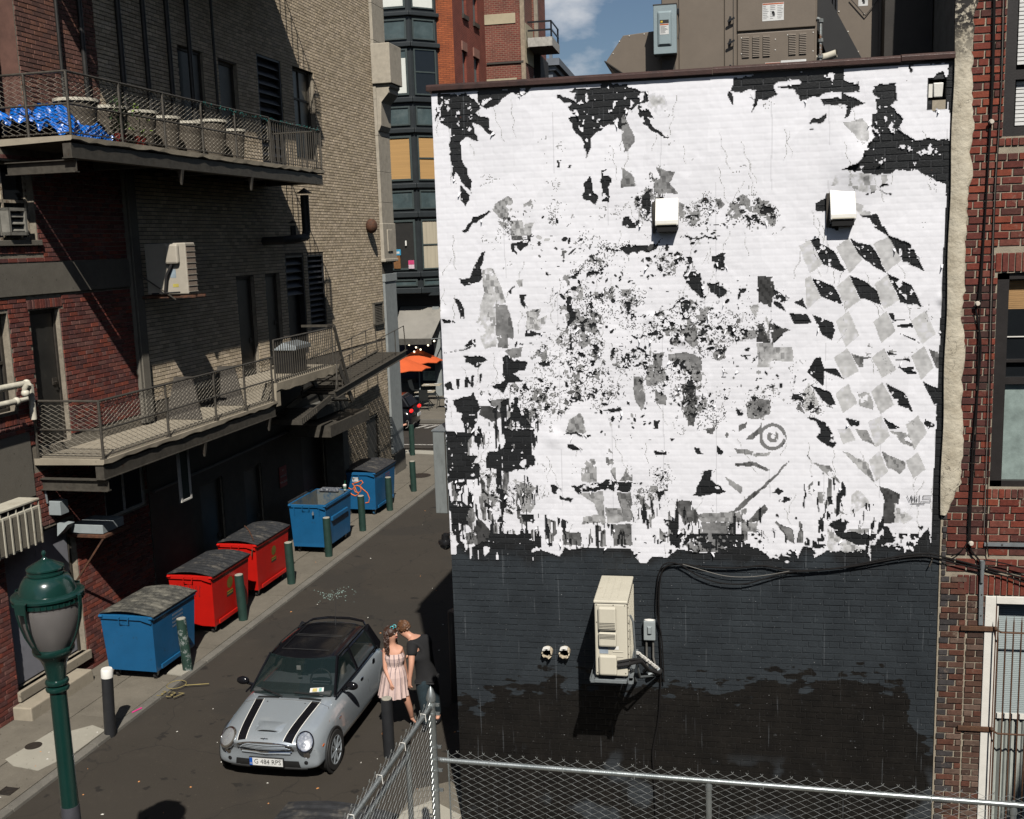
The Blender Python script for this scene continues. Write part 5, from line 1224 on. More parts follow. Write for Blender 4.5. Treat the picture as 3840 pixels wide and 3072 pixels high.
for(x,z)in((AX0+.02,3.405),(AX0+.21,3.405),(AX1-.03,3.405),(AX0+.02,2.6),(AX1-.03,2.6),(AX0+.02,3.2)):abox('screw',M_frame,x,x+.010,AD,AD+.004,z,z+.010,bevel=0)
# coil grille on the right-hand side
b=MB();b.box(AX1-.001,AX1+.003,YM-.9,YM-.1,AZ0+.05,AZ1-.06);b.build('coil',mat('dark_coil',(.16,.13,.10),.6,var=.4,scale=60),ac)
for k in range(9):b=MB();z=AZ0+.06+k*.092;b.box(AX1+.004,AX1+.012,YM-.9,YM-.1,z,z+.012);b.build('grille_bar',M_cream,ac)
for k in range(10):b=MB();y=YM-.9+k*.085;b.box(AX1+.004,AX1+.014,y,y+.010,AZ0+.05,AZ1-.06);b.build('grille_bar',M_cream,ac)
for x in(AX0-.06,AX1-.0):
 b=MB();b.box(x,x+.05,YM-AD-.06,YM,AZ0-.06,AZ0-.045);b.box(x,x+.008,YM-AD-.06,YM,AZ0-.06,AZ0-.005);b.bar((x+.02,YM-.75,AZ0-.06),(x+.02,YM-.02,AZ0-.45),.03,.03);b.build('bracket',M_galv,ac)
abox('cross_channel',M_galv,AX0-.02,AX1+.06,AD-.08,AD+.0,AZ0-.085,AZ0-.045,bevel=.003)
M_foam=mat('black_foam',(.016,.015,.015),.8)
for(dz,r_)in((.0,.024),(.045,.016)):
 b=MB();b.tube([(AX0+.24,YM-AD-.02,2.70+dz),(AX0+.38,YM-AD-.03,2.735+dz),(AX1+.13,YM-AD+.2,2.68+dz*.5),(AX1+.2,YM-.45,2.45),(-.66,YM-.12,2.27),(-.63,YM,2.28)],r_,8);b.build('refrigerant_hose',M_foam,ac,True)
b=MB();b.tube([(AX1+.03,YM-.9,3.28),(AX1+.06,YM-.88,3.2),(AX1+.075,YM-.8,2.75),(AX1+.11,YM-.6,2.42),(-.7,YM-.16,2.26)],.013,8);b.build('flexible_conduit',M_galv,ac,True)
b=MB();
for k in range(14):
 z=2.62-k*.022;b.hexa([(-.93+k*.016+random.uniform(-.02,.02),YM-.4+k*.02,z),(-.88+k*.016,YM-.42+k*.02,z),(-.88+k*.016,YM-.40+k*.02,z),(-.93+k*.016,YM-.38+k*.02,z)],[(-.94+k*.016,YM-.4+k*.02,z+.03),(-.87+k*.016+random.uniform(-.02,.02),YM-.43+k*.02,z+.03),(-.87+k*.016,YM-.4+k*.02,z+.03),(-.94+k*.016,YM-.38+k*.02,z+.03)])
b.build('torn_wrap',M_white,ac)
jb=empty('junction_box',(0,0,0),0,'small grey electrical box with two conduits beside the outdoor unit','electrical box')
M_gbox=mat('grey_enamel',(.30,.335,.34),.5,var=.08,dark=(.2,.2,.19),dmin=.65,dmax=.75)
abox('body',M_gbox,-.84,-.70,.02,.11,2.68,2.92,jb,.008);
b=MB();b.hexa([(-.80,YM-.11,2.76),(-.74,YM-.11,2.76),(-.74,YM-.11,2.86),(-.80,YM-.11,2.86)],[(-.785,YM-.135,2.775),(-.755,YM-.135,2.775),(-.755,YM-.135,2.85),(-.785,YM-.135,2.85)]);b.build('raised_panel',M_gbox,jb)
b=MB();b.sphere((-.77,YM-.07,2.925),.055,10,5,(1.2,.6,.2));b.build('paper_scrap',M_white,jb)
for(x,q)in((-.81,-.80),(-.73,-.70)):
 b=MB();b.tube([(x,YM-.06,2.68),(x,YM-.06,2.45),(q-.0,YM-.07,2.32),(q-.06,YM-.09,2.27)],.013,8);b.build('conduit',mat('dull_conduit',(.17,.165,.15),.6,.3),jb,True)
b=MB();b.tube([(-.79,YM-.12,2.25),(-.72,YM-.1,2.28),(-.66,YM-.06,2.31)],.022,8);b.build('fitting',M_galv,jb,True)
# two broken clay flue stubs
for i,(x,z,lab)in enumerate(((-2.034,2.455,'left one of two broken cream pipe stubs poking from the dark wall'),(-1.817,2.465,'right one of two broken cream pipe stubs poking from the dark wall'))):
 e_=empty('pipe_stub',(x,YM,z),0,lab,'pipe');b=MB();n=20;vs_=[];fs_=[];rr=random.Random(i+2)
 for k in range(n):
  an=2*math.pi*k/n;dd=.10+rr.uniform(-.02,.025)-(.05 if k in(14,15)and i==0 else 0)
  for(ra,de)in((.066,0),(.066,dd),(.053,dd),(.053,-.0)):vs_.append((ra*math.cos(an),-de,ra*math.sin(an)))
 for k in range(n):
  for q in range(3):a=k*4+q;c=((k+1)%n)*4+q;fs_.append((a,a+1,c+1,c))
 b.add(vs_,fs_);b.build('clay_pipe',mat('clay_cream',(.55,.47,.34),.7,var=.15,dark=(.25,.15,.09),dmin=.55,dmax=.7,dscale=20),e_)
 b=MB();b.lathe([(.052,0),(.0001,.0)],16);b.v=[(v[0],-.012,v[1])for v in b.v];b.build('bore',M_hole,e_)
 b=MB()
 for k in range(5):
  an=1.2+k*.25;b.box(.062*math.cos(an)-.015,.062*math.cos(an)+.015,-.125,-.03,.062*math.sin(an)-.004,.062*math.sin(an)+.008)
 b.build('paper_flap',M_white,e_)
# white exhaust hoods
def hood(x0,x1,z0_,z1_,lab):
 e_=empty('vent_hood',(0,0,0),0,lab,'vent');d0,d1=.02,.17
 b=MB();b.hexa([(x0,YM-d1,z0_+.02),(x1,YM-d1,z0_+.02),(x1,YM-d0,z0_-.02),(x0,YM-d0,z0_-.02)],[(x0,YM-d1,z0_+.075),(x1,YM-d1,z0_+.075),(x1,YM-d0,z1_),(x0,YM-d0,z1_)]);b.build('hood',M_white,e_,bevel=.008)
 b=MB();b.box(x0+.02,x1-.02,YM-d1+.02,YM-d0,z0_-.05,z0_-.0);b.build('throat',M_hole,e_)
 b=MB();b.box(x0+.02,x1-.02,YM-d1-.004,YM-d1,z0_+.028,z0_+.040);b.build('lip',M_cream,e_)
 b=MB();b.box(x0-.035,x0+.0,YM-.05,YM,z0_-.06,z1_-.04);b.build('left_strip',M_frame,e_)  # dark strip down the hood's left edge
hood(-.645,-.385,7.60,7.93,'left one of two white exhaust hoods high on the torn paper');hood(1.265,1.535,7.60,7.95,'right one of two white exhaust hoods high on the torn paper')
# broken light fitting in the square opening
lf=empty('recessed_fitting',(0,0,0),0,'broken white fitting inside the square hole at the top right of the painted wall','fitting')
b=MB();b.hexa([(2.335,YM+.03,8.88),(2.425,YM+.03,8.88),(2.425,YM+.1,8.88),(2.335,YM+.1,8.88)],[(2.325,YM+.01,9.03),(2.43,YM+.01,9.03),(2.43,YM+.1,9.03),(2.325,YM+.1,9.03)]);b.build('shade',M_white,lf,bevel=.01)
b=MB();b.box(2.28,2.32,YM+.02,YM+.05,8.88,9.02);b.build('side_flap',M_whfr,lf);b=MB();b.box(2.315,2.45,YM-.012,YM+.0,8.735,8.845);b.build('mortar_pad',M_conc,lf)
# grey cabinet on the alley side of the corner
gb=empty('wall_cabinet',tuple(Vector((XL,YM,0))),-BETA,'tall grey metal cabinet fixed to the side of the mural wall over the alley','cabinet')
M_gcab=mat('painted_grey_board',(.19,.205,.20),.6,var=.15,scale=4,dark=(.10,.11,.105),dmin=.5,dmax=.75,dscale=5,stretch=(1,1,.3))
b=MB();b.box(-.19,-.005,.04,.75,4.18,5.22);b.build('body',M_gcab,gb,bevel=.008)
b=MB();b.box(-.20,-.0,.03,.78,5.22,5.235);b.build('lid',M_galv,gb)
b=MB();b.box(-.035,-.025,.028,.04,4.19,5.21);b.build('seam_strip',M_frame,gb)
dc=empty('dome_camera',(XL-.10,YM+.12,3.80),0,'black dome security camera on the corner of the mural wall above the alley','camera')
M_blkpl=mat('black_plastic',(.012,.012,.013),.3,bump=0)
b=MB();b.lathe([(.02,.10),(.045,.09),(.05,.03),(.085,.02),(.092,-.005),(.088,-.03)],20);b.build('housing',M_blkpl,dc,True)
b=MB();b.lathe([(.078,-.03),(.072,-.06),(.05,-.09),(.02,-.105),(.001,-.108)],20);b.build('dome',M_glass_dk,dc,True)
b=MB();b.box(-.02,.10,-.02,.02,.08,.11);b.build('arm',M_blkpl,dc)
# ROOFTOP PLANT
YH=13.40
M_hv=mat('brown_cabinet_paint',(.155,.125,.095),.55,.1,var=.08,scale=5,dark=(.03,.025,.02),dmin=.70,dmax=.74,dscale=14,bump=.04)
M_hv_dk=mat('dark_duct',(.028,.024,.02),.6,.2,var=.3,scale=2)
M_lab=mat('white_label',(.62,.62,.60),.5,bump=0);M_lab_o=mat('orange_strip',(.42,.10,.03),.5,bump=0);M_lab_t=mat('print_grey',(.28,.28,.28),.6,bump=0)
def ybox(r_,name,m,x0,x1,y0,y1,z0_,z1_,bevel=.006,**k):b=MB();b.box(x0,x1,y0,y1,z0_,z1_);return b.build(name,m,r_,bevel=bevel,**k)
hv=empty('rooftop_hvac_unit',(0,0,0),0,'large brown rooftop heating and cooling unit behind the coping of the mural wall','air handler')
ybox(hv,'cabinet',M_hv,-.60,1.20,YH,YH+2.0,9.25,11.4)
for(x0,x1)in((-.595,-.405),(-.395,.13),(.14,.275)):ybox(hv,'panel',M_hv,x0,x1,YH-.018,YH,9.3,11.38,.006)
pn=ybox(hv,'access_panel',M_hv,.288,1.185,YH-.03,YH,9.86,11.3,.008);pl_=ybox(hv,'access_panel',M_hv,.288,1.175,YH-.018,YH,9.30,9.835,.008)
for x in(.34,.46,.58,.875,.995):
 lv=ybox(hv,'vent_slots',M_hv,x,x+.088,YH-.022,YH-.017,9.55,9.80,.003)
 b=MB()
 for k in range(12):z=9.562+k*.0195;b.hexa([(x+.004,YH-.036,z),(x+.084,YH-.036,z),(x+.084,YH-.02,z+.004),(x+.004,YH-.02,z+.004)],[(x+.004,YH-.034,z+.006),(x+.084,YH-.034,z+.006),(x+.084,YH-.02,z+.013),(x+.004,YH-.02,z+.013)])
 b.build('slot',M_hv,lv,kind='stuff')
def label(r_,x0,x1,z0_,z1_,y,stripe=True,lines=5,col=2,icon=False):
 o_=ybox(r_,'warning_label',M_lab,x0,x1,y-.002,y,z0_,z1_,0)
 if stripe:ybox(o_,'stripe',M_lab_o,x0+.003,x1-.003,y-.0035,y-.002,z1_-.018,z1_-.004,0)
 b=MB();w=(x1-x0)/col
 for c in range(col):
  for k in range(lines):
   z=z1_-.03-k*(z1_-z0_-.04)/lines;ln=random.uniform(.5,.88)*w;b.box(x0+c*w+.008,x0+c*w+ln,y-.0035,y-.0021,z-.006,z)
 b.build('print',M_lab_t,o_,kind='stuff')
 if icon:b=MB();xm=(x0+x1)/2;zm=(z0_+z1_)/2-.01;b.lathe([(.016,0),(.0001,0)],10);b.v=[(v[0]+xm,y-.004,v[1]+zm)for v in b.v];b.box(xm-.006,xm+.02,y-.0045,y-.0036,zm-.035,zm-.0);b.build('pictogram',M_ink,o_)
label(hv,.575,.82,9.955,10.155,YH-.03,True,8,3,True)
label(hv,.31,.60,9.375,9.47,YH-.018,False,6,2);label(hv,.61,.785,9.39,9.485,YH-.018,True,4,2,True);label(hv,.79,1.08,9.40,9.50,YH-.018,False,6,2)
for z in(10.0,9.745,9.45):
 h_=empty('door_latch',(.205,YH-.03,z));h_.parent=hv
 b=MB();b.box(-.012,.012,-.03,0,-.035,.035);b.build('plate',M_blkpl,h_,bevel=.003);b=MB();b.bar((-.03,-.045,-.03),(.05,-.05,.01),.02,.02);b.build('lever',M_blkpl,h_)
for x in(.24,):ybox(hv,'hinge_rod',M_frame,x,x+.006,YH-.03,YH-.018,9.4,10.9,0)
for(x,z)in((.33,9.60),(.33,9.78),(1.15,9.58),(1.15,9.79),(.72,9.62),(.72,9.74),(.86,9.78),(.30,9.87),(.55,9.87),(.85,9.87),(-.43,9.42)):ybox(hv,'screw',M_whfr,x,x+.011,YH-.024,YH-.017,z,z+.011,0)
# weather hood at the left end
ho=empty('intake_hood',(0,0,0));ho.parent=hv
prof=[(-1.07,9.93),(-.60,9.965),(-.60,9.30),(-1.05,9.36),(-1.29,9.63)]
b=MB();b.prism(prof,lambda a,c,d:(a,d,c),YH+.12,YH+1.7);b.build('hood_body',M_hv,ho,bevel=.006)
b=MB();b.bar((-1.30,YH+.1,9.64),(-.97,YH+.1,9.405),.012,.03,up=(0,1,0));b.bar((-1.30,YH+.9,9.64),(-.97,YH+.9,9.405),1.6,.012);b.build('rain_lip',M_hv_dk,ho)
for(x,z)in((-1.0,9.915),(-.82,9.925),(-1.2,9.72),(-1.12,9.86)):ybox(ho,'screw',M_whfr,x,x+.011,YH+.112,YH+.12,z,z+.011,0)
ds=empty('disconnect_switch',(0,0,0),0,'grey electrical disconnect box with a printed label on the brown rooftop unit','electrical box')
M_dsc=mat('blue_grey_enamel',(.24,.30,.315),.5,var=.06)
ybox(ds,'box',M_dsc,-.685,-.415,YH-.22,YH-.03,9.63,10.185,.006);
b=MB();b.hexa([(-.645,YH-.22,9.71),(-.465,YH-.22,9.71),(-.465,YH-.22,10.12),(-.645,YH-.22,10.12)],[(-.62,YH-.245,9.74),(-.49,YH-.245,9.74),(-.49,YH-.245,10.09),(-.62,YH-.245,10.09)]);b.v=[(v[0],v[1],v[2])for v in b.v];b.build('embossed_door',M_dsc,ds,bevel=.012)
ybox(ds,'label_top',M_ink,-.61,-.505,YH-.2475,YH-.245,9.97,10.01,0);label(ds,-.61,-.505,9.845,9.968,YH-.245,True,7,1)
ybox(ds,'maker_mark',mat('yellow_mark',(.55,.38,.03),.5),-.60,-.575,YH-.2485,YH-.2475,9.98,10.0,0)
ybox(ds,'lever',M_blkpl,-.41,-.385,YH-.2,YH-.12,10.07,10.14,.006);ybox(ds,'top_rim',M_frame,-.69,-.41,YH-.225,YH-.02,10.185,10.195,0)
b=MB();b.tube([(-.40,YH-.15,9.8),(-.385,YH-.13,9.9),(-.395,YH-.12,10.07)],.008,6);b.build('conduit',M_frame,ds)
ybox(ds,'backing_plate',M_frame,-.60,-.44,YH-.06,YH-.01,9.40,9.66,.004)
# second cabinet, leaning duct and dark block behind
h2=empty('rooftop_duct_unit',(0,0,0),0,'brown duct cabinet with a small warning label right of the big rooftop unit','duct')
ybox(h2,'cabinet',M_hv,1.20,1.975,YH+.5,YH+2,9.3,11.4);ybox(h2,'cabinet_side',M_hv_dk,1.98,2.52,YH+.2,YH+2,9.3,11.4)
ybox(h2,'corner_trim',M_hv,1.955,1.99,YH+.46,YH+.5,9.3,11.4,.004)
label(h2,1.72,1.83,10.15,10.29,YH+.5,True,0,1,True)
b=MB();yy=YH+.47;b.bar((1.62,yy,10.24),(1.80,yy,10.03),.008,.01,up=(0,1,0));b.bar((1.80,yy,10.03),(1.98,yy,10.25),.008,.01,up=(0,1,0));b.build('cross_brace_mark',M_hv_dk,h2)
for(x,z)in((1.49,10.1),(1.6,9.86),(1.72,9.62),(1.78,10.05)):ybox(h2,'screw',M_whfr,x,x+.012,YH+.49,YH+.5,z,z+.012,0)
ld=empty('leaning_duct',(0,0,0),0,'black duct slanting down between the two brown rooftop cabinets','duct')
b=MB();b.hexa([(1.42,YH+.1,9.3),(1.82,YH+.1,9.3),(1.82,YH+.45,9.3),(1.42,YH+.45,9.3)],[(.92,YH+.1,10.6),(1.12,YH+.1,10.6),(1.12,YH+.45,10.6),(.92,YH+.45,10.6)]);b.build('duct',mat('black_duct',(.009,.009,.009),.6,bump=0),ld)
for k in range(8):ybox(ld,'corrugation',M_slat,1.215+k*.035,1.232+k*.035,YH+.46,YH+.49,9.3,10.3,0)
gp=empty('gas_pipe',(0,0,0),0,'upright gas pipe with couplings beside the rooftop unit','pipe')
M_gp=mat('stained_pipe',(.22,.24,.235),.5,.3,var=.3,scale=20,dark=(.14,.07,.035),dmin=.5,dmax=.6,dscale=14)
b=MB();b.tube([(1.24,YH-.02,9.33),(1.24,YH-.02,9.93),(1.2,YH,9.95)],.020,10);b.build('pipe',M_gp,gp,True)
for z in(9.5,9.68,9.9):b=MB();b.tube([(1.24,YH-.02,z),(1.24,YH-.02,z+.04)],.032,8);b.build('coupling',M_gp,gp,True)
b=MB();b.tube([(1.19,YH+.05,9.50),(1.32,YH+.03,9.52),(1.42,YH-.0,9.545)],.045,12);b.build('flue',M_cream,gp,True)
b=MB();b.lathe([(.043,0),(.001,0)],12);b.v=[(1.425,YH+v[0],9.548+v[1])for v in b.v];b.build('flue_grille',M_hole,gp)
su=empty('small_condenser',(0,0,0),0,'small brown condenser peeking over the coping left of the intake hood','air conditioner')
ybox(su,'cabinet',M_hv,-1.73,-.95,14.6,15.6,9.2,9.62);ybox(su,'lid',M_hv,-1.76,-.92,14.57,15.63,9.62,9.645);label(su,-1.45,-1.33,9.47,9.56,14.6,True,2,2)
ybox(su,'valve',M_blkpl,-1.58,-1.53,14.56,14.6,9.45,9.5);ybox(su,'valve',M_blkpl,-1.79,-1.73,14.62,14.66,9.48,9.51)
# ACROSS THE STREET
def tex_brick(name,c1,c2,mort,bw,bh,msize=.02,axis='XZ',rough=.85,dark=None):
 m,nt,b_=node_mat(name);L=nt.links.new
 tcn=nt.nodes.new('ShaderNodeTexCoord');sp=nt.nodes.new('ShaderNodeSeparateXYZ');cb=nt.nodes.new('ShaderNodeCombineXYZ');L(tcn.outputs['Object'],sp.inputs[0])
 L(sp.outputs[0 if axis=='XZ' else 1],cb.inputs[0]);L(sp.outputs[2],cb.inputs[1])
 bt=nt.nodes.new('ShaderNodeTexBrick');bt.inputs['Color1'].default_value=(*c1,1);bt.inputs['Color2'].default_value=(*c2,1);bt.inputs['Mortar'].default_value=(*mort,1)
 bt.inputs['Scale'].default_value=1;bt.inputs['Brick Width'].default_value=bw;bt.inputs['Row Height'].default_value=bh;bt.inputs['Mortar Size'].default_value=msize*.5;bt.inputs['Bias'].default_value=-.1
 L(cb.outputs[0],bt.inputs['Vector'])
 n1=nt.nodes.new('ShaderNodeTexNoise');n1.inputs['Scale'].default_value=1.1;n1.inputs['Detail'].default_value=8;n1.inputs['Roughness'].default_value=.7;L(tcn.outputs['Object'],n1.inputs['Vector'])
 mr=nt.nodes.new('ShaderNodeMapRange');L(n1.outputs[0],mr.inputs[0]);mr.inputs[1].default_value=.3;mr.inputs[2].default_value=.7;mr.inputs[3].default_value=.72;mr.inputs[4].default_value=1.25
 mu=nt.nodes.new('ShaderNodeVectorMath');mu.operation='SCALE';L(bt.outputs['Color'],mu.inputs[0]);L(mr.outputs[0],mu.inputs['Scale'])
 L(mu.outputs[0],b_.inputs['Base Color']);b_.inputs['Roughness'].default_value=rough
 bp=nt.nodes.new('ShaderNodeBump');bp.inputs['Strength'].default_value=.8;bp.inputs['Distance'].default_value=.02;bp.invert=True
 L(bt.outputs['Fac'],bp.inputs['Height']);L(bp.outputs[0],b_.inputs['Normal'])
 return m
YB=49.4
def bx_(x,y,Y=YB):p=atY(x,y,Y);return p.x,p.z
M_bay=mat('blackgreen_paint',(.022,.027,.029),.5,var=.2,scale=2);M_bayfr=mat('dark_green_frame',(.050,.066,.064),.5,var=.15,scale=3)
M_bayp=mat('bay_panel',(.055,.082,.085),.5,var=.35,scale=1.3,dark=(.11,.14,.14),dmin=.5,dmax=.75,dscale=1.5)
M_wblind=mat('white_roller_blind',(.70,.72,.66),.7,var=.03);M_tblind=mat('tan_blind',(.46,.27,.10),.75,var=.15,scale=2,stretch=(.2,.2,20))
bayb=empty('bay_window_building',(0,0,0),0,'black and green building with stacked bay windows across the far street','building')
XA,XC=bx_(1395,400)[0],bx_(1548,400)[0]
XD=XC+1.05;YD=YB+.95
ztop=22.0
b=MB();z_lo=bx_(1500,1102)[1]
b.hexa([(XA-1,YB,z_lo),(XC,YB,z_lo),(XD,YD,z_lo),(XA-1,YD,z_lo)],[(XA-1,YB,ztop),(XC,YB,ztop),(XD,YD,ztop),(XA-1,YD,ztop)])
b.box(XA-8,XD+.0,YD-.01,YD+8,z_lo,ztop);b.build('wall',M_bay,bayb)
fd=Vector((XD-XC,YD-YB,0));fl_=fd.length;fd.normalize();fn_=Vector((fd.y,-fd.x,0))
def on_front(u0,u1,z0_,z1_,d0,d1,name,m,parent,bevel=0):b=MB();b.box(u0,u1,YB-d1,YB-d0,z0_,z1_);return b.build(name,m,parent,bevel=bevel)
def on_facet(u0,u1,z0_,z1_,d0,d1,name,m,parent,bevel=0):
 P=lambda u,d,z:Vector((XC,YB,z))+fd*u+fn_*d
 b=MB();b.hexa([P(u0,d1,z0_),P(u1,d1,z0_),P(u1,d0,z0_),P(u0,d0,z0_)],[P(u0,d1,z1_),P(u1,d1,z1_),P(u1,d0,z1_),P(u0,d0,z1_)]);return b.build(name,m,parent,bevel=bevel)
def framed(fn,u0,u1,z0_,z1_,fill,name,parent,sash=False,fw=.10):
 r_=empty(name,(0,0,0));r_.parent=parent
 for(a,c,e_,g_)in((u0,u0+fw,z0_,z1_),(u1-fw,u1,z0_,z1_),(u0+fw,u1-fw,z0_,z0_+fw),(u0+fw,u1-fw,z1_-fw,z1_)):fn(a,c,e_,g_,.0,.07,'frame',M_bayfr,r_,.01)
 if sash:fn(u0+fw,u1-fw,(z0_+z1_)/2-.03,(z0_+z1_)/2+.03,.0,.06,'meeting_rail',M_bayfr,r_)
 for k,(f0,f1,m)in enumerate(fill):fn(u0+fw,u1-fw,z0_+fw+(z1_-z0_-2*fw)*f0,z0_+fw+(z1_-z0_-2*fw)*f1,.0,.02+.004*k,'pane' if m in(M_glass_dk,)else 'blind' if m in(M_wblind,M_tblind)else 'panel',m,r_)
 return r_
zz=lambda y:bx_(1500,y)[1]
M_room=mat('dim_room',(.015,.014,.012),.7,bump=0);M_drape=mat('cream_drape',(.44,.39,.29),.8,var=.2,scale=2,stretch=(9,9,.2))
floors=[(-165,32,[(0,1,M_wblind)],[(0,1,M_wblind)],71,150),(183,359,[(0,.83,M_wblind),(.83,1,M_bayp)],[(0,1,M_glass_dk)],400,473),(511,680,[(0,1,M_tblind)],[(0,1,M_tblind)],716,787),(826,1014,[(0,1,M_room)],[(0,1,M_drape)],1049,1075)]
for(yt,yb,ff,fs,pt_,pb)in floors:
 framed(on_front,XA,XC-.14,zz(yb),zz(yt),ff,'window',bayb);framed(on_facet,.13,fl_-.12,zz(yb),zz(yt),fs,'window',bayb,True,.07)
 framed(on_front,XA,XC-.14,zz(pb),zz(pt_),[(0,1,M_bayp)],'spandrel',bayb,False,.08);framed(on_facet,.13,fl_-.12,zz(pb),zz(pt_),[(0,1,M_bayp)],'spandrel',bayb,False,.07)
for(y0,y1)in((45,61),(160,178),(367,386),(483,501),(690,708),(797,818),(1021,1041),(1081,1102)):
 r_=empty('cornice',(0,0,0));r_.parent=bayb
 on_front(XA-.5,XC+.04,zz(y1),zz(y0),0,.16,'moulding',M_bay,r_,.03);on_facet(-.03,fl_+.08,zz(y1),zz(y0),0,.16,'moulding',M_bay,r_,.03)
# things on the window ledge of the lowest bay window
def ledge(x,y,name,lab,m,w,h,d=.3,cat='box',ex=None):
 p=bx_(x,y,YB-.03);e_=empty(name,(p[0],YB-.09,p[1]),0,lab,cat);b=MB();b.box(-w/2,w/2,-.03,.03,0,h);b.build('body',m,e_,bevel=.01)
 if ex:ex(e_)
ledge(1492,958,'storage_box','blue storage box with white label in the lowest bay window',mat('blue_plastic',(.05,.30,.48),.5),.34,.28,ex=lambda e_:(lambda b:b.box(-.11,.11,-.036,-.03,.08,.18)and b.build('label',M_lab,e_))(MB()))
ledge(1492,1008,'wooden_stand','brown wooden stand under the blue box in the bay window',mat('brown_wood',(.20,.09,.03),.6,var=.3),.33,.62,cat='stand')
ledge(1545,1008,'gift_box','pink and white box on the bay window ledge',mat('pink_white',(.65,.50,.55),.6),.28,.40,ex=lambda e_:(lambda b:b.box(-.14,.14,-.036,-.03,.20,.40)and b.build('pink_top',mat('pink_card',(.55,.05,.16),.6),e_))(MB()))
ledge(1524,922,'pendant_lamp','small white pendant lamp hanging inside the bay window',M_white,.07,.24,cat='lamp')
# shopfront below: recess, awning, wall
sf=empty('cafe_building',(0,0,0),0,'dark blue cafe front with two pale menus under a grey awning','building')
XE=bx_(1655,1300,50.3)[0]
M_navy=mat('navy_wall',(.010,.014,.038),.6,var=.2,scale=2);b=MB();b.box(XA-8,XE+6,50.3,58,.05,z_lo);b.build('wall',M_navy,sf)
b=MB();b.box(XA-8,XE+6,YB+.2,50.3,z_lo-.12,z_lo+.02);b.build('soffit',M_bay,sf);b=MB();b.box(XA-8,XE+6,50.22,50.3,zz(1240),z_lo-.12);b.build('fascia',M_bay,sf)
def sfbox(x0,y0,x1,y1,Y,d,name,m,bevel=0):p=atY(x0,y1,Y);q=atY(x1,y0,Y);b=MB();b.box(p.x,q.x,Y,Y+d,p.z,q.z);return b.build(name,m,sf,bevel=bevel)
for(x0,x1)in((1587,1611),(1613.5,1637)):
 mn=sfbox(x0,1391,x1,1427,50.24,.03,'menu_board',mat('menu_paper',(.50,.60,.50),.6));p=atY(x0,1427,50.235);q=atY(x1,1391,50.235);b=MB();w=q.x-p.x;h=q.z-p.z
 b.box(p.x+w*.08,p.x+w*.2,50.23,50.236,q.z-h*.3,q.z-h*.1)
 for k in range(6):b.box(p.x+w*.3,p.x+w*(.6+.3*random.random()),50.23,50.236,q.z-h*(.14+k*.13),q.z-h*(.1+k*.13))
 b.build('print',M_lab_t,mn,kind='stuff')
sfbox(1636,1150,1645,1495,50.0,.2,'post',M_stone_g);sfbox(1510,1420,1560,1500,50.2,.09,'doorway',M_room)
b=MB();b.box(XA-8,XE+6,50.15,50.32,.1,.75);b.build('stall_riser',M_bay,sf)
aw=empty('awning',(0,0,0),0,'grey canvas awning sloping over the cafe front','awning')
M_canvas=mat('grey_canvas',(.25,.235,.205),.85,var=.1,scale=1.2,dark=(.18,.17,.15),dmin=.5,dmax=.7,dscale=1)
a1=atY(1470,1172,50.1);a2=atY(1560,1166,50.1);a3=atY(1634,1150,50.1);c1=atY(1470,1272,48.5);c2=atY(1618,1272,48.5)
b=MB();top=Vector((0,0,.03));
b.hexa([c1,c2,Vector((c2.x+.35,50.2,a3.z)),Vector((c1.x,50.2,a3.z))],[c1+top,c2+top,Vector((c2.x+.35,50.2,a3.z))+top,Vector((c1.x,50.2,a3.z))+top]);b.build('canopy',M_canvas,aw)
b=MB();b.box(c1.x,c2.x,48.48,48.51,c1.z-.28,c1.z);b.build('valance',mat('dark_valance',(.075,.07,.06),.85),aw)
b=MB();b.tube([(c2.x,48.5,c2.z),(c2.x+.3,50.2,c2.z-.1)],.03,6);b.build('arm',M_stone_g,aw)
m_,nt_,b_=node_mat('string_bulb');b_.inputs['Emission Color'].default_value=(1,.85,.6,1);b_.inputs['Emission Strength'].default_value=3;M_bulb=m_
sl_=empty('string_lights',(0,0,0),0,'string of small lit bulbs under the grey awning','lights')
pts=[atY(1520,1312,49.2),atY(1553,1316,49.2),atY(1577,1308,49.2),atY(1605,1292,49.2),atY(1628,1276,49.2)]
b=MB();b.tube(pts,.012,4);b.build('wire',M_blkpl,sl_)
for p in pts+[atY(1534,1290,49.4),atY(1560,1300,49.4)]:b=MB();b.sphere(p-Vector((0,0,.04)),.045,8,6);b.build('bulb',M_bulb,sl_)
def parasol(loc,R_,h,m,lab):
 e_=empty('parasol',loc,0,lab,'umbrella');b=MB();n=8
 ring=[(R_*math.cos(2*math.pi*k/n+.3),R_*math.sin(2*math.pi*k/n+.3),h)for k in range(n)]
 for k in range(n):
  mid=((ring[k][0]+ring[(k+1)%n][0])/2*.98,(ring[k][1]+ring[(k+1)%n][1])/2*.98,h+.05)
  b.add([(0,0,h+.62),ring[k],mid,ring[(k+1)%n],(0,0,h+.60),(ring[k][0],ring[k][1],h-.03),(mid[0],mid[1],h+.02),(ring[(k+1)%n][0],ring[(k+1)%n][1],h-.03)],[(0,1,2),(0,2,3),(4,6,5),(4,7,6),(1,5,6,2),(2,6,7,3)])
 b.build('canopy',m,e_);b=MB();b.tube([(0,0,0),(0,0,h+.7)],.03,8);b.lathe([(.3,0),(.3,.06),(.05,.1)],16);b.build('pole',M_stone_g,e_)
 for k in range(n):b=MB();b.bar((0,0,h+.25),(ring[k][0]*.5,ring[k][1]*.5,h+.3),.02,.02);b.build('rib',M_stone_g,e_)
M_orange=mat('orange_canvas',(.62,.105,.025),.8,var=.08,scale=2)
p=atY(1570,1350,49.5);parasol((p.x,49.5,.13),1.2,p.z-.2,M_orange,'orange parasol in the shade of the awning')
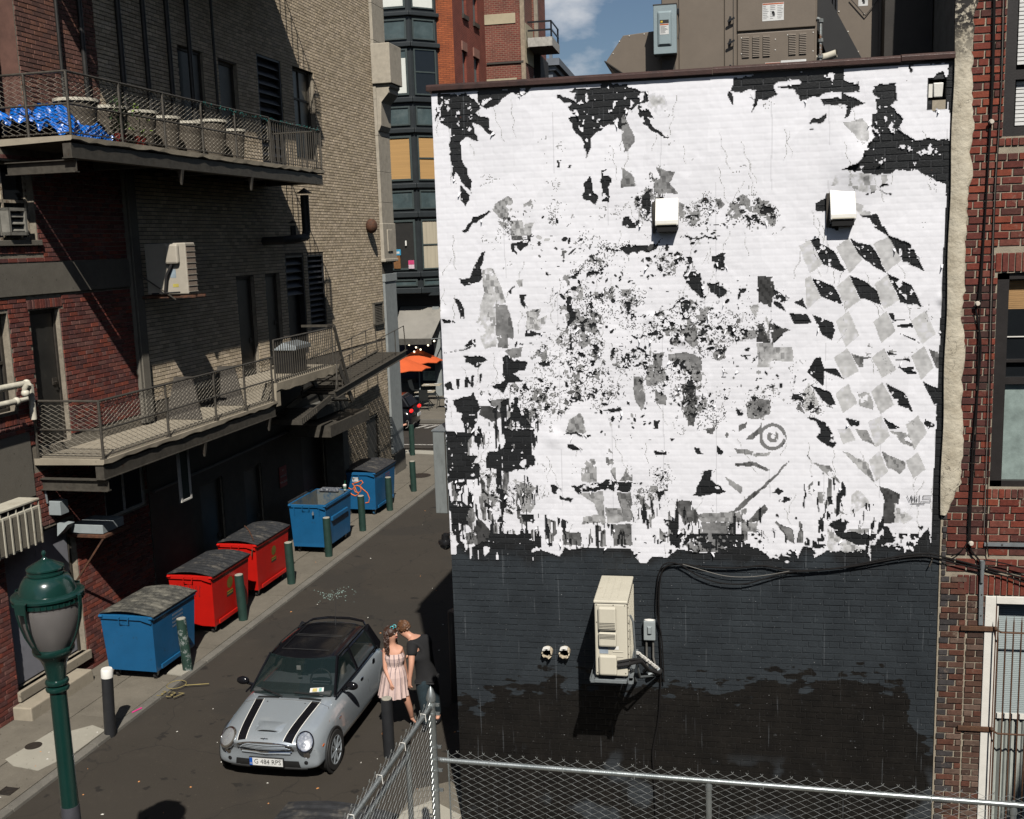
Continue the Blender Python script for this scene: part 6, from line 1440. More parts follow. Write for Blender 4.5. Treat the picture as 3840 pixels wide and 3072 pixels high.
p=atY(1492,1384,46.2);parasol((p.x,46.2,.13),1.5,p.z-.13,M_orange,'bright orange parasol in the sun beside the corner pillar')
# tables and chairs
M_tab=mat('table_top',(.42,.37,.28),.6);M_chr=mat('dark_metal_chair',(.045,.05,.05),.45,.5)
def cafe_table(x,y,rz,lab):
 e_=empty('cafe_table',(x,y,.13),rz,lab,'table','tables outside the cafe');b=MB();b.box(-.45,.45,-.35,.35,.72,.745);b.build('table_top',M_tab,e_,bevel=.005)
 for s_ in(-1,1):b=MB();b.bar((-.35*s_,-.25,0),(.1*s_,.0,.72),.03,.03);b.bar((.35*s_,.25,0),(-.1*s_,.0,.72),.03,.03);b.build('leg',M_chr,e_)
 for(a,c)in((-.2,-.12),(.2,.1)):b=MB();b.lathe([(.10,.745),(.12,.76),(.001,.75)],12,(a,c,0));b.build('place_setting',M_white,e_)
def cafe_chair(x,y,rz,lab):
 e_=empty('cafe_chair',(x,y,.13),rz,lab,'chair','metal chairs outside the cafe');b=MB()
 b.box(-.22,.22,-.22,.22,.44,.46);b.build('seat',M_chr,e_);b=MB();b.bar((0,.22,.46),(0,.34,.95),.40,.02);b.build('backrest',M_chr,e_)
 for(a,c)in((-.2,-.2),(.2,-.2),(-.2,.2),(.2,.2)):b=MB();b.tube([(a*.9,c*.9,.44),(a*1.15,c*1.2,0)],.014,5);b.build('leg',M_chr,e_)
g1=atZ(1597,1528,.13);g2=atZ(1622,1500,.13)
cafe_table(g1.x,g1.y,.1,'nearer wooden-topped cafe table laid for a meal, beside the black car');cafe_table(g2.x,g2.y,.1,'farther wooden-topped cafe table against the blue wall')
for(dx,dy,rz,lab)in((-.85,-.1,1.4,'metal chair at the left end of the nearer cafe table'),(.15,-.75,3.3,'metal chair on the street side of the nearer cafe table'),(.85,-.15,-1.6,'metal chair at the right end of the nearer cafe table')):cafe_chair(g1.x+dx,g1.y+dy,rz,lab)
for(dx,dy,rz,lab)in((-.8,.1,1.4,'metal chair at the left end of the farther cafe table'),(.9,.0,-1.6,'metal chair at the right end of the farther cafe table')):cafe_chair(g2.x+dx,g2.y+dy,rz,lab)
# orange brick building next door, with its long red flank
ob=empty('orange_brick_building',(0,0,0),0,'orange brick building with a red flank and tall narrow windows behind the mural wall','building')
M_ob=tex_brick('orange_brick',(.36,.095,.030),(.27,.066,.022),(.16,.05,.022),.30,.085,.02,'XZ');M_of=tex_brick('red_flank_brick',(.21,.045,.026),(.165,.034,.022),(.24,.085,.055),.28,.085,.022,'YZ')
X1=atY(1618,200,50.4).x;X2=atY(1701,160,50.4).x
b=MB();b.box(X1,X2,50.4,50.7,0,30);b.build('front_wall',M_ob,ob)
TC=Vector((X2,50.4,0)).dot(AN);SC=Vector((X2,50.4,0)).dot(AL)
def fq(x,y):t_,s_,z_=atT(x,y,TC);return s_,z_
sE=fq(1820,160)[0]
flk=empty('flank',(0,0,0),-BETA);flk.parent=ob;wh=[]
for(x0,y0,x1,y1)in((1733,180,1752,330),(1776,204,1797,330),(1730,-60,1750,70),(1771,-40,1791,100)):
 sa,za=fq(x0,(y0+8));sb,zb=fq(x1,y1-6);wh.append((sa,sb,zb if y1<320 else za-2.4,za))
PG=lambda u,z,d=0:(TC+d,u,z)
b=MB();sheet(b,PG,SC,sE,0,30,wh);
for h in wh:reveal(b,PG,h,.25)
b.build('wall',M_of,flk)
for h in wh:
 r_=empty('window',(0,0,0));r_.parent=ob;r_.rotation_euler=(0,0,-BETA)
 b=MB();b.box(TC-.2,TC-.12,h[0]+.1,h[1]-.02,h[2],h[3]);b.build('sash',mat('grey_green_sash',(.13,.17,.165),.5),r_);b=MB();b.box(TC-.26,TC-.21,h[0],h[1],h[2],h[3]);b.build('pane',M_glass_dk,r_)
 b=MB();b.box(TC-.02,TC+.06,h[0]-.1,h[1]+.1,h[3],h[3]+.42);b.build('lintel',mat('brownstone',(.26,.13,.095),.8),r_);b=MB();b.box(TC-.02,TC+.10,h[0]-.1,h[1]+.1,h[2]-.2,h[2]);b.build('sill',M_frame,r_)
# red warehouse behind, with two rendered panels, pipe and a fire balcony
rw=empty('red_warehouse',(0,0,0),0,'taller dark red brick block with pale rendered panels and an iron fire balcony','building')
YW=(AN*TC+AL*sE).y;M_rw=tex_brick('dark_red_brick',(.20,.052,.034),(.135,.035,.025),(.25,.16,.11),.26,.10,.026,'XZ');M_rw2=tex_brick('dark_red_side',(.17,.05,.036),(.12,.036,.028),(.22,.14,.10),.26,.10,.026,'YZ')
Xa=atY(1800,160,YW).x;Xb=atY(1962,160,YW).x
b=MB();b.box(Xa,Xb,YW,YW+.3,0,42);b.build('front_wall',M_rw,rw)
TW=Vector((Xb,YW,0)).dot(AN);SW=Vector((Xb,YW,0)).dot(AL);sF=atT(1998,150,TW)[1]
fk=empty('flank',(0,0,0),-BETA);fk.parent=rw
b=MB();b.quad((TW,SW,0),(TW,sF,0),(TW,sF,42),(TW,SW,42));b.build('wall',M_rw2,fk)
M_rend=mat('cream_render',(.42,.36,.245),.85,var=.12,scale=1,dark=(.33,.28,.19),dmin=.5,dmax=.7,dscale=.8)
for(x0,y0,x1,y1)in((1814,48,1932,95),(1827,292,1938,340)):
 p=atY(x0,y1,YW);q=atY(x1,y0,YW);b=MB();b.box(p.x,q.x,YW-.04,YW,p.z,q.z);b.build('rendered_panel',M_rend,rw)
p0_=atY(1826,240,YW);q0_=atY(1964,236,YW);b=MB();b.box(p0_.x,q0_.x,YW-.08,YW,p0_.z-.05,p0_.z+.05);b.build('string_pipe',M_frame,rw)
b=MB();b.box(Xb-.12,Xb+.10,YW-.06,YW+.1,0,42);b.build('corner_trim',mat('beige_trim',(.30,.24,.17),.8),rw)
pa=atT(1968,155,TW);pb=atT(1998,212,TW);b=MB();b.box(TW,TW+.05,pa[1],pb[1],pb[2]-.6,pb[2]+1.4);b.build('rendered_panel',M_rend,fk)
# stair shaft and fire balcony
YS=(AN*TW+AL*sF).y;xa=atY(1996,100,YS).x;xb=atY(2014,100,YS).x;xd=atY(2026,250,YS).x;zt=atY(2010,205,YS).z
b=MB();b.box(xa,xb,YS,YS+3,zt,50);b.build('stair_tower',M_rw,rw);b=MB();b.box(xa,xd,YS+.1,YS+3,0,zt);b.build('dark_shaft',mat('near_black_wall',(.02,.019,.018),.8),rw);b=MB();b.box(xb-.15,xb+.05,YS-.05,YS+.2,zt,50);b.build('corner_trim',mat('beige_trim2',(.26,.22,.17),.8),rw)  # wall below the slab is near-black all over
fb_=empty('fire_balcony',(0,0,0));fb_.parent=rw
zb_=atY(2050,200,YS).z;zt2=atY(2050,175,YS).z;xr=atY(2094,190,YS).x
b=MB();b.hexa([(xa+.1,YS-2.2,zb_),(xr,YS-2.2,zb_),(xr,YS+.5,zb_),(xa+.1,YS+.5,zb_)],[(xa+.1,YS-2.2,zb_+.45),(xr,YS-2.2,zb_+.45),(xr,YS+.5,zb_+.45),(xa+.1,YS+.5,zb_+.45)]);b.build('slab',mat('pale_slab',(.38,.36,.32),.8),fb_)
hr=atY(2050,110,YS).z-zb_
for(k,f)in enumerate((1.0,.66,.33)):b=MB();b.tube([(xa+.1,YS-2.15,zb_+hr*f),(xr-.05,YS-2.15,zb_+hr*f),(xr-.05,YS+.4,zb_+hr*f)],.05,5);b.build('rail',M_blkpl,fb_)
for(x,y)in((xr-.05,YS-2.15),(xr-.05,YS+.3),(xr-1.6,YS-2.15)):b=MB();b.tube([(x,y,zb_+.4),(x,y,zb_+hr)],.05,5);b.build('post',M_blkpl,fb_)
# far stone tower
ft_=empty('stone_tower',(0,0,0),0,'distant grey stone building with a heavy cornice against the clouds','building');YT=130
M_ft=mat('far_stone',(.14,.155,.175),.85,var=.2,scale=.5)
x0=atY(2026,300,YT).x;x1=atY(2074,300,YT).x;zc_=atY(2050,250,YT).z;zt_=atY(2040,232,YT).z
b=MB();b.box(x0-6,x1,YT,YT+15,0,zc_);b.build('wall',M_ft,ft_);b=MB();b.box(x0-6,x1+.9,YT-.8,YT+16,zc_,zc_+.8);b.box(x0-6,x1+.4,YT-.4,YT+15,zc_-.5,zc_);b.build('cornice',M_ft,ft_)
for k in range(9):b=MB();x=x1-.3-k*.75;b.box(x,x+.35,YT-.7,YT-.3,zc_+.8,zc_+1.35);b.build('finial',M_ft,ft_)
for k in range(7):b=MB();x=x1-.7-k*1.0;b.box(x,x+.45,YT-.02,YT+.1,zc_-4.6,zc_-1.4);b.build('window',M_glass_dk,ft_)
# unseen blocks and deck around the yard, added to keep sky light out of the shade
nb=MB();nb.box(7.4,22,-16,12.3,0,14);tag(nb.build('unseen_right_block',tex_brick('plain_red',(.18,.05,.035),(.14,.04,.03),(.25,.2,.15),.22,.075,.02,'YZ')),'unseen plain brick block right of the yard, added to cut sky light','building')
nb=MB();nb.box(-3.0,7.2,-18,-.8,0,5.9);tag(nb.build('unseen_deck',M_conc_d),'unseen concrete deck behind the camera, added to cut sky light','deck')
nb=MB();nb.box(-15,0,-24,-4,0,11);nb.v=[tuple(AN*(v[0]+TF)+AL*v[1]+Vector((0,0,v[2])))for v in nb.v]  # left block, likewise unseen and added against sky light
tag(nb.build('unseen_left_block',tex_brick('plain_red2',(.18,.05,.035),(.14,.04,.03),(.25,.2,.15),.22,.075,.02,'YZ')),'unseen brick block continuing the left side of the alley, added to cut sky light','building')
# STREET FURNITURE
def dumpster(t0,t1,s0,s1,h,m,m_in,lab,lid=True,wheelm=None,graffiti=None,extra=None,open_=False,name='dumpster',z=.05,lidm=None,cat='dumpster'):
 w,d=t1-t0,s1-s0;e_=empty(name,tuple(A((t0+t1)/2,s0,z)),-BETA,lab,cat);x0,x1=-w/2,w/2;zb=.17
 b=MB();tp=[(x0-.02,-.10,h),(x1+.06,-.10,h),(x1+.06,d+.05,h),(x0-.02,d+.05,h)];bt=[(x0,0,zb),(x1,0,zb),(x1,d,zb),(x0,d,zb)]
 b.add(bt+tp,[(0,3,2,1),(0,1,5,4),(1,2,6,5),(2,3,7,6),(3,0,4,7)])
 if open_:
  ti=[(x0+.02,-.05,h),(x1+.02,-.05,h),(x1+.02,d+.01,h),(x0+.02,d+.01,h)];bi=[(x0+.04,.04,zb+.2),(x1-.04,.04,zb+.2),(x1-.04,d-.04,zb+.2),(x0+.04,d-.04,zb+.2)]
  b2=MB();b2.add(bi+ti,[(0,1,2,3),(0,4,5,1),(1,5,6,2),(2,6,7,3),(3,7,4,0)]);b2.build('inside',m_in,e_)
 else:b.add(tp,[(0,1,2,3)])
 b.build('body',m,e_)
 b=MB()
 for(p,q)in((tp[0],tp[1]),(tp[1],tp[2]),(tp[2],tp[3]),(tp[3],tp[0])):b.bar(Vector(p)-Vector((0,0,.035)),Vector(q)-Vector((0,0,.035)),.045,.075)
 b.build('rim',m,e_,bevel=.006)
 for(x,y)in((x0-.0,-.13),(x1+.04,-.13),(x0,d+.07),(x1+.04,d+.07)):b=MB();b.tube([(x-.02,y,h-.02),(x+.05,y,h-.02)],.022,8);b.build('lug',m,e_)
 b=MB();b.tube([(-.09,-.125,h-.02),(-.09,-.155,h-.03),(-.09,-.155,h-.10),(.09,-.155,h-.10),(.09,-.155,h-.03),(.09,-.125,h-.02)],.010,6);b.build('handle',m,e_)
 b=MB();b.hexa([(x1-.14,-.13,h-.07),(x1+.05,-.13,h-.12),(x1+.05,-.05,h-.12),(x1-.14,-.05,h-.07)],[(x1-.14,-.13,h-.0),(x1+.05,-.13,h-.0),(x1+.05,-.05,h-.0),(x1-.14,-.05,h-.0)]);b.build('gusset',m,e_)
 b=MB();b.box(x1+.02,x1+.09,.25,d-.25,h*.62,h*.62+.10)if not lid else b.box(x1+.018,x1+.05,.12,d-.12,zb+.02,zb+.10);b.build('side_channel',m,e_,bevel=.006)
 for k,(x,y)in enumerate(((x0+.1,.14),(x1-.1,.14),(x0+.1,d-.14),(x1-.1,d-.14))):
  c=empty('caster',(x,y,0));c.parent=e_
  b=MB();b.tube([(-.022,0,.075),(.022,0,.075)],.075,16);b.build('wheel',wheelm or M_rubber,c,True);b=MB();b.tube([(-.026,0,.075),(.026,0,.075)],.03,10);b.build('hub',M_galv,c)
  b=MB();b.hexa([(-.03,-.02,.07),(.03,-.02,.07),(.03,.02,.07),(-.03,.02,.07)],[(-.045,-.06,.17),(.045,-.06,.17),(.045,.06,.17),(-.045,.06,.17)]);b.build('fork',M_galv,c)
 if lid:
  lm=lidm or M_lid;n=11;P_=[];
  b=MB();prof=[]
  def zt(f,y):return h+.012+.085*math.sin(math.pi*min(1,f*1.0))**.8*1.0
  xs=[x0-.03+(w+.13)*k/8 for k in range(9)];m_n=44
  for j in range(m_n+1):
   y=-.11+(d+.17)*j/m_n;rib=.013*(1 if math.sin(2*math.pi*n*j/m_n)>0 else 0)
   for k,x in enumerate(xs):f=k/8;z_=h+.015+.07*math.sin(math.pi*f)-.02*f+(rib if 0<k<8 else 0);P_.append((x,y+(random.uniform(-.004,.004)),z_))
  f_=[(j*9+k,j*9+k+1,j*9+10+k,j*9+9+k)for j in range(m_n)for k in range(8)];b.add(P_,f_)
  o_=b.build('lid',lm,e_);so_=o_.modifiers.new('s','SOLIDIFY');so_.thickness=.012;so_.offset=1
 return e_
M_rubber=mat('rubber',(.018,.017,.016),.8,bump=0)
M_lid=mat('black_ribbed_plastic',(.030,.031,.033),.55,var=.3,scale=8,dark=(.11,.10,.085),dmin=.52,dmax=.7,dscale=5,bump=.25)
M_lidd=mat('dusty_ribbed_plastic',(.05,.049,.043),.65,var=.3,scale=8,dark=(.17,.16,.13),dmin=.45,dmax=.65,dscale=5,bump=.3)
M_dblue=mat('blue_dumpster_paint',(.010,.105,.245),.45,var=.12,scale=2.5,dark=(.02,.05,.09),dmin=.62,dmax=.72,dscale=7,bump=.05)
M_dred=mat('red_dumpster_paint',(.52,.010,.006),.42,var=.1,scale=2.5,dark=(.12,.01,.01),dmin=.66,dmax=.72,dscale=5,bump=.05)
M_din=mat('worn_inside',(.16,.17,.155),.6,.2,var=.3,scale=4,dark=(.02,.07,.13),dmin=.45,dmax=.65,dscale=4)
D1=dumpster(-11.36,-10.42,15.74,17.02,1.22,M_dblue,M_din,'nearest blue dumpster with a dusty ribbed lid, beside the black and white bollard',lidm=M_lidd)
D2=dumpster(-11.38,-10.52,17.98,19.35,1.22,M_dred,M_din,'nearer red dumpster with a warped black lid, directly behind the nearest blue one')
D3=dumpster(-11.50,-10.68,20.15,21.6,1.22,M_dred,M_din,'farther red dumpster with a rusty chain over its lid')
D4=dumpster(-11.38,-10.50,23.45,24.95,1.26,M_dblue,M_din,'open blue dumpster with a drink cup standing on its rim',lid=False,open_=True)
D5=dumpster(-11.60,-10.62,27.15,28.65,1.24,M_dblue,M_din,'farthest blue dumpster with orange graffiti and a black lid',wheelm=mat('blue_wheel',(.03,.11,.2),.6))
D6=dumpster(-5.20,-4.02,8.7,10.15,1.26,mat('dark_green_paint',(.015,.03,.025),.5),M_din,'black-lidded dumpster only whose ribbed lid shows at the bottom edge by the chain-link gate',lidm=M_lid)
# markings
def front_pt(D,x,z,off=.004):h=1.22;f=(z-.17)/(h-.17);return(x,-.10*f-off,z)
b=MB();seq=[(-.42,.70),(-.28,.80),(-.16,.74),(-.08,.84),(-.14,.92),(.02,.96),(.14,1.02),(.18,.95),(.08,.86),(.16,.76),(.28,.66),(.33,.5),(.30,.38),(.20,.36)]
def spray(pts,w=.013):b.tube([front_pt(D5,x,z,.003)for x,z in pts],w,5)
spray(seq);spray([(-.42,.70),(-.30,.72),(-.18,.60),(-.08,.56),(.02,.62),(-.04,.70),(-.08,.84)]);spray([(.0+.11*math.cos(t_/8*6.283),.76+.11*math.sin(t_/8*6.283))for t_ in range(9)]);spray([(-.36,.78),(-.2,.7),(-.3,.66)])
b.build('graffiti',mat('orange_spray',(.75,.17,.02),.7),D5)
b=MB();b.add([front_pt(0,-.13,.98),front_pt(0,.05,.98),front_pt(0,.05,1.10),front_pt(0,-.13,1.10)],[(0,1,2,3)]);st_=b.build('sticker',M_lab,D5)
text_mesh('B',.09,lambda a,c:front_pt(0,-.09+a,1.04+c,.007),M_ink,'lettering',st_)
b=MB();b.add([front_pt(0,x,z,.0035)for x,z in((-.16,.88),(-.04,.88),(-.04,.95),(-.16,.95))],[(0,1,2,3)])
# black scrawl on nearer red dumpster
b=MB();b.tube([front_pt(0,-.30+.02*k+.03*math.sin(k*1.9),.95+.09*math.sin(k*1.4),.002)for k in range(18)],.004,4);b.tube([front_pt(0,.05+.012*k,.90+.12*math.cos(k*.9),.002)for k in range(16)],.0035,4);b.build('graffiti',M_ink,D2)
def side_sticker(D,w,y0,z0_,s_=1.0):
 x=w;e_=empty('hazard_sticker',(0,0,0));e_.parent=D
 f=lambda y,z:(x+.002+.06*(z-.17)/1.05,y,z)
 b=MB();cx,cz=y0,z0_;b.add([f(cx+.10*s_*math.cos(k*.524),cz+.10*s_*math.sin(k*.524))for k in range(12)],[tuple(range(12))]);b.build('yellow_disc',mat('faded_yellow',(.16,.12,.02),.6),e_)
 b=MB();b.add([tuple(Vector(f(cx+dx*s_,cz-.14*s_+dz*s_))+Vector((.001,0,0)))for dx,dz in((-.11,-.09),(.11,-.09),(.11,.0),(-.11,.0))],[(0,1,2,3)]);b.build('plate',mat('sticker_dark',(.05,.045,.03),.6),e_)
 for(t__,dz)in(('DO NOT',-.03),('PLAY ON',-.065)):pass
 b=MB()
 for r_ in(-.155,-.195):
  for k in range(7):b.add([tuple(Vector(f(cx+(-.095+k*.028+a)*s_,cz+(r_+c)*s_))+Vector((.002,0,0)))for a,c in((0,0),(.018,0),(.018,.024),(0,.024))],[(0,1,2,3)])
 b.build('lettering',mat('sticker_yellow',(.45,.33,.03),.6),e_,kind='stuff')
side_sticker(D2,.43,.62,.88,1.2);side_sticker(D3,.41,.75,.85,1.1)
for(D,w,y0)in((D1,.47,.55),(D5,.49,.75)):
 b=MB()
 for r_ in range(4):
  for k in range(8):b.add([(w+.003+.06*(1.0-.06*r_+c-.17)/1.05,y0+k*.045+a,1.0-.07*r_+c)for a,c in((0,0),(.03,0),(.03,.035),(0,.035))],[(0,1,2,3)])
 b.build('side_lettering',mat('faded_print',(.22,.24,.28)if D is D1 else(.28,.1,.1),.7),D,kind='stuff')
# chain across the farther red lid
b=MB();n=30
for k in range(n):
 f=k/n;x=-.44+.85*f;y=1.15-1.2*f;z=1.22+.035+.07*math.sin(math.pi*min(1,(x+.44)/.9))+.02;c=Vector((x,y,z));d_=Vector((.85,-1.2,0)).normalized()*.022;sd=Vector((0,0,.012))if k%2 else Vector((.010,.007,0))
 b.tube([c-d_+sd,c+d_+sd,c+d_-sd,c-d_-sd,c-d_+sd],.0055,4)
b.build('chain',M_rust,D3)
b=MB();b.tube([(.40,-.08,1.24),(.40,-.14,1.1),(.38,-.15,.98)],.012,5);b.build('chain_end',M_rust,D3)
b=MB();b.box(.17,.21,-.17,-.14,1.02,1.08);b.tube([(.175,-.155,1.08),(.19,-.155,1.12),(.205,-.155,1.08)],.005,5);b.build('padlock',M_galv,D4)
for x in(-.33,.33):b=MB();b.bar((x,-.11,1.2),(x,-.07,.98),.03,.02,up=(0,1,0));b.build('strap',M_dblue,D4)
b=MB();b.box(-.44,.44,-.008,.004,.17,.36);b.build('kick_plate',M_dblue,D4,bevel=.004)
b=MB();b.hexa([(-.46,.1,.75),(-.42,.1,.75),(-.42,1.4,.75),(-.46,1.4,.75)],[(-.53,.0,1.3),(-.49,.0,1.3),(-.49,1.45,1.3),(-.53,1.45,1.3)]);b.build('hanging_lid',M_lid,D4)
cup=empty('drink_cup',tuple(A(-10.58,24.95,1.3)),0,'clear iced-drink cup with green straw on the rim of the open blue dumpster','cup')
b=MB();b.lathe([(.032,0),(.046,.13)],14);b.build('cup',mat('cup_grey',(.42,.44,.43),.3),cup);b=MB();b.lathe([(.048,.13),(.048,.14),(.03,.16)],14);b.build('lid',M_white,cup);b=MB();b.tube([(0,0,.14),(.02,0,.26)],.005,5);b.build('straw',mat('green_straw',(.02,.25,.12),.5),cup);b=MB();b.lathe([(.04,.05),(.0425,.085)],14);b.build('emblem_band',mat('cup_green',(.03,.16,.1),.5),cup)
sb_=empty('magazine_bundle',tuple(A(-11.0,25.0,1.27)),-BETA,'bundle of printed cartons lying on the back rim of the open blue dumpster','bundle');b=MB();b.box(-.28,.25,-.08,.16,0,.05);b.build('stack',mat('printed_card',(.10,.11,.13),.6,var=.6,scale=20,dark=(.5,.5,.5),dmin=.55,dmax=.6,dscale=22),sb_)
# bollards
M_bgreen=mat('chipped_green_paint',(.018,.045,.035),.5,var=.25,scale=6,dark=(.10,.055,.035),dmin=.64,dmax=.68,dscale=8);M_bgrey=mat('peeling_green_grey',(.02,.048,.036),.55,var=.25,scale=6,dark=(.20,.225,.21),dmin=.53,dmax=.56,dscale=9)
M_bblk=mat('bollard_black',(.020,.021,.023),.5,var=.2,dark=(.14,.14,.14),dmin=.7,dmax=.72,dscale=20);M_ctop=mat('concrete_fill',(.36,.34,.28),.9,var=.3,scale=30)
def bollard(t,s_,h,r_,m,lab,top=None,tilt=(0,0),z=.04,white=False,grp='bollards along the kerb'):
 e_=empty('bollard',tuple(A(t,s_,z)),0,lab,'bollard',grp);e_.rotation_euler=(tilt[0],tilt[1],0)
 hh=h-(.14 if white else 0)
 b=MB();b.lathe([(r_,-.05),(r_,hh)],28);b.build('post',m,e_,True)
 if white:b=MB();b.lathe([(r_*1.04,hh-.0),(r_*1.04,h-.02),(r_*.9,h),(.001,h)],28);b.build('white_cap',M_white,e_,True)
 else:b=MB();b.lathe([(r_*.9,hh-.01),(r_*.86,hh+.012),(.001,hh+.018)],20);b.build('cap',top or M_ctop,e_,True)
 return e_
bollard(-10.06,13.80,1.08,.088,M_bblk,'black bollard with a white painted top, nearest on the pavement',white=True,tilt=(0,.045))
bollard(-10.14,16.28,.98,.088,M_bgrey,'bollard with badly peeling grey-green paint leaning beside the nearest blue dumpster',tilt=(0,-.055))
bollard(-10.38,18.85,.96,.092,M_bgreen,'green bollard standing before the nearer red dumpster',tilt=(0,-.03))
bollard(-10.40,21.18,.96,.092,M_bgreen,'green bollard standing before the farther red dumpster',tilt=(0,-.02))
bollard(-10.40,23.30,.97,.092,M_bgreen,'green bollard in front of the open blue dumpster',tilt=(0,-.01))
bollard(-10.42,25.62,.95,.092,M_bgreen,'green bollard between the open blue dumpster and the graffitied one',tilt=(0,-.01))
bollard(-10.44,27.78,.96,.092,M_bgreen,'green bollard at the right side of the graffitied blue dumpster',tilt=(0,-.01))
bollard(-10.50,30.08,.94,.092,M_bgreen,'green bollard beside the manhole cover near the alley mouth',tilt=(0,-.01))
bollard(-12.36,35.46,1.1,.095,M_bgreen,'green bollard out at the street corner, farthest of all',top=M_bgreen)
bollard(-5.44,13.92,.90,.085,M_bblk,'dark bollard with rough concrete top right in front of the kissing couple',z=0,grp='bollards beside the mural wall')
bollard(-4.95,15.95,1.55,.13,M_bblk,'thick black post in the shadow behind the man',z=0,grp='bollards beside the mural wall',top=M_bblk)
b=MB();b.prism([(-10.42,16.05),(-10.1,16.0),(-10.06,16.3),(-10.2,16.5),(-10.46,16.42)],lambda a,c,d:A(a,c,d),.05,.075);tag(b.build('concrete_footing',M_walk2),'broken pale concrete footing of the peeling bollard','footing')
# street lamp
LX,LY=-6.01,8.4
lp=empty('street_lamp',(LX,LY,0),0,'dark green acorn street lamp close to the camera at the left','street lamp')
M_lgreen=mat('gloss_dark_green',(.007,.034,.028),.22,var=.08,bump=.01,coat=.4)
dz=5.27+.09-5.27
def lz(b,prof,n=40):return b.lathe([(r_,z)for r_,z in prof],n)
Zt=4.86
b=MB();lz(b,[(.001,Zt),(.012,Zt-.005),(.020,Zt-.022),(.022,Zt-.035),(.015,Zt-.052),(.010,Zt-.062),(.026,Zt-.078),(.03,Zt-.088)]);b.build('finial',M_lgreen,lp,True)
b=MB();lz(b,[(.03,Zt-.085),(.09,Zt-.115),(.150,Zt-.150),(.163,Zt-.158),(.165,Zt-.172),(.156,Zt-.176),(.156,Zt-.20),(.164,Zt-.205),(.164,Zt-.22),(.150,Zt-.226)]);b.build('cap',M_lgreen,lp,True)
b=MB();lz(b,[(.150,Zt-.222),(.19,Zt-.245),(.222,Zt-.29),(.242,Zt-.345),(.250,Zt-.39)]);b.build('dome',M_lgreen,lp,True)
b=MB();lz(b,[(.245,Zt-.385),(.302,Zt-.392),(.318,Zt-.405),(.318,Zt-.425),(.300,Zt-.432),(.300,Zt-.480),(.290,Zt-.49),(.28,Zt-.485)]);b.build('rim',M_lgreen,lp,True)
b=MB()
for k in range(36):an=k*math.pi/18;b.box(.3*math.cos(an)-.008,.3*math.cos(an)+.008,.3*math.sin(an)-.008,.3*math.sin(an)+.008,Zt-.475,Zt-.445)
b.build('dentils',M_lgreen,lp,kind='stuff')
m_,nt_,b_=node_mat('prismatic_globe');b_.inputs['Base Color'].default_value=(.20,.185,.175,1);b_.inputs['Roughness'].default_value=.35;b_.inputs['Alpha'].default_value=.86
n_=nt_.nodes.new('ShaderNodeTexNoise');n_.inputs['Scale'].default_value=110;bp_=nt_.nodes.new('ShaderNodeBump');bp_.inputs['Strength'].default_value=.8;bp_.inputs['Distance'].default_value=.01;nt_.links.new(n_.outputs[0],bp_.inputs['Height']);nt_.links.new(bp_.outputs[0],b_.inputs['Normal'])
b=MB();lz(b,[(.285,Zt-.485),(.282,Zt-.55),(.262,Zt-.66),(.225,Zt-.78),(.185,Zt-.87),(.155,Zt-.925)]);b.build('globe',m_,lp,True)
b=MB();lz(b,[(.03,Zt-.9),(.055,Zt-.8),(.06,Zt-.7),(.03,Zt-.6),(.001,Zt-.56)],16);b.build('bulb',M_white,lp,True)
b=MB();lz(b,[(.150,Zt-.91),(.180,Zt-.918),(.186,Zt-.935),(.180,Zt-.965),(.165,Zt-.985),(.125,Zt-1.03),(.10,Zt-1.10),(.086,Zt-1.2),(.078,Zt-1.26)]);b.build('collar',M_lgreen,lp,True)
for z in(1.262,1.325):b=MB();lz(b,[(.078,Zt-z+.03),(.100,Zt-z+.018),(.106,Zt-z),(.100,Zt-z-.018),(.078,Zt-z-.03)]);b.build('ring',M_lgreen,lp,True)
b=MB();b.sphere((0.035,-.085,Zt-1.32),.010,8,6);b.build('bolt',M_galv,lp)
b=MB();lz(b,[(.074,Zt-1.26),(.076,2.9),(.082,2.2),(.085,1.0),(.14,.9),(.16,.2),(.22,.1),(.24,0)]);b.build('post',M_lgreen,lp,True)
b=MB();lz(b,[(.079,2.36),(.084,2.36),(.0855,2.1),(.08,2.1)]);b.build('grey_band',mat('grey_tape',(.07,.07,.08),.5),lp,True)
for k in range(4):
 an=math.radians(-97+90*k);c,s_=math.cos(an),math.sin(an)
 pr=[(.320,Zt-.39),(.345,Zt-.40),(.345,Zt-.50),(.325,Zt-.62),(.285,Zt-.74),(.235,Zt-.84),(.188,Zt-.92)]
 b=MB();wv=[.018,.018,.018,.016,.014,.013,.02]if k%2 else[.055,.06,.055,.045,.038,.03,.03]
 for i in range(len(pr)-1):
  (r0,z0_),(r1,z1_)=pr[i],pr[i+1];q=[]
  for(r_,z,w)in((r0,z0_,wv[i]),(r1,z1_,wv[i+1])):
   for(dr,sg_)in((0,-1),(0,1),(.012,1),(.012,-1)):q.append(((r_+dr)*c-sg_*w*s_,(r_+dr)*s_+sg_*w*c,z))
  if k%2==0 and i>=2 and i<5:
   for sg2 in(-1,1):
    q=[]
    for(r_,z,w)in((r0,z0_,wv[i]),(r1,z1_,wv[i+1])):
     for(dr,o1,o2)in((0,1,0),(0,.68,0),(.012,.68,0),(.012,1,0)):q.append(((r_+dr)*c-sg2*w*o1*s_,(r_+dr)*s_+sg2*w*o1*c,z))
    b.add(q,[(0,1,2,3),(7,6,5,4),(0,4,5,1),(1,5,6,2),(2,6,7,3),(3,7,4,0)])
  else:b.add(q,[(0,1,2,3),(7,6,5,4),(0,4,5,1),(1,5,6,2),(2,6,7,3),(3,7,4,0)])
 b.build('bracket',M_lgreen,lp)
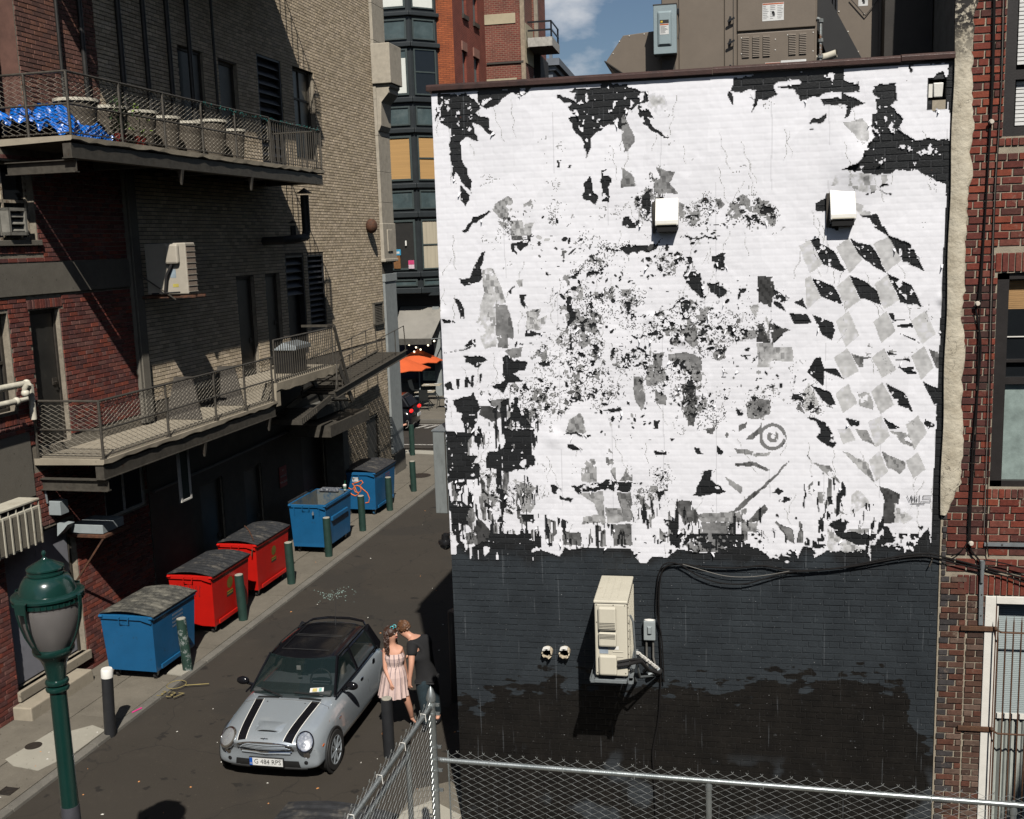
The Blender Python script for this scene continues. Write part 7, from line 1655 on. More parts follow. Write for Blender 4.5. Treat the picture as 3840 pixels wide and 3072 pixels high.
# chain-link fence in front of the wall
M_gal=mat('galvanised_pipe',(.36,.39,.39),.38,.75,var=.15,scale=9,dark=(.22,.25,.25),dmin=.5,dmax=.7,dscale=5,stretch=(1,1,.3));M_wire=mat('galvanised_wire',(.42,.44,.43),.4,.6,var=.1,bump=0)
fn=empty('chain_link_fence',(0,0,0),0,'galvanised chain-link fence running right in front of the dark wall','fence')
FX0,FX1,FY0,FY1,FZ=-2.92,4.2,10.4,10.15,1.985
PFN=lambda u,z,d=0:(FX0+u,FY0+(FY1-FY0)*u/(FX1-FX0)-d,z)
Lf=FX1-FX0;px_=[0,1.0,2.05,3.0,4.1,5.2,6.2,7.12]
for k in range(len(px_)-1):b=MB();b.tube([PFN(px_[k],FZ),PFN(px_[k+1]-.03,FZ),PFN(px_[k+1]+.03,FZ)],[.027,.027,.024],12);b.build('top_rail',M_gal,fn,True)
for u in(2.86,5.75):
 b=MB();b.tube([PFN(u,0,-.01),PFN(u,FZ-.07,-.01)],.030,14);b.build('post',M_gal,fn,True);b=MB();b.tube([PFN(u,FZ-.10,-.01),PFN(u,FZ-.05,-.01),PFN(u,FZ+.035,-.01)],[.036,.036,.012],12);b.build('post_cap',M_gal,fn,True)
mesh_wire(PFN,.09,Lf,.05,2.09,.0725,.0026,'wire_mesh',M_wire,fn,top_barbs=.022)
for u in(.55,1.35,2.1,3.4,4.2,5.0):b=MB();b.tube([PFN(u,FZ-.03,.03),PFN(u,FZ+.034,.02),PFN(u+.02,FZ+.034,-.02),PFN(u+.03,FZ-.04,-.02)],.0035,5);b.build('tie_wire',M_wire,fn)
b=MB();b.box(FX0+.085,FX0+.10,FY0-.01,FY0+.0,.1,2.09);b.build('tension_bar',M_gal,fn)
b=MB();b.tube([(-2.99,10.4,0),(-2.99,10.4,2.70)],.042,18);b.build('corner_post',M_gal,fn,True);b=MB();b.lathe([(.052,2.66),(.054,2.70),(.046,2.73),(.026,2.79),(.001,2.825)],18,(-2.99,10.4,0));b.build('post_cap',M_gal,fn,True)
for z in(2.60,2.50,2.12,1.98,1.85,1.62):b=MB();b.lathe([(.0425,z),(.048,z),(.048,z+.028),(.0425,z+.028)],18,(-2.99,10.4,0));b.box(-2.94,-2.90,10.385,10.415,z,z+.028);b.build('band',M_gal,fn,True)
gt=empty('chain_link_gate',(0,0,0),0,'chain-link gate panel running from the capped post towards the camera','gate')
G0=Vector((-2.99,10.4,0));PGt=lambda u,z,d=0:tuple(G0-AL*u+AN*(-d)+Vector((0,0,z)))
b=MB();b.tube([PGt(.05,2.61),PGt(5.0,2.57)],.027,12);b.build('top_rail',M_gal,gt,True);b=MB();b.tube([PGt(.05,2.61),PGt(.0,2.6)],.035,12);b.build('rail_end',M_gal,gt,True)
b=MB();b.tube([PGt(.66,2.36,.05),PGt(5,2.36,.05)],.030,12);b.build('inner_rail',M_gal,gt,True)
for u in(.66,3.2):b=MB();b.tube([PGt(u,0,.05),PGt(u,2.50,.05)],.028,12);b.build('inner_post',M_gal,gt,True)
b=MB();b.lathe([(.036,-.01),(.036,.03)],12,PGt(.66,2.5,.05));b.build('post_ring',M_rust,gt)
mesh_wire(PGt,.06,4.6,.05,2.70,.0725,.0026,'wire_mesh',M_wire,gt,top_barbs=.022)
for u in(.3,.95,1.6,2.3):b=MB();b.tube([PGt(u,2.57,.04),PGt(u,2.645,.02),PGt(u,2.64,-.03),PGt(u,2.56,-.035)],.0045,5);b.build('tie_wire',M_white,gt)
# THE PARKED CAR
M_silver=mat('silver_car_paint',(.47,.52,.555),.25,.5,var=.03,scale=40,bump=0,coat=1.0);M_cblk=mat('gloss_black',(.008,.008,.010),.12,var=.02,bump=0,spec=.35)
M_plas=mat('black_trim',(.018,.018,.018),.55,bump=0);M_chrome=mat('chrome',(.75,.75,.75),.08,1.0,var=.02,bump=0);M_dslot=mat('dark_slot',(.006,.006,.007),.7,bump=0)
m_,nt_,b_=node_mat('tinted_car_glass');b_.inputs['Base Color'].default_value=(.012,.022,.022,1);b_.inputs['Roughness'].default_value=.03;b_.inputs['Alpha'].default_value=.62;M_cglass=m_
m_,nt_,b_=node_mat('headlamp_glass');b_.inputs['Base Color'].default_value=(.9,.95,1,1);b_.inputs['Roughness'].default_value=.03;b_.inputs['Alpha'].default_value=.18;M_hglass=m_
M_refl=mat('headlamp_reflector',(.60,.64,.66),.18,.9,var=.6,scale=34,bump=1.0,bscale=26)
def car_loft(st,name,m,parent,sub=2):
 b=MB();n=0;rows=[]
 for(y,k,z0_,pr)in st:
  half=[(0,z0_)]+pr;full=[(-x,z)for x,z in reversed(half[1:])]+half
  rows.append([(x,y+k*x*x,z)for x,z in full]);n=len(full)
 vs_=[p for r_ in rows for p in r_];f_=[]
 for j in range(len(rows)-1):
  for i in range(n-1):a=j*n+i;f_.append((a,a+1,a+1+n,a+n))
  f_.append((j*n+n-1,j*n,j*n+n,j*n+2*n-1))
 f_.append(tuple(range(n)));f_.append(tuple((len(rows)-1)*n+i for i in reversed(range(n))))
 b.add(vs_,f_);return b.build(name,m,parent,True,sub=sub)
car=empty('parked_car',tuple(A(-6.88,12.74,0)),-BETA+math.radians(2.0),'silver hatchback with black roof and twin black bonnet stripes parked beside the kissing couple','car')
SC_=.965;car.scale=(SC_,)*3
ST=[(0,.30,.60,[(.40,.60),(.66,.59),(.74,.50),(.75,.34),(.70,.23)]),(.03,.30,.665,[(.42,.665),(.70,.64),(.79,.50),(.80,.30),(.76,.18)]),(.14,.27,.735,[(.42,.735),(.73,.695),(.815,.54),(.825,.32),(.80,.165)]),(.38,.14,.80,[(.43,.80),(.755,.765),(.835,.60),(.84,.34),(.82,.16)]),(.75,.04,.865,[(.43,.862),(.75,.83),(.84,.64),(.845,.34),(.83,.16)]),(1.05,0,.915,[(.43,.91),(.74,.89),(.835,.68),(.845,.34),(.83,.16)]),(1.25,0,.94,[(.43,.94),(.73,.93),(.83,.70),(.845,.34),(.83,.16)]),(2.0,0,.955,[(.43,.955),(.73,.95),(.83,.71),(.845,.34),(.83,.16)]),(3.0,0,.975,[(.43,.975),(.72,.97),(.83,.72),(.845,.35),(.83,.17)]),(3.35,0,.96,[(.42,.96),(.69,.94),(.81,.70),(.825,.36),(.80,.2)]),(3.53,-.12,.88,[(.40,.88),(.65,.86),(.77,.66),(.79,.38),(.75,.22)]),(3.62,-.2,.72,[(.38,.72),(.6,.70),(.70,.58),(.71,.40),(.68,.26)])]
body=car_loft(ST,'body',M_silver,car)
dg=bpy.context.evaluated_depsgraph_get();ev=body.evaluated_get(dg);me_=ev.to_mesh();bvh=BVHTree.FromPolygons([v.co.copy()for v in me_.vertices],[tuple(p.vertices)for p in me_.polygons]);ev.to_mesh_clear()
def top(x,y,o=.003):
 h_=bvh.ray_cast(Vector((x,y,3)),Vector((0,0,-1)));return h_[0]+h_[1]*o if h_[0]else Vector((x,y,.9))
def front(x,z,o=.003):
 h_=bvh.ray_cast(Vector((x,-2,z)),Vector((0,1,0)));return(h_[0]+h_[1]*o if h_[0]else Vector((x,.1,z)))
def frontn(x,z):h_=bvh.ray_cast(Vector((x,-2,z)),Vector((0,1,0)));return h_[0],h_[1]
def side(y,z,sg_=1,o=.003):
 h_=bvh.ray_cast(Vector((3*sg_,y,z)),Vector((-sg_,0,0)));return h_[0]+h_[1]*o
def drape(fn,us,vs2,name,m,parent=car):b=MB();b.add([fn(u,v)for v in vs2 for u in us],[(j*len(us)+i,j*len(us)+i+1,(j+1)*len(us)+i+1,(j+1)*len(us)+i)for j in range(len(vs2)-1)for i in range(len(us)-1)]);return b.build(name,m,parent,True)
lin=lambda a,c,n:[a+(c-a)*i/(n-1)for i in range(n)]
for sg_ in(-1,1):
 for(w0,w1,o,mm,nm)in((-.075,.075,.0025,M_white,'stripe_edge'),(-.065,.065,.004,M_cblk,'bonnet_stripe')):
  drape(lambda u,v,sg_=sg_,o=o:top(sg_*(.36+.10*v)+u,.10+v*.90,o),lin(w0,w1,6),lin(0,1,22),nm,mm)
# headlamps
for sg_ in(-1,1):
 hp,hn=frontn(.60*sg_,.655);hn=(hn+Vector((.1*sg_,-.6,.35))).normalized();up=Vector((0,0,1));rx=up.cross(hn).normalized();uy=hn.cross(rx).normalized()
 hl=empty('headlight',(0,0,0));hl.parent=car
 def disc(prof,name,m,sx=1.0,sy=1.22,hn=hn,rx=rx,uy=uy,hp=hp,hl=hl):
  b=MB();b.lathe(prof,28);b.v=[tuple(hp+rx*v[0]*sx+uy*v[1]*sy+hn*(v[2]))for v in b.v];return b.build(name,m,hl,True)
 disc([(.128,-.04),(.134,.0),(.130,.022),(.116,.026),(.112,.0)],'chrome_ring',M_chrome if sg_<0 else M_cblk);disc([(.118,-.02),(.116,.022),(.11,.024)],'inner_ring',M_chrome);disc([(.114,.004),(.08,.010),(.001,.012)],'reflector',M_refl);disc([(.116,.018),(.09,.036),(.05,.046),(.001,.05)],'lens',M_hglass)
 for(dx,dy,r_)in((.01,.055,.042),(-.015,-.05,.046)):b=MB();b.lathe([(r_,0),(r_*.9,.018),(.001,.026)],16);b.v=[tuple(hp+rx*(v[0]+dx)+uy*(v[1]+dy)+hn*(v[2]+.014))for v in b.v];b.build('lamp',M_chrome,hl,True)
 for(x,z,r_,mm)in((.62,.455,.046,M_chrome),(.60,.335,.026,M_dslot)):
  p,n_=frontn(x*sg_,z);a1=Vector((0,0,1)).cross(n_).normalized();a2=n_.cross(a1);b=MB();b.lathe([(r_*1.15,0),(r_*1.1,.008),(r_,.004),(.001,.01)],18);b.v=[tuple(p+a1*v[0]+a2*v[1]+n_*v[2])for v in b.v];b.build('fog_lamp' if r_>.03 else 'bumper_vent',mm,car,True)
# grille: chrome surround, slats
gr=empty('grille',(0,0,0));gr.parent=car
drape(lambda u,v:front(u*(.40-.04*v),.555+.085*v*(1-.18*(u)**2),.004),lin(-1,1,17),lin(0,1,4),'grille_opening',M_dslot,gr)
path=[front(-.43,.555,.008)]+[front(.43*math.cos(math.pi*(1-k/12)),.565+.092*math.sin(math.pi*k/12)**.55,.010)for k in range(1,12)]+[front(.43,.555,.008)]
b=MB();b.tube(path,.013,8);b.build('chrome_surround',M_chrome,gr,True)
for k in range(4):z=.567+k*.022;w=.395-.03*k;b=MB();b.tube([front(w*u,z,.009)for u in lin(-1,1,13)],.0075,6);b.build('slat',M_silver,gr,True)
b=MB();b.tube([front(.40*u,.505,.010)for u in lin(-1,1,13)],.008,6);b.build('chrome_strip',M_chrome,gr,True);b=MB();b.tube([front(.38*u,.48,.012)for u in lin(-1,1,13)],.014,6);b.build('bumper_bar',M_silver,gr,True);drape(lambda u,v:front(u*.40,.47+.03*v,.003),lin(-1,1,11),lin(0,1,3),'bumper_slot',M_dslot,gr)
drape(lambda u,v:front(u*(.52-.03*v),.215+.14*v,.004),lin(-1,1,15),lin(0,1,4),'lower_intake',M_plas);b=MB();b.tube([front(.60*u,.22,-.012)for u in lin(-1,1,15)],.03,8);b.build('chin_spoiler',M_plas,car,True)
# number plate
pl=empty('number_plate',(0,0,0));pl.parent=car;yp=front(0,.33).y-.035
b=MB();b.box(-.27,.27,yp,yp+.03,.265,.40);b.build('holder',M_plas,pl,bevel=.004);b=MB();b.box(-.26,.26,yp-.003,yp,.277,.392);b.build('plate',mat('plate_white',(.72,.72,.69),.4,bump=0),pl);b=MB();b.box(-.26,-.215,yp-.0045,yp-.003,.277,.392);b.build('blue_band',mat('plate_blue',(.015,.10,.45),.4,bump=0),pl)
text_mesh('G 484 RPS',.105,lambda a,c:(a*.93+.022,yp-.005,.335+c),M_ink,'lettering',pl);text_mesh('GB',.032,lambda a,c:(a-.238,yp-.006,.305+c),M_lab,'lettering',pl)
# bonnet scoop, badge, seams, vents
b=MB();sv=[];nU,nV=13,6
for j in range(nV):
 for i in range(nU):
  u=-1+2*i/(nU-1);v=j/(nV-1);p=top(u*(.20+.03*v),.23+.22*v,0);sv.append(tuple(p+Vector((0,0,.034*(1-v**2)*(1-u**4)+.001))))
b.add(sv,[(j*nU+i,j*nU+i+1,(j+1)*nU+i+1,(j+1)*nU+i)for j in range(nV-1)for i in range(nU-1)]);b.add([sv[i]for i in range(nU)]+[tuple(top(-.2+.4*i/(nU-1),.225,0))for i in range(nU)],[(i,i+1,i+1+nU,i+nU)for i in range(nU-1)]);b.build('bonnet_scoop',M_silver,car,True)
drape(lambda u,v:Vector((u*.165,.222-.004,top(u*.165,.24,0).z+.004+.022*v*(1-u**4))),lin(-1,1,11),lin(0,1,3),'scoop_opening',M_dslot);b=MB();b.tube([top(.23*math.cos(t_/24*6.283),.30+.10*math.sin(t_/24*6.283),.004)for t_ in range(25)],.004,5);b.build('scoop_rim',M_silver,car,True)
bd=empty('bonnet_badge',tuple(top(0,.10,.004)));bd.parent=car;b=MB();b.sphere((0,0,.004),.022,12,6,(1,1,.35));b.build('roundel',M_chrome,bd)
for sg_ in(-1,1):b=MB();b.add([(sg_*.02,-.006,.006),(sg_*.06,-.010,.012),(sg_*.055,.0,.012),(sg_*.048,.006,.01),(sg_*.02,.010,.008)],[(0,1,2,3,4)]);b.build('wing',M_plas,bd)
b=MB();b.tube([top(-.78+.0,.70,.001)]+[top(x,.94+.06*(1-(x/.7)**2),.002)for x in lin(-.68,.68,15)]+[top(.78,.70,.001)],.0045,5);b.build('bonnet_seam',M_chrome,car,True)
for sg_ in(-1,1):drape(lambda u,v,sg_=sg_:top(sg_*.34+u*.18,1.03+.055*v-.02*(abs(sg_*.34+u*.18)),.004),lin(-1,1,8),lin(0,1,3),'air_vent',M_plas)
for x in(-.28,.28):b=MB();b.sphere(top(x*1.1,.93,.003),.012,8,5,(1,1,.5));b.build('washer_jet',M_plas,car)
b=MB();b.tube([front(.80*u,.525+.0*u,.001)if abs(u)<.97 else side(.35,.525,1 if u>0 else-1,.001)for u in lin(-.93,.93,23)],.003,4);b.build('bumper_seam',M_plas,car)
# greenhouse: corner points
def wpt(x,z):
 f=(z-.93)/.43;return(x*(1-.20*f),1.02+.16*(x/.7)**2+.52*f,z)
wsp=lin(-1,1,13);b=MB();vv=[wpt(.70*u,.93+.43*k/5)for k in range(6)for u in wsp];b.add(vv,[(j*13+i,j*13+i+1,(j+1)*13+i+1,(j+1)*13+i)for j in range(5)for i in range(12)]);b.build('windscreen',M_cglass,car,True)
def sp_t(y,f,sg_=1):return(sg_*((.715-.0)*(1-f)+.575*f),y,.945+.415*f)
for sg_ in(-1,1):
 b=MB();b.add([sp_t(1.20,0,sg_),sp_t(2.12,0,sg_),sp_t(2.08,.94,sg_),sp_t(1.68,.94,sg_)],[(0,1,2,3)]);b.build('door_glass',M_cglass,car)
 b=MB();b.add([sp_t(2.2,.04,sg_),sp_t(3.1,.04,sg_),sp_t(2.92,.92,sg_),sp_t(2.16,.92,sg_)],[(0,1,2,3)]);b.build('rear_side_glass',M_cglass,car)
 for(pts_,w,nm)in(([wpt(.70*sg_,.925),wpt(.71*sg_,1.36)],.06,'a_pillar'),([sp_t(2.16,0,sg_),sp_t(2.12,1,sg_)],.07,'b_pillar'),([sp_t(3.22,-.02,sg_),sp_t(3.02,.95,sg_)],.16,'c_pillar')):
  b=MB();b.bar(pts_[0],pts_[1],w*.5,w,up=(0,1,0));b.build(nm,M_cblk,car,bevel=.008)
 b=MB();b.tube([(sg_*.735,1.1,.955),(sg_*.742,2.0,.965),(sg_*.73,3.05,.985),(sg_*.68,3.38,.98)],.016,6);b.build('belt_trim',M_cblk,car,True)
rst=[(1.53,.14,1.345,[(.28,1.343),(.50,1.325),(.56,1.30)]),(1.62,.10,1.375,[(.30,1.37),(.53,1.345),(.60,1.31)]),(2.1,0,1.41,[(.31,1.405),(.55,1.375),(.615,1.33)]),(2.7,0,1.41,[(.31,1.405),(.54,1.37),(.605,1.325)]),(3.12,-.05,1.385,[(.30,1.38),(.52,1.35),(.58,1.31)]),(3.22,-.1,1.35,[(.29,1.345),(.48,1.32),(.54,1.29)])]
b=MB();rows=[]
for(y,k,z0_,pr)in rst:hf=[(0,z0_)]+pr;fl2_=[(-x,z)for x,z in reversed(hf[1:])]+hf;rows.append([(x,y+k*x*x/.3,z)for x,z in fl2_])
n=len(rows[0]);b.add([p for r_ in rows for p in r_],[(j*n+i,j*n+i+1,(j+1)*n+i+1,(j+1)*n+i)for j in range(len(rows)-1)for i in range(n-1)]);ro=b.build('roof',M_cblk,car,True,sub=2)
for(y0,y1)in((1.78,2.35),(2.42,2.98)):
 b=MB();b.tube([(-.40,y0,1.412),(.40,y0,1.412),(.41,y1,1.418),(-.41,y1,1.418),(-.40,y0,1.412)],.004,4);b.build('sunroof_seam',M_plas,car)
for sg_ in(-1,1):b=MB();b.tube([(sg_*.565,1.66,1.352),(sg_*.585,2.2,1.378),(sg_*.575,2.7,1.375),(sg_*.55,3.1,1.35)],.009,6);b.build('roof_gutter',M_plas,car,True)
b=MB();b.tube([(-.55,3.10,1.33),(-.46,3.24,1.365),(-.2,3.30,1.385),(.2,3.30,1.385),(.46,3.24,1.365),(.55,3.10,1.33)],[.015,.022,.024,.024,.022,.015],8);b.build('rear_spoiler',M_cblk,car,True)
b=MB();b.tube([(0,3.12,1.39),(0,3.12,1.43)],[.022,.010],8);b.tube([(0,3.12,1.42),(0,3.25,1.95)],.004,5);b.build('antenna',M_plas,car)
b=MB();b.add([(-.60,3.22,.98),(.60,3.22,.98),(.5,3.14,1.33),(-.5,3.14,1.33)],[(0,1,2,3)]);b.build('rear_glass',M_cglass,car)
# cabin
M_seat=mat('grey_seat',(.16,.165,.16),.8,bump=0);M_cream_s=mat('cream_bolster',(.45,.42,.36),.8,bump=0)
for x in(-.34,.34):
 se=empty('seat',(x,2.0,.9));se.parent=car;b=MB();b.hexa([(-.24,-.06,-.02),(.24,-.06,-.02),(.24,.08,-.02),(-.24,.08,-.02)],[(-.19,.06,.27),(.19,.06,.27),(.19,.14,.27),(-.19,.14,.27)]);b.build('backrest',M_seat,se,bevel=.03)
 b=MB();b.box(-.11,.11,.08,.15,.27,.39);b.build('headrest',M_seat,se,bevel=.03)
 for q in(-.22,.17):b=MB();b.hexa([(q,-.09,-.02),(q+.06,-.09,-.02),(q+.06,.06,-.02),(q,.06,-.02)],[(q*.85,.03,.24),(q*.85+.05,.03,.24),(q*.85+.05,.13,.24),(q*.85,.13,.24)]);b.build('bolster',M_cream_s,se,bevel=.02)
b=MB();b.box(-.64,.64,1.14,1.45,.93,.99);b.build('dashboard',mat('grey_dash',(.05,.055,.055),.7),car,bevel=.02)
b=MB();b.tube([(.34+.17*math.cos(t_/20*6.283),1.52+.06*math.sin(t_/20*6.283),1.03+.15*math.sin(t_/20*6.283))for t_ in range(21)],.014,6);b.bar((.20,1.52,1.03),(.48,1.52,1.03),.03,.03);b.build('steering_wheel',M_plas,car,True)
b=MB();b.box(-.09,.09,1.56,1.59,1.25,1.29);b.build('mirror',M_plas,car,bevel=.008);b=MB();b.box(-.035,.035,1.47,1.475,1.195,1.265);b.box(-.02,.02,1.465,1.47,1.215,1.25);b.build('hang_tag',M_white,car)
for(x0,x1,z0_,z1_,mm,nm)in((.32,.53,.985,1.03,M_lab,'windscreen_sticker'),(.36,.43,.99,1.025,mat('sticker_yellow2',(.5,.4,.12),.5),'windscreen_sticker'),(.46,.50,.99,1.025,mat('sticker_green',(.15,.4,.35),.5),'windscreen_sticker')):
 o_=.004 if mm is M_lab else .006;b=MB();q=[Vector(wpt(x,z))+Vector((0,-o_,o_))for x,z in((x0,z0_),(x1,z0_),(x1,z1_),(x0,z1_))];b.add(q,[(0,1,2,3)]);b.build(nm,mm,car)
for(x0,x1)in((-.12,-.62),(.52,-.02)):
 wi=empty('wiper',(0,0,0));wi.parent=car;p,q=Vector(wpt(x0+.02,.945))+Vector((0,-.03,.01)),Vector(wpt(x1+.1,.985))+Vector((0,-.02,.015));b=MB();b.tube([p,p.lerp(q,.5)],.010,6);b.build('arm',M_plas,wi);b=MB();b.bar(p.lerp(q,.12)+Vector((0,-.012,.012)),q,.012,.02);b.build('blade',M_plas,wi)
# doors, mirrors, wheels
for sg_ in(-1,1):
 b=MB();b.tube([side(y,z,sg_,.001)for y,z in((1.30,.90),(1.22,.72),(1.22,.5),(1.26,.28))],.003,4);b.tube([side(y,z,sg_,.001)for y,z in((2.28,.92),(2.36,.7),(2.36,.5),(2.28,.28))],.003,4);b.build('door_seam',M_plas,car)
 for y,nm,mm in((2.14,'door_handle',M_chrome),):p=side(y,.80,sg_,.01);b=MB();b.sphere(p,.045,14,8,(.35,1.6,.55));b.build(nm,mm,car,True)
 if sg_>0:
  p=side(2.78,.83,1,.004);b=MB();b.lathe([(.062,0),(.058,.008),(.001,.01)],20);b.v=[(p.x+v[2],p.y+v[0],p.z+v[1])for v in b.v];b.build('fuel_cap',M_chrome,car,True)
 p=side(1.02,.66,sg_,.004);b=MB();b.box(p.x-.01,p.x+.008,p.y-.04,p.y+.05,p.z-.012,p.z+.012);b.build('side_badge',M_chrome,car,bevel=.004)
 mi=empty('wing_mirror',(0,0,0));mi.parent=car;b=MB();b.sphere((sg_*.91,1.36,1.02),.10,18,12,(1.05,.55,.66));b.build('shell',M_cblk,mi,True);b=MB();b.tube([(sg_*.74,1.42,.93),(sg_*.80,1.40,.95),(sg_*.87,1.37,.99)],[.030,.024,.030],8);b.build('stalk',M_cblk,mi,True)
 b=MB();b.tube([side(1.0,.21,sg_,.0),side(2.0,.20,sg_,.0),side(2.82,.21,sg_,.0)],.045,8);b.build('sill',M_plas,car,True)
 for yw in(.68,3.147):
  wh_=empty('wheel',(sg_*.762,yw,.303));wh_.parent=car;X=lambda d,r_,an:(sg_*d,r_*math.cos(an),r_*math.sin(an))
  def rev(prof,nm,m,par,n=36):b=MB();b.lathe(prof,n);b.v=[(sg_*v[2],v[0],v[1])for v in b.v];return b.build(nm,m,par,True)
  rev([(.345,.065),(.352,.085),(.345,.098),(.318,.098),(.31,.085)],'arch_flare',M_plas,wh_);rev([(.318,.090),(.001,.0895)],'well_shade_disc',M_dslot,wh_)  # flat dark disc paints the shade of the hollow behind the tyre
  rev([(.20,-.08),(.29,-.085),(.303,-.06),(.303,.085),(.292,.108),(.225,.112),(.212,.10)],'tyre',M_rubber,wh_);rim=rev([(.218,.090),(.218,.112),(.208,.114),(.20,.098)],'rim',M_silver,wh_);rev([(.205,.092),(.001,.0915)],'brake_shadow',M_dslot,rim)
  b=MB()
  for k in range(8):
   an=k*math.pi/4+.2;q=[]
   for(r_,w,d)in((.03,.018,.108),(.12,.036,.104),(.205,.024,.108)):
    c,s_=math.cos(an),math.sin(an);q+=[(sg_*d,r_*c-w*s_,r_*s_+w*c),(sg_*(d+.012),r_*c,r_*s_),(sg_*d,r_*c+w*s_,r_*s_-w*c)]
   b.add(q,[(0,1,4,3),(1,2,5,4),(3,4,7,6),(4,5,8,7)])
  b.build('spokes',M_silver,rim,kind='stuff');rev([(.034,.105),(.03,.124),(.001,.128)],'hub_cap',M_silver,rim,16)
 b=MB();p=side(3.42,.70,sg_,.0);b.sphere(p,.08,12,8,(.2,.5,1.5));b.build('tail_light',mat('tail_red',(.5,.01,.01),.2,bump=0),car,True)
b=MB();b.sphere(side(.36,.53,1,0),.035,10,6,(.2,1.2,.6));b.build('side_marker',mat('amber',(.6,.12,.01),.3,bump=0),car)
# dark car in the far street, tail lights on
pc=atZ(1578,1608,0);fc=empty('street_car',(pc.x-.05,pc.y+.1,0),math.radians(92),'black car with glowing red tail light passing in the far street','car')
FS=[(0,.22,.62,[(.45,.62),(.74,.60),(.82,.50),(.82,.36),(.76,.25)]),(.06,.22,.82,[(.45,.82),(.76,.78),(.86,.56),(.86,.32),(.80,.2)]),(.3,.12,1.0,[(.45,1.0),(.74,.95),(.89,.62),(.9,.32),(.84,.2)]),(1.0,0,1.02,[(.45,1.02),(.78,.98),(.91,.66),(.92,.32),(.86,.2)]),(3.0,0,.98,[(.45,.98),(.78,.94),(.91,.66),(.92,.32),(.86,.2)]),(4.1,-.05,.85,[(.45,.85),(.75,.80),(.88,.6),(.88,.32),(.82,.2)]),(4.45,-.2,.6,[(.4,.6),(.7,.56),(.78,.45),(.78,.34),(.72,.25)])]
car_loft(FS,'body',M_cblk,fc)
b=MB();b.hexa([(-.74,.22,.98),(.74,.22,.98),(.76,3.1,.95),(-.76,3.1,.95)],[(-.56,.55,1.44),(.56,.55,1.44),(.57,2.3,1.45),(-.57,2.3,1.45)]);b.build('cabin',M_cblk,fc,bevel=.06);b=MB();b.hexa([(-.62,.205,1.02),(.62,.205,1.02),(.62,.23,1.02),(-.62,.23,1.02)],[(-.50,.44,1.36),(.50,.44,1.36),(.5,.47,1.36),(-.5,.47,1.36)]);b.build('rear_window',M_glass_dk,fc)
m_,nt_,b_=node_mat('lit_tail_lamp');b_.inputs['Base Color'].default_value=(.6,.01,.01,1);b_.inputs['Emission Color'].default_value=(1,.02,.015,1);b_.inputs['Emission Strength'].default_value=1.2
for sg_ in(-1,1):b=MB();b.sphere((sg_*.68,.17,.84),.12,14,8,(1.5,.6,.62));b.build('tail_light',m_,fc,True)
for sg_ in(-1,1):
 for yw in(.9,3.6):b=MB();b.tube([(sg_*.70,yw,.33),(sg_*.93,yw,.33)],.33,20);b.build('wheel',M_rubber,fc,True)
b=MB();b.box(-.26,.26,-.0,.03,.55,.67);b.build('number_plate',M_lab,fc)
# PEOPLE
M_skin=mat('skin',(.60,.31,.21),.5,var=.06,scale=12,bump=.02);M_hair=mat('dark_brown_hair',(.045,.020,.012),.5,var=.5,scale=40,bump=.6,bscale=50);M_hair2=mat('light_brown_hair',(.13,.060,.028),.5,var=.45,scale=45,bump=.6,bscale=60)
def skin_body(name,J,Ed,m,parent,root=0,sub=2,smooth=True):
 me=bpy.data.meshes.new(name);me.from_pydata([tuple(j[0])for j in J],Ed,[]);me.update()
 o=bpy.data.objects.new(name,me);COL.objects.link(o);o.parent=parent
 md=o.modifiers.new('skin','SKIN');md.use_smooth_shade=True;me.skin_vertices or None
 if not me.skin_vertices:bpy.context.view_layer.objects.active=o;o.select_set(True);bpy.ops.mesh.customdata_skin_add();o.select_set(False)
 for i,j in enumerate(J):r_=j[1];me.skin_vertices[0].data[i].radius=r_ if isinstance(r_,tuple)else(r_,r_)
 me.skin_vertices[0].data[root].use_root=True
 s_=o.modifiers.new('sub','SUBSURF');s_.levels=sub;s_.render_levels=sub
 d_=bpy.context.evaluated_depsgraph_get();nm=bpy.data.meshes.new_from_object(o.evaluated_get(d_));bpy.data.objects.remove(o);nm.materials.clear();nm.materials.append(m);nm.polygons.foreach_set('use_smooth',[True]*len(nm.polygons))
 o=bpy.data.objects.new(name,nm);COL.objects.link(o);o.parent=parent;return o
def K(x,y,Y):return atY(1390+x/1.8833,2280+y/1.8833,Y)
def person(name,lab,joints,edges,loc):pass
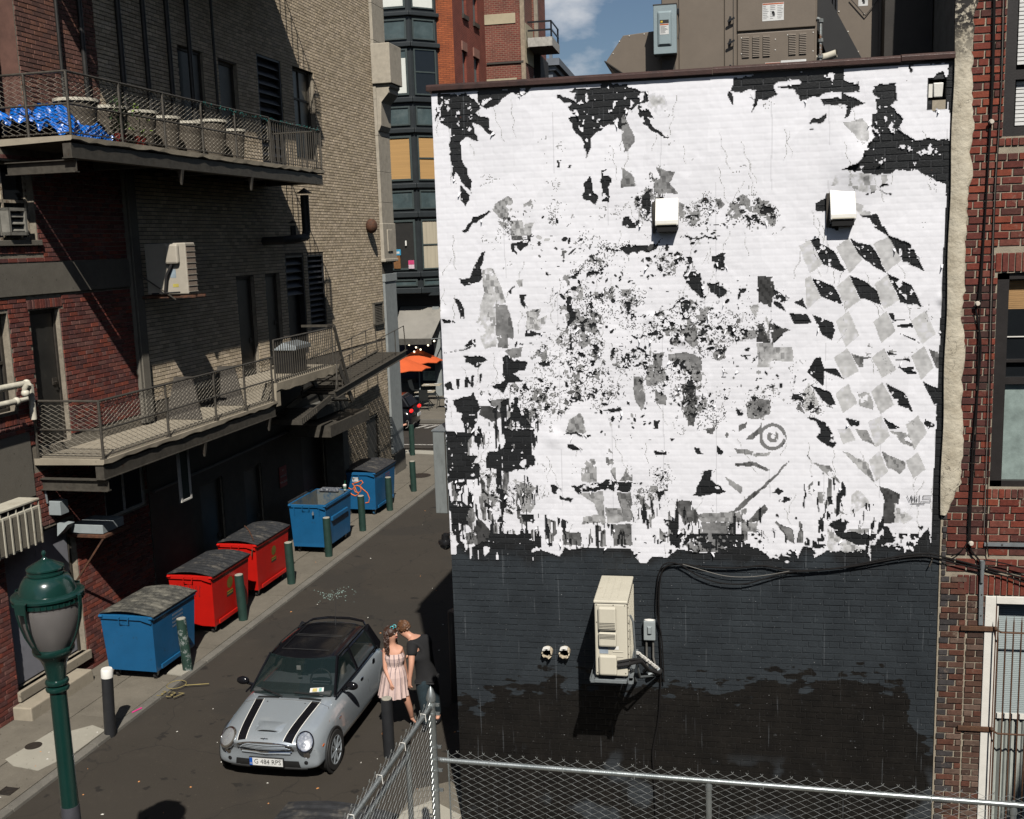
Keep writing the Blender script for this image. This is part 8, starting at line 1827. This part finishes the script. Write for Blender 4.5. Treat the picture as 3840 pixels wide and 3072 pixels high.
def head_parts(par,c,f,up,r_,hairm,long=False,short=True):
 """face details and hair round a head centred c looking along f"""
 f=f.normalized();s_=up.cross(f).normalized();up=f.cross(s_).normalized();W_=lambda a,b_,d:c+s_*a+f*b_+up*d
 fa=empty('face',(0,0,0));fa.parent=par
 b=MB();b.add([W_(-.013,r_*.93,.0),W_(.013,r_*.93,.0),W_(0,r_*1.02,.035),W_(0,r_*1.24,-.012),W_(-.017,r_*.95,-.022),W_(.017,r_*.95,-.022)],[(0,3,2),(1,2,3),(0,4,3),(1,3,5),(4,5,3)]);b.build('nose',M_skin,fa,True)
 for sg_ in(-1,1):
  b=MB();b.sphere(W_(sg_*.032,r_*.90,.022),.0115,10,6);b.build('eye',mat('eye_white',(.35,.28,.25),.3)if sg_<0 else bpy.data.materials['eye_white'],fa);b=MB();b.tube([W_(sg_*.016,r_*.99,.043),W_(sg_*.034,r_*.97,.048),W_(sg_*.05,r_*.86,.041)],.004,5);b.build('eyebrow',hairm,fa)
  b=MB();b.sphere(W_(sg_*r_*.83,-.005,-.002),.030,10,8,(.45,.6,1));b.build('ear',M_skin,fa,True)
 b=MB();b.tube([W_(-.024,r_*.93,-.047),W_(0,r_*1.02,-.045),W_(.024,r_*.93,-.047)],[.004,.008,.004],6);b.build('lips',mat('lips',(.42,.12,.10),.5),fa)
 return W_
# woman
YWo=14.95
wo=empty('person',(0,0,0),0,'woman in a pale striped strapless sundress kissing the man, turquoise sunglasses in her hair','person')
up=Vector((0,0,1));hc=K(148,186,YWo)
fW=Vector((.93,-.30,.10))
J=[];E_=[]
def add(p,r_,par=None):J.append((Vector(p),r_));i=len(J)-1;(E_.append((par,i))if par is not None else None);return i
pel=add(K(165,470,YWo),(.145,.115));waist=add(K(168,405,YWo),(.108,.088),pel);rib=add(K(168,345,YWo),(.125,.10),waist);chest=add(K(162,300,YWo),(.125,.082),rib);nk=add(K(155,262,YWo),.052,chest);nk2=add(K(152,236,YWo),.050,nk)
hd=add(K(152,208,YWo),(.074,.080),nk2);hd2=add(K(146,180,YWo),(.084,.092),hd);hd3=add(K(143,155,YWo),(.060,.068),hd2)
# arms
sl=add(K(100,300,YWo-.02),.050,chest);el_=add(K(103,430,YWo-.10),.038,sl);wr=add(K(138,520,YWo-.17),.026,el_);pa_=add(K(147,548,YWo-.18),(.034,.018),wr)
for(dx,dy,l)in((-10,18,1),(-3,24,1),(4,25,1),(11,21,1)):a=add(K(146+dx,548+dy,YWo-.18),.0085,pa_);add(K(148+dx*1.15,560+dy,YWo-.175),.0075,a)
a=add(K(160,556,YWo-.19),.010,pa_);add(K(166,566,YWo-.19),.0085,a)
sr=add(K(214,290,YWo+.04),.048,chest);er=add(K(238,400,YWo+.12),.036,sr);wr2=add(K(255,470,YWo+.18),.025,er);p2_=add(K(258,492,YWo+.18),(.032,.018),wr2)
for q in range(4):add(K(252+q*5,512,YWo+.18),.008,p2_)
# legs
hl_=add(K(135,520,YWo-.02),.098,pel);kl=add(K(125,680,YWo-.05),.058,hl_);cl_=add(K(112,745,YWo-.01),.050,kl);al=add(K(104,830,YWo+.02),.030,cl_);tl=add(K(101,862,YWo-.10),(.032,.018),al)
hr_=add(K(205,520,YWo+.02),.100,pel);kr=add(K(258,655,YWo+.04),.060,hr_);cr_=add(K(278,715,YWo+.10),.052,kr);ar=add(K(292,782,YWo+.18),.030,cr_);tr_=add(K(315,806,YWo+.05),(.032,.018),ar)
skin_body('body',J,E_,M_skin,wo)
W_=head_parts(wo,hc,fW,up,.088,M_hair)
# curly hair: many thin coils down the back
b=MB();rr=random.Random(4)
for k in range(150):
 a0=rr.uniform(-1.6,1.6)+math.pi;h0=rr.uniform(.0,.115);p=[W_(math.sin(a0)*.09*(1-h0*2),math.cos(a0)*.085,h0)]
 L_=rr.uniform(.18,.40);n=9;ph=rr.uniform(0,6)
 for q in range(1,n):f=q/n;p.append(W_(math.sin(a0)*(.095+.03*f)+.014*math.sin(ph+q*1.9),math.cos(a0)*(.095+.02*f)-.015*f+.014*math.cos(ph+q*1.9),h0-L_*f))
 b.tube(p,[.013-.006*i/n for i in range(len(p))],5)
b.build('curly_hair',M_hair,wo,True)
b=MB();b.sphere(W_(0,-.015,.035),.098,18,12,(1,1,.95));b.build('hair_cap',M_hair,wo,True)
sg2=empty('sunglasses',(0,0,0));sg2.parent=wo;M_turq=mat('turquoise',(.05,.5,.55),.4,bump=0)
for s__ in(-1,1):b=MB();c=W_(s__*.035,.045,.115);b.tube([c+Vector((.026*math.cos(t_*.63),.01,.022*math.sin(t_*.63)))for t_ in range(11)],.005,5);b.build('lens_rim',M_turq,sg2)
# dress: bodice and flared, pleated skirt with stripes
M_dress,nt_,b_=node_mat('striped_dress');tcn=nt_.nodes.new('ShaderNodeAttribute');tcn.attribute_name='bc';nt_.links.new(tcn.outputs['Color'],b_.inputs['Base Color']);b_.inputs['Roughness'].default_value=.85
def ringbody(rings,name,m,parent,stripes=True,n=64,pleat=0,skip=7):
 b=MB();
 for i in range(len(rings)-1):
  for k in range(n):
   q=[]
   for(ii,kk)in((i,k),(i,k+1),(i+1,k+1),(i+1,k)):
    c,rx_,ry_=rings[ii];an=2*math.pi*kk/n;pl_=1+pleat*(ii/len(rings))*math.sin(an*15+ii*.3);q.append(tuple(c+Vector((rx_*math.cos(an)*pl_,ry_*math.sin(an)*pl_,0))))
   b.cur=((.20,.15,.17)if(k%skip==0 and stripes)else(.66,.49,.44));b.quad(*q)
 return b.build(name,m,parent,True)
cs=[(K(164,312,YWo),.140,.115),(K(166,340,YWo),.165,.140),(K(167,365,YWo),.160,.135),(K(168,390,YWo),.140,.120),(K(168,412,YWo),.134,.116)]
bod=ringbody(cs,'bodice',M_dress,wo,skip=5)
sk=[(K(168,400,YWo),.136,.118),(K(167,430,YWo),.168,.145),(K(166,470,YWo),.192,.168),(K(164,520,YWo),.205,.175),(K(163,570,YWo),.222,.195),(K(162,612,YWo),.236,.21)]
ringbody(sk,'skirt',M_dress,wo,pleat=.07,n=120,skip=8)
for k in range(12):b=MB();c=K(200-k*2.6,335+k*11,YWo-.13-.004*k);b.sphere(c,.0055,6,4);b.build('button',mat('dress_button',(.30,.2,.2),.5)if k==0 else bpy.data.materials['dress_button'],wo)
for(x,y,Y)in((101,866,YWo-.06),(313,812,YWo+.10)):b=MB();c=K(x,y,Y);c.z=max(c.z,.02);b.sphere((c.x,c.y,.018),.10,14,6,(.42,1.15,.16));b.build('sandal',mat('tan_sandal',(.35,.16,.07),.7),wo,True)
b=MB();c=K(292,772,YWo+.155);b.sphere(c,.012,6,5,(.8,.5,1.3));b.sphere(c+Vector((-.01,0,-.035)),.012,6,5,(.8,.5,1.3));b.build('ankle_tattoo',M_ink,wo)
# man
YMa=15.15
ma=empty('person',(0,0,0),0,'man in a black T-shirt and dark jeans leaning down to kiss the woman','person')
J=[];E_=[]
pel=add(K(398,500,YMa),(.155,.13));wa=add(K(392,430,YMa),(.155,.125),pel);ch=add(K(368,330,YMa),(.185,.14),wa);sh=add(K(330,245,YMa),(.165,.12),ch);n1_=add(K(285,205,YMa),.066,sh);n2_=add(K(262,190,YMa),.062,n1_)
h1=add(K(236,172,YMa),(.082,.078),n2_);h2_=add(K(226,142,YMa),(.090,.094),h1);h3=add(K(222,116,YMa),(.060,.066),h2_)
s1=add(K(292,258,YMa-.12),.066,sh);e1=add(K(288,400,YMa-.24),.047,s1);w1_=add(K(276,505,YMa-.26),.031,e1);pm_=add(K(272,540,YMa-.26),(.040,.022),w1_)
for(dx,dy)in((-9,22),(-2,27),(5,28),(12,24)):a=add(K(272+dx,540+dy*.7,YMa-.26),.0105,pm_);add(K(276+dx*1.1,540+dy,YMa-.25),.009,a)
a=add(K(284,552,YMa-.27),.011,pm_);add(K(296,562,YMa-.27),.009,a)
s2=add(K(385,225,YMa+.12),.062,sh);e2=add(K(340,330,YMa+.22),.045,s2);w2_=add(K(285,350,YMa+.22),.030,e2);p3_=add(K(262,345,YMa+.2),(.038,.022),w2_)
for q in range(4):add(K(250,335+q*6,YMa+.19),.009,p3_)
l1=add(K(370,540,YMa-.09),.115,pel);k1=add(K(385,690,YMa-.06),.072,l1);a1=add(K(395,830,YMa),.045,k1);f1_=add(K(378,852,YMa-.14),(.042,.03),a1)
l2=add(K(425,540,YMa+.08),.115,pel);k2=add(K(452,670,YMa+.14),.072,l2);a2=add(K(478,755,YMa+.28),.045,k2);f2_=add(K(470,782,YMa+.12),(.042,.03),a2)
skin_body('body',J,E_,M_skin,ma)
fM=Vector((-.95,-.22,-.12));W2=head_parts(ma,K(226,148,YMa),fM,up,.092,M_hair2)
b=MB();rr=random.Random(8)
for k in range(260):
 th=rr.uniform(-2.3,2.3)+math.pi;ph=rr.uniform(.0,1.25);r_=.098;base=W2(r_*math.sin(th)*math.cos(ph),r_*math.cos(th)*math.cos(ph)-.008,r_*math.sin(ph)+.015)
 tip=W2(r_*1.16*math.sin(th+.15)*math.cos(ph-.25),r_*1.2*math.cos(th+.1)*math.cos(ph-.25)-.008,r_*1.2*math.sin(ph-.22)+.02);b.tube([base,base.lerp(tip,.5)+(base-W2(0,0,0))*.06,tip],[.012,.011,.004],4)
b.sphere(W2(0,-.014,.030),.100,16,10,(1,1,.93));b.build('short_hair',M_hair2,ma,True)
# clothes are inflated copies of the limbs they cover
def cloth(name,idx,m,par,grow,J0,E0,ends=None,root=0):
 mp_={i:k for k,i in enumerate(idx)};Jn=[(J0[i][0]if not(ends and i in ends)else ends[i],tuple(r_+grow for r_ in(J0[i][1]if isinstance(J0[i][1],tuple)else(J0[i][1],)*2)))for i in idx]
 return skin_body(name,Jn,[(mp_[a],mp_[c])for a,c in E0 if a in mp_ and c in mp_],m,par,root)
M_tee=mat('black_tee',(.012,.012,.013),.9,var=.15,bump=.1);M_jean=mat('dark_jeans',(.020,.036,.045),.9,var=.35,scale=14,bump=.15)
iw=[wa,ch,sh,s1,e1,s2,e2]
cloth('t_shirt',[pel,wa,ch,sh,n1_,s1,e1,s2,e2],M_tee,ma,.034,J,E_,{e1:J[s1][0].lerp(J[e1][0],.62),e2:J[s2][0].lerp(J[e2][0],.6),n1_:J[sh][0].lerp(J[n1_][0],.25),pel:J[wa][0].lerp(J[pel][0],.85)},1)
cloth('jeans',[pel,wa,l1,k1,a1,l2,k2,a2],M_jean,ma,.020,J,E_,{wa:J[pel][0].lerp(J[wa][0],.8)})
for(i,j_)in((a1,f1_),(a2,f2_)):p=J[i][0].lerp(J[j_][0],.5);b=MB();b.sphere((p.x,p.y,.045),.14,16,8,(.40,1.0,.36));b.build('shoe',M_blkpl,ma,True)
# passer-by behind the corner, only hands with a phone in view
pb_=atZ(1496,1716,.05);ps=empty('person',(0,0,0),0,'person in black hidden behind the corner pillar, hands holding a phone with white earphone wire','person')
def L_(x,y,z):return Vector((pb_.x+x,pb_.y+y,.05+z))
J=[];E_=[]
pel=add(L_(0,0,.95),(.15,.12));ch=add(L_(0,0,1.3),(.17,.12),pel);nk=add(L_(0,0,1.48),.05,ch);hd=add(L_(.02,0,1.62),(.08,.09),nk);add(L_(.02,0,1.7),(.06,.07),hd)
for s_ in(-1,1):
 a=add(L_(0,.17*s_,1.38),.05,ch);c=add(L_(.08,.2*s_,1.12),.04,a);d2=add(L_(.27,.07*s_,1.18),.03,c);h_=add(L_(.32,.05*s_,1.2),(.035,.02),d2)
 for q in range(4):add(L_(.35,.045*s_,1.17+q*.022),.009,h_)
 l=add(L_(0,.09*s_,.8),.08,pel);kn=add(L_(.04,.1*s_,.48),.06,l);an=add(L_(0,.1*s_,.08),.04,kn);add(L_(.12,.1*s_,.03),(.04,.025),an)
skin_body('body',J,E_,M_skin,ps)
cloth('black_dress',[0,1,2],M_tee,ps,.03,J,E_,{2:J[1][0].lerp(J[2][0],.3)})
b=MB();b.sphere(L_(-.01,0,1.66),.10,14,10);b.build('hair',M_hair,ps,True);b=MB();b.box(*(lambda c:(c.x+.01,c.x+.02,c.y-.04,c.y+.04,c.z-.02,c.z+.11))(L_(.33,0,1.2)));b.build('phone',M_blkpl,ps);b=MB();b.tube([L_(.33,0,1.3),L_(.38,0,1.34),L_(.42,0,1.25),L_(.38,0,1.1),L_(.3,0,1.05)],.004,5);b.build('earphone_wire',M_white,ps)
# THINGS ON AND UNDER THE BALCONIES, LITTER
def TE(name,t,s_,z,lab,cat,grp=None,extra_rz=0):return empty(name,tuple(A(t,s_,z)),-BETA+extra_rz,lab,cat,grp)
M_pot=mat('brown_planter',(.10,.083,.062),.8,var=.2);M_rimp=mat('pale_planter_rim',(.58,.54,.44),.7);M_soil=mat('soil',(.03,.022,.015),.95)
wh=['behind the blue tarpaulin','right of the tarpaulin','third from the near end','fourth from the near end','fifth from the near end','before the open dark doorway','farthest along the row']
for k,(s_,h,r_)in enumerate(((16.15,.70,.36),(17.05,.68,.34),(17.98,.70,.33),(18.85,.69,.30),(19.70,.68,.30),(20.62,.80,.34),(21.55,.70,.27))):
 e_=TE('planter',-11.25,s_,Z2,'tall tapered brown planter with pale rim, '+wh[k],'planter','planters along the upper balcony')
 b=MB();b.lathe([(r_*.72,0),(r_*.95,h-.05)],24);b.build('pot',M_pot,e_,True);b=MB();b.lathe([(r_*.95,h-.055),(r_*1.03,h-.05),(r_*1.03,h),(r_*.88,h),(r_*.88,h-.05)],24);b.build('rim',M_rimp,e_);b=MB();b.lathe([(r_*.88,h-.04),(.001,h-.03)],16);b.build('soil',M_soil,e_)
# crumpled tarpaulin: a folded sheet draped over a heap
tn=64;b=MB();vv=[];F1=np.abs(fbm((tn,tn),13,RNG,4,.6)-.5)*1.6+.2;F2=fbm((tn,tn),16,RNG,2)
for j in range(tn):
 for i in range(tn):
  u,v=i/(tn-1),j/(tn-1);hh=(.42*math.exp(-((u-.26)/.2)**2)+.46*math.exp(-((u-.72)/.17)**2))*(math.sin(math.pi*min(1,max(0,v))))**.6+.10*math.sin(math.pi*v)
  vv.append((-12.6+1.85*v+.06*(F2[j,i]-.5),15.16+1.35*u+.10*(F1[i,j]-.5),Z2+.02+max(0,hh*1.15*(.55+.9*F2[j,i])+(F1[j,i]-.45)*.50)))
b.add(vv,[(j*tn+i,j*tn+i+1,(j+1)*tn+i+1,(j+1)*tn+i)for j in range(tn-1)for i in range(tn-1)])
tp_=b.build('tarpaulin',mat('blue_tarp',(.006,.15,.62),.3,var=.25,scale=6,bump=.3,bscale=14),None);tp_.rotation_euler=(0,0,-BETA);tag(tp_,'crumpled bright blue tarpaulin heaped at the near end of the upper balcony','tarpaulin')
b=MB();b.box(TF-1.2,TF,14.9,15.72,Z2-.11,Z2-.001);b.build('floor_slab',M_conc,B2)
M_leaf=mat('dark_leaf',(.035,.07,.018),.6,var=.4);M_leaf2=mat('light_leaf',(.16,.24,.03),.6)
for(s_,m,lab,n,hh)in((16.75,M_leaf,'dark leafy potted plant beside the tarpaulin',160,.62),(17.35,M_leaf2,'thin pale green potted plant behind the balcony mesh',50,.55)):
 e_=TE('potted_plant',-10.86,s_,Z2,lab,'plant');b=MB();b.lathe([(.08,0),(.11,.18)],14);b.build('pot',mat('red_pot',(.28,.03,.02),.6),e_);b=MB()
 for k in range(n):
  c=Vector((random.gauss(0,.09),random.gauss(0,.09),.2+random.random()*hh));d1=Vector((random.uniform(-1,1),random.uniform(-1,1),random.uniform(-.4,.8))).normalized()*.045;d2=d1.cross(Vector((random.random(),random.random(),1))).normalized()*.02
  b.add([c-d1,c+d2,c+d1,c-d2],[(0,1,2,3)])
 b.build('foliage',m,e_,kind='stuff');b=MB();b.tube([(0,0,.1),(.02,0,.5),(0,.02,.2+hh)],.008,5);b.build('stem',M_leaf,e_)
# string of small lights along the rails
b=MB();M_str=mat('teal_wire',(.02,.12,.11),.5,bump=0);rr=random.Random(2);p=[]
for k in range(150):s_=19.3+5.6*k/149;p.append(A(TB-.05+rr.uniform(-.03,.03),s_,Z2+.95+rr.uniform(-.03,.03)))
b.tube(p,.006,4);[b.sphere(q+Vector((0,0,rr.uniform(-.05,.03))),.013,5,4)for q in p[::2]];tag(b.build('fairy_lights',M_str),'unlit string of teal fairy lights wound round the upper balcony rail','string lights')
# upright pipes on the shaded upper wall
for(px,py,r_)in((452,307,.055),(547,329,.05),(637,352,.05),(714,374,.05),(806,387,.03),(310,300,.045),(225,330,.03)):
 s_=F(px,py)[0];b=MB();b.tube([(TF+.07,s_,Z2+.05),(TF+.07,s_,15.6)],r_,10);b.build('riser_pipe',M_pipe_d,lb,True)
# outdoor unit on bracket
e_=TE('bracket_ac_unit',TF,18.55,6.66,'beige outdoor air-conditioning unit on a rusty bracket at the brick corner, half in shadow','air conditioner')
M_beige=mat('beige_enamel',(.42,.38,.31),.55,var=.08)
def ebox(par,name,m,x0,x1,y0,y1,z0_,z1_,bv=.008):b=MB();b.box(x0,x1,y0,y1,z0_,z1_);return b.build(name,m,par,bevel=bv)
ebox(e_,'casing',M_beige,.22,1.10,0,.36,.04,1.02,.02);ebox(e_,'service_cover',M_beige,.70,.98,-.10,0,.62,1.0,.04);ebox(e_,'rating_plate',mat('rating_plate',(.28,.34,.38),.5),.74,.86,-.004,0,.36,.52,0);ebox(e_,'yellow_label',mat('yellow_label',(.5,.42,.1),.5),.78,.9,-.004,0,.18,.24,0)
b=MB();b.box(1.10,1.106,.02,.34,.08,.98);b.build('coil',mat('tan_coil',(.28,.22,.17),.7,var=.4,scale=70),e_)
for k in range(9):ebox(e_,'grille_bar',M_beige,1.106,1.116,.01,.35,.08+k*.11,.092+k*.11,0)
for y in(-.02,.34):ebox(e_,'bracket',M_rust,0,1.25,y,y+.05,-.03,.02,.004)
b=MB();b.tube([(.82,-.05,.62),(.70,-.08,.4),(.64,-.06,.1)],.03,8);b.tube([(.35,-.06,.06),(.95,-.06,.08)],.018,6);b.build('hose',M_foam,e_,True);b=MB();b.bar((0,-.05,.5),(.85,-.05,-.06),.02,.02);b.build('stay',M_steel,e_)
# stove pipe with rain cap, rusty vent
e_=TE('stove_pipe',TF+.75,24.95,7.75,'black stove pipe with pointed rain cap rising beside the louvred openings','chimney pipe');M_blkp=mat('sooty_pipe',(.025,.024,.024),.6,.2)
b=MB();b.tube([(-.75,-.9,-.05),(-.2,-.9,-.05),(.0,-.55,-.02),(0,-.1,.02),(0,.0,.18),(0,0,1.05)],.105,14);b.build('pipe',M_blkp,e_,True);b=MB();b.lathe([(.20,1.09),(.001,1.23)],16);b.build('cap',M_blkp,e_);b=MB();b.lathe([(.07,.05),(.07,.3)],12,(-.15,-.45,0));b.lathe([(.13,.36),(.001,.44)],12,(-.15,-.45,0));b.build('side_vent',M_blkp,e_)
e_=TE('rusty_vent',TF+.02,31.1,8.1,'round rusty vent cowl on the sunlit tan brick wall','vent');b=MB();b.sphere((.12,0,0),.20,16,10,(.9,1,1.1));b.build('cowl',M_rust,e_,True)
# near corner: plastic pipes, window unit, box and floodlight
e_=TE('plastic_pipes',TF,14.9,5.1,'cream plastic waste pipes bending out of the brick wall by the lower balcony','pipe');M_pvc=mat('cream_pvc',(.62,.58,.47),.45,bump=0)
for(pts,r_)in(([(.15,-1.6,.36),(.15,-.35,.36),(.15,-.05,.36),(.15,.10,.30),(.15,.10,-.25)],.055),([(.22,-1.6,.12),(.22,-.35,.12),(.22,-.12,.12),(.22,-.12,.30),(.30,-.12,.38)],.05)):b=MB();b.tube(pts,r_,12);b.build('pipe',M_pvc,e_,True)
for c in((.15,.02,.36),(.22,-.35,.12),(.22,-.12,.22)):b=MB();b.sphere(c,.068,12,8);b.build('elbow',M_pvc,e_,True)
e_=TE('window_ac_unit',TF,13.5,2.88,'dirty white window air conditioner jutting from the brick wall at the left edge','air conditioner');M_dw=mat('dirty_white',(.50,.47,.38),.6,var=.15,dark=(.22,.18,.12),dmin=.5,dmax=.7)
ebox(e_,'casing',M_dw,0,.40,0,1.12,.0,.62,.012);b=MB();b.box(.401,.406,.04,1.08,.03,.58);b.build('coil',mat('dirty_coil',(.20,.18,.14),.7,var=.4,scale=90),e_)
for k in range(7):ebox(e_,'rib',M_dw,.406,.425,.03+k*.172,.055+k*.172,.0,.62,0)
ebox(e_,'hood',M_dw,.0,.40,0,1.12,.70,.74,.01);[ebox(e_,'hood_bar',M_dw,.36,.39,.02+k*.18,.035+k*.18,.62,.71,0)for k in range(7)]
e_=TE('wall_floodlight',TF,15.40,2.95,'grey junction box and small floodlight under the near end of the lower balcony','floodlight');ebox(e_,'box',M_gbox,.0,.24,-.08,.14,.18,.42);b=MB();b.tube([(.03,-.12,.4),(.03,-.14,.62),(.0,-.08,.7)],.018,8);b.build('conduit',M_galv,e_,True)
b=MB();b.hexa([(.1,-.05,-.2),(.24,-.05,-.08),(.24,.15,-.08),(.1,.15,-.2)],[(.1,-.02,.02),(.30,-.02,.0),(.30,.18,.0),(.1,.18,.02)]);b.build('lamp_head',M_gbox,e_)
e_=TE('rusty_shelf',TF,15.75,2.62,'rusty angle-iron shelf with a stay under the lower balcony','shelf');ebox(e_,'shelf',M_rust,0,.75,0,.72,0,.05,.004);ebox(e_,'tray',M_gbox,.05,.68,.05,.68,.06,.22);b=MB();b.bar((.7,.03,0),(0,.03,-.9),.03,.03);b.build('stay',M_rust,e_)
e_=TE('hanging_frame',-11.05,17.95,2.75,'open white screen frame hanging below the lower balcony','window');M_wf=bpy.data.materials['white_frame']
for y in(0,.34):ebox(e_,'stile',M_wf,0,.05,y,y+.05,0,1.15,.004)
ebox(e_,'rail',M_wf,0,.05,.0,.39,-.04,.0,.004);ebox(e_,'screen',mat('green_screen',(.02,.04,.035),.8),.02,.026,.05,.34,0,1.1,0)
e_=TE('warning_sign',TF+.03,24.2,1.55,'red and white notice on the dark painted wall between the dumpsters','sign');ebox(e_,'board',mat('dull_red',(.30,.02,.02),.6),0,.01,-.2,.2,0,.52,0)
for k,t__ in enumerate(('NO','PARKING','TOW ZONE')):text_mesh(t__,.075,lambda a,c,k=k:(.012,a,.42-.15*k+c),M_lab,'lettering',e_)
e_=TE('satellite_hood',-11.2,23.2,Z1+.95,'grey metal kitchen hood standing on the lower balcony behind its rail','hood');b=MB();b.hexa([(-.3,0,-.0),(.3,0,0),(.3,.9,0),(-.3,.9,0)],[(-.05,.1,.18),(.3,.1,.10),(.3,.9,.10),(-.05,.9,.18)]);b.build('cowl',M_galv,e_,bevel=.01);ebox(e_,'cabinet',M_blkpl,-.28,.2,.05,.85,-.56,-.01)
for(s_,a_)in((19.0,.4),(20.8,.3)):tg=TE('leaning_board',-11.3,s_,Z1+.01,'dark board leaning on the lower balcony, '+('nearer' if s_<20 else 'farther')+' one','board');b=MB();b.hexa([(-.55,0,0),(.25,0,0),(.25,.05,0),(-.55,.05,0)],[(-.6,.5,.8),(-.2,.5,.8),(-.2,.55,.8),(-.6,.55,.8)]);b.build('board',M_frame,tg)
# litter, chalk and broken glass
M_lit=mat('litter_white',(.6,.58,.52),.8,bump=0);M_but=mat('cigarette_orange',(.55,.24,.08),.8,bump=0)
b=MB();b2=MB();rr=random.Random(12)
for k in range(80):
 t_,s_=rr.uniform(-11.7,-4.4),rr.uniform(11.6,30)if rr.random()<.6 else rr.uniform(11.6,15);z=.056 if t_<-10.02 else .003;c=A(t_,s_,z);an=rr.random()*3.1;L_2=rr.uniform(.008,.022);d=Vector((math.cos(an),math.sin(an),0))*L_2;w=Vector((-d.y,d.x,0))*rr.uniform(.25,.8);(b if rr.random()<.55 else b2).add([c-d-w,c+d-w,c+d+w,c-d+w,c+Vector((0,0,.012))],[(0,1,4),(1,2,4),(2,3,4),(3,0,4)])
b.build('litter',M_lit,kind='stuff');tag(bpy.context.scene.objects['litter'],'scattered scraps of white litter on the road and pavement','litter');tag(b2.build('cigarette_ends',M_but,kind='stuff'),'scattered orange cigarette ends on the road','litter')
b=MB();g0=atZ(1248,2232);
for k in range(80):c=g0+Vector((rr.gauss(0,.2),rr.gauss(0,.22),.004));b.add([c,c+Vector((rr.uniform(.01,.03),.01,.004)),c+Vector((0,rr.uniform(.01,.03),.006))],[(0,1,2)])
tag(b.build('broken_glass',mat('glass_crumbs',(.35,.5,.45),.2,bump=0),kind='stuff'),'patch of pale green broken glass on the road behind the car','glass')
M_ych=mat('yellow_chalk',(.24,.19,.075),.9,bump=0);b=MB();b.tube([A(-10.75+.16*math.cos(k*.42),15.15+.18*math.sin(k*.42),.056)for k in range(16)],.008,4);b.tube([A(-10.58,15.15,.056),A(-10.2,15.3,.056)],.010,4);b.build('survey_mark',M_ych,sw)
text_mesh("3'37",.30,lambda a,c:tuple(AN*(-10.62+a*.9)+AL*(14.75+c)+Vector((0,0,.058))),M_ych,'survey_figures',sw)
b=MB();b.tube([A(-10.12,14.5,.06),A(-10.06,14.68,.062)],.014,6);tag(b.build('pink_lighter',mat('pink',(.7,.05,.25),.4,bump=0)),'pink lighter lying on the kerb','lighter')
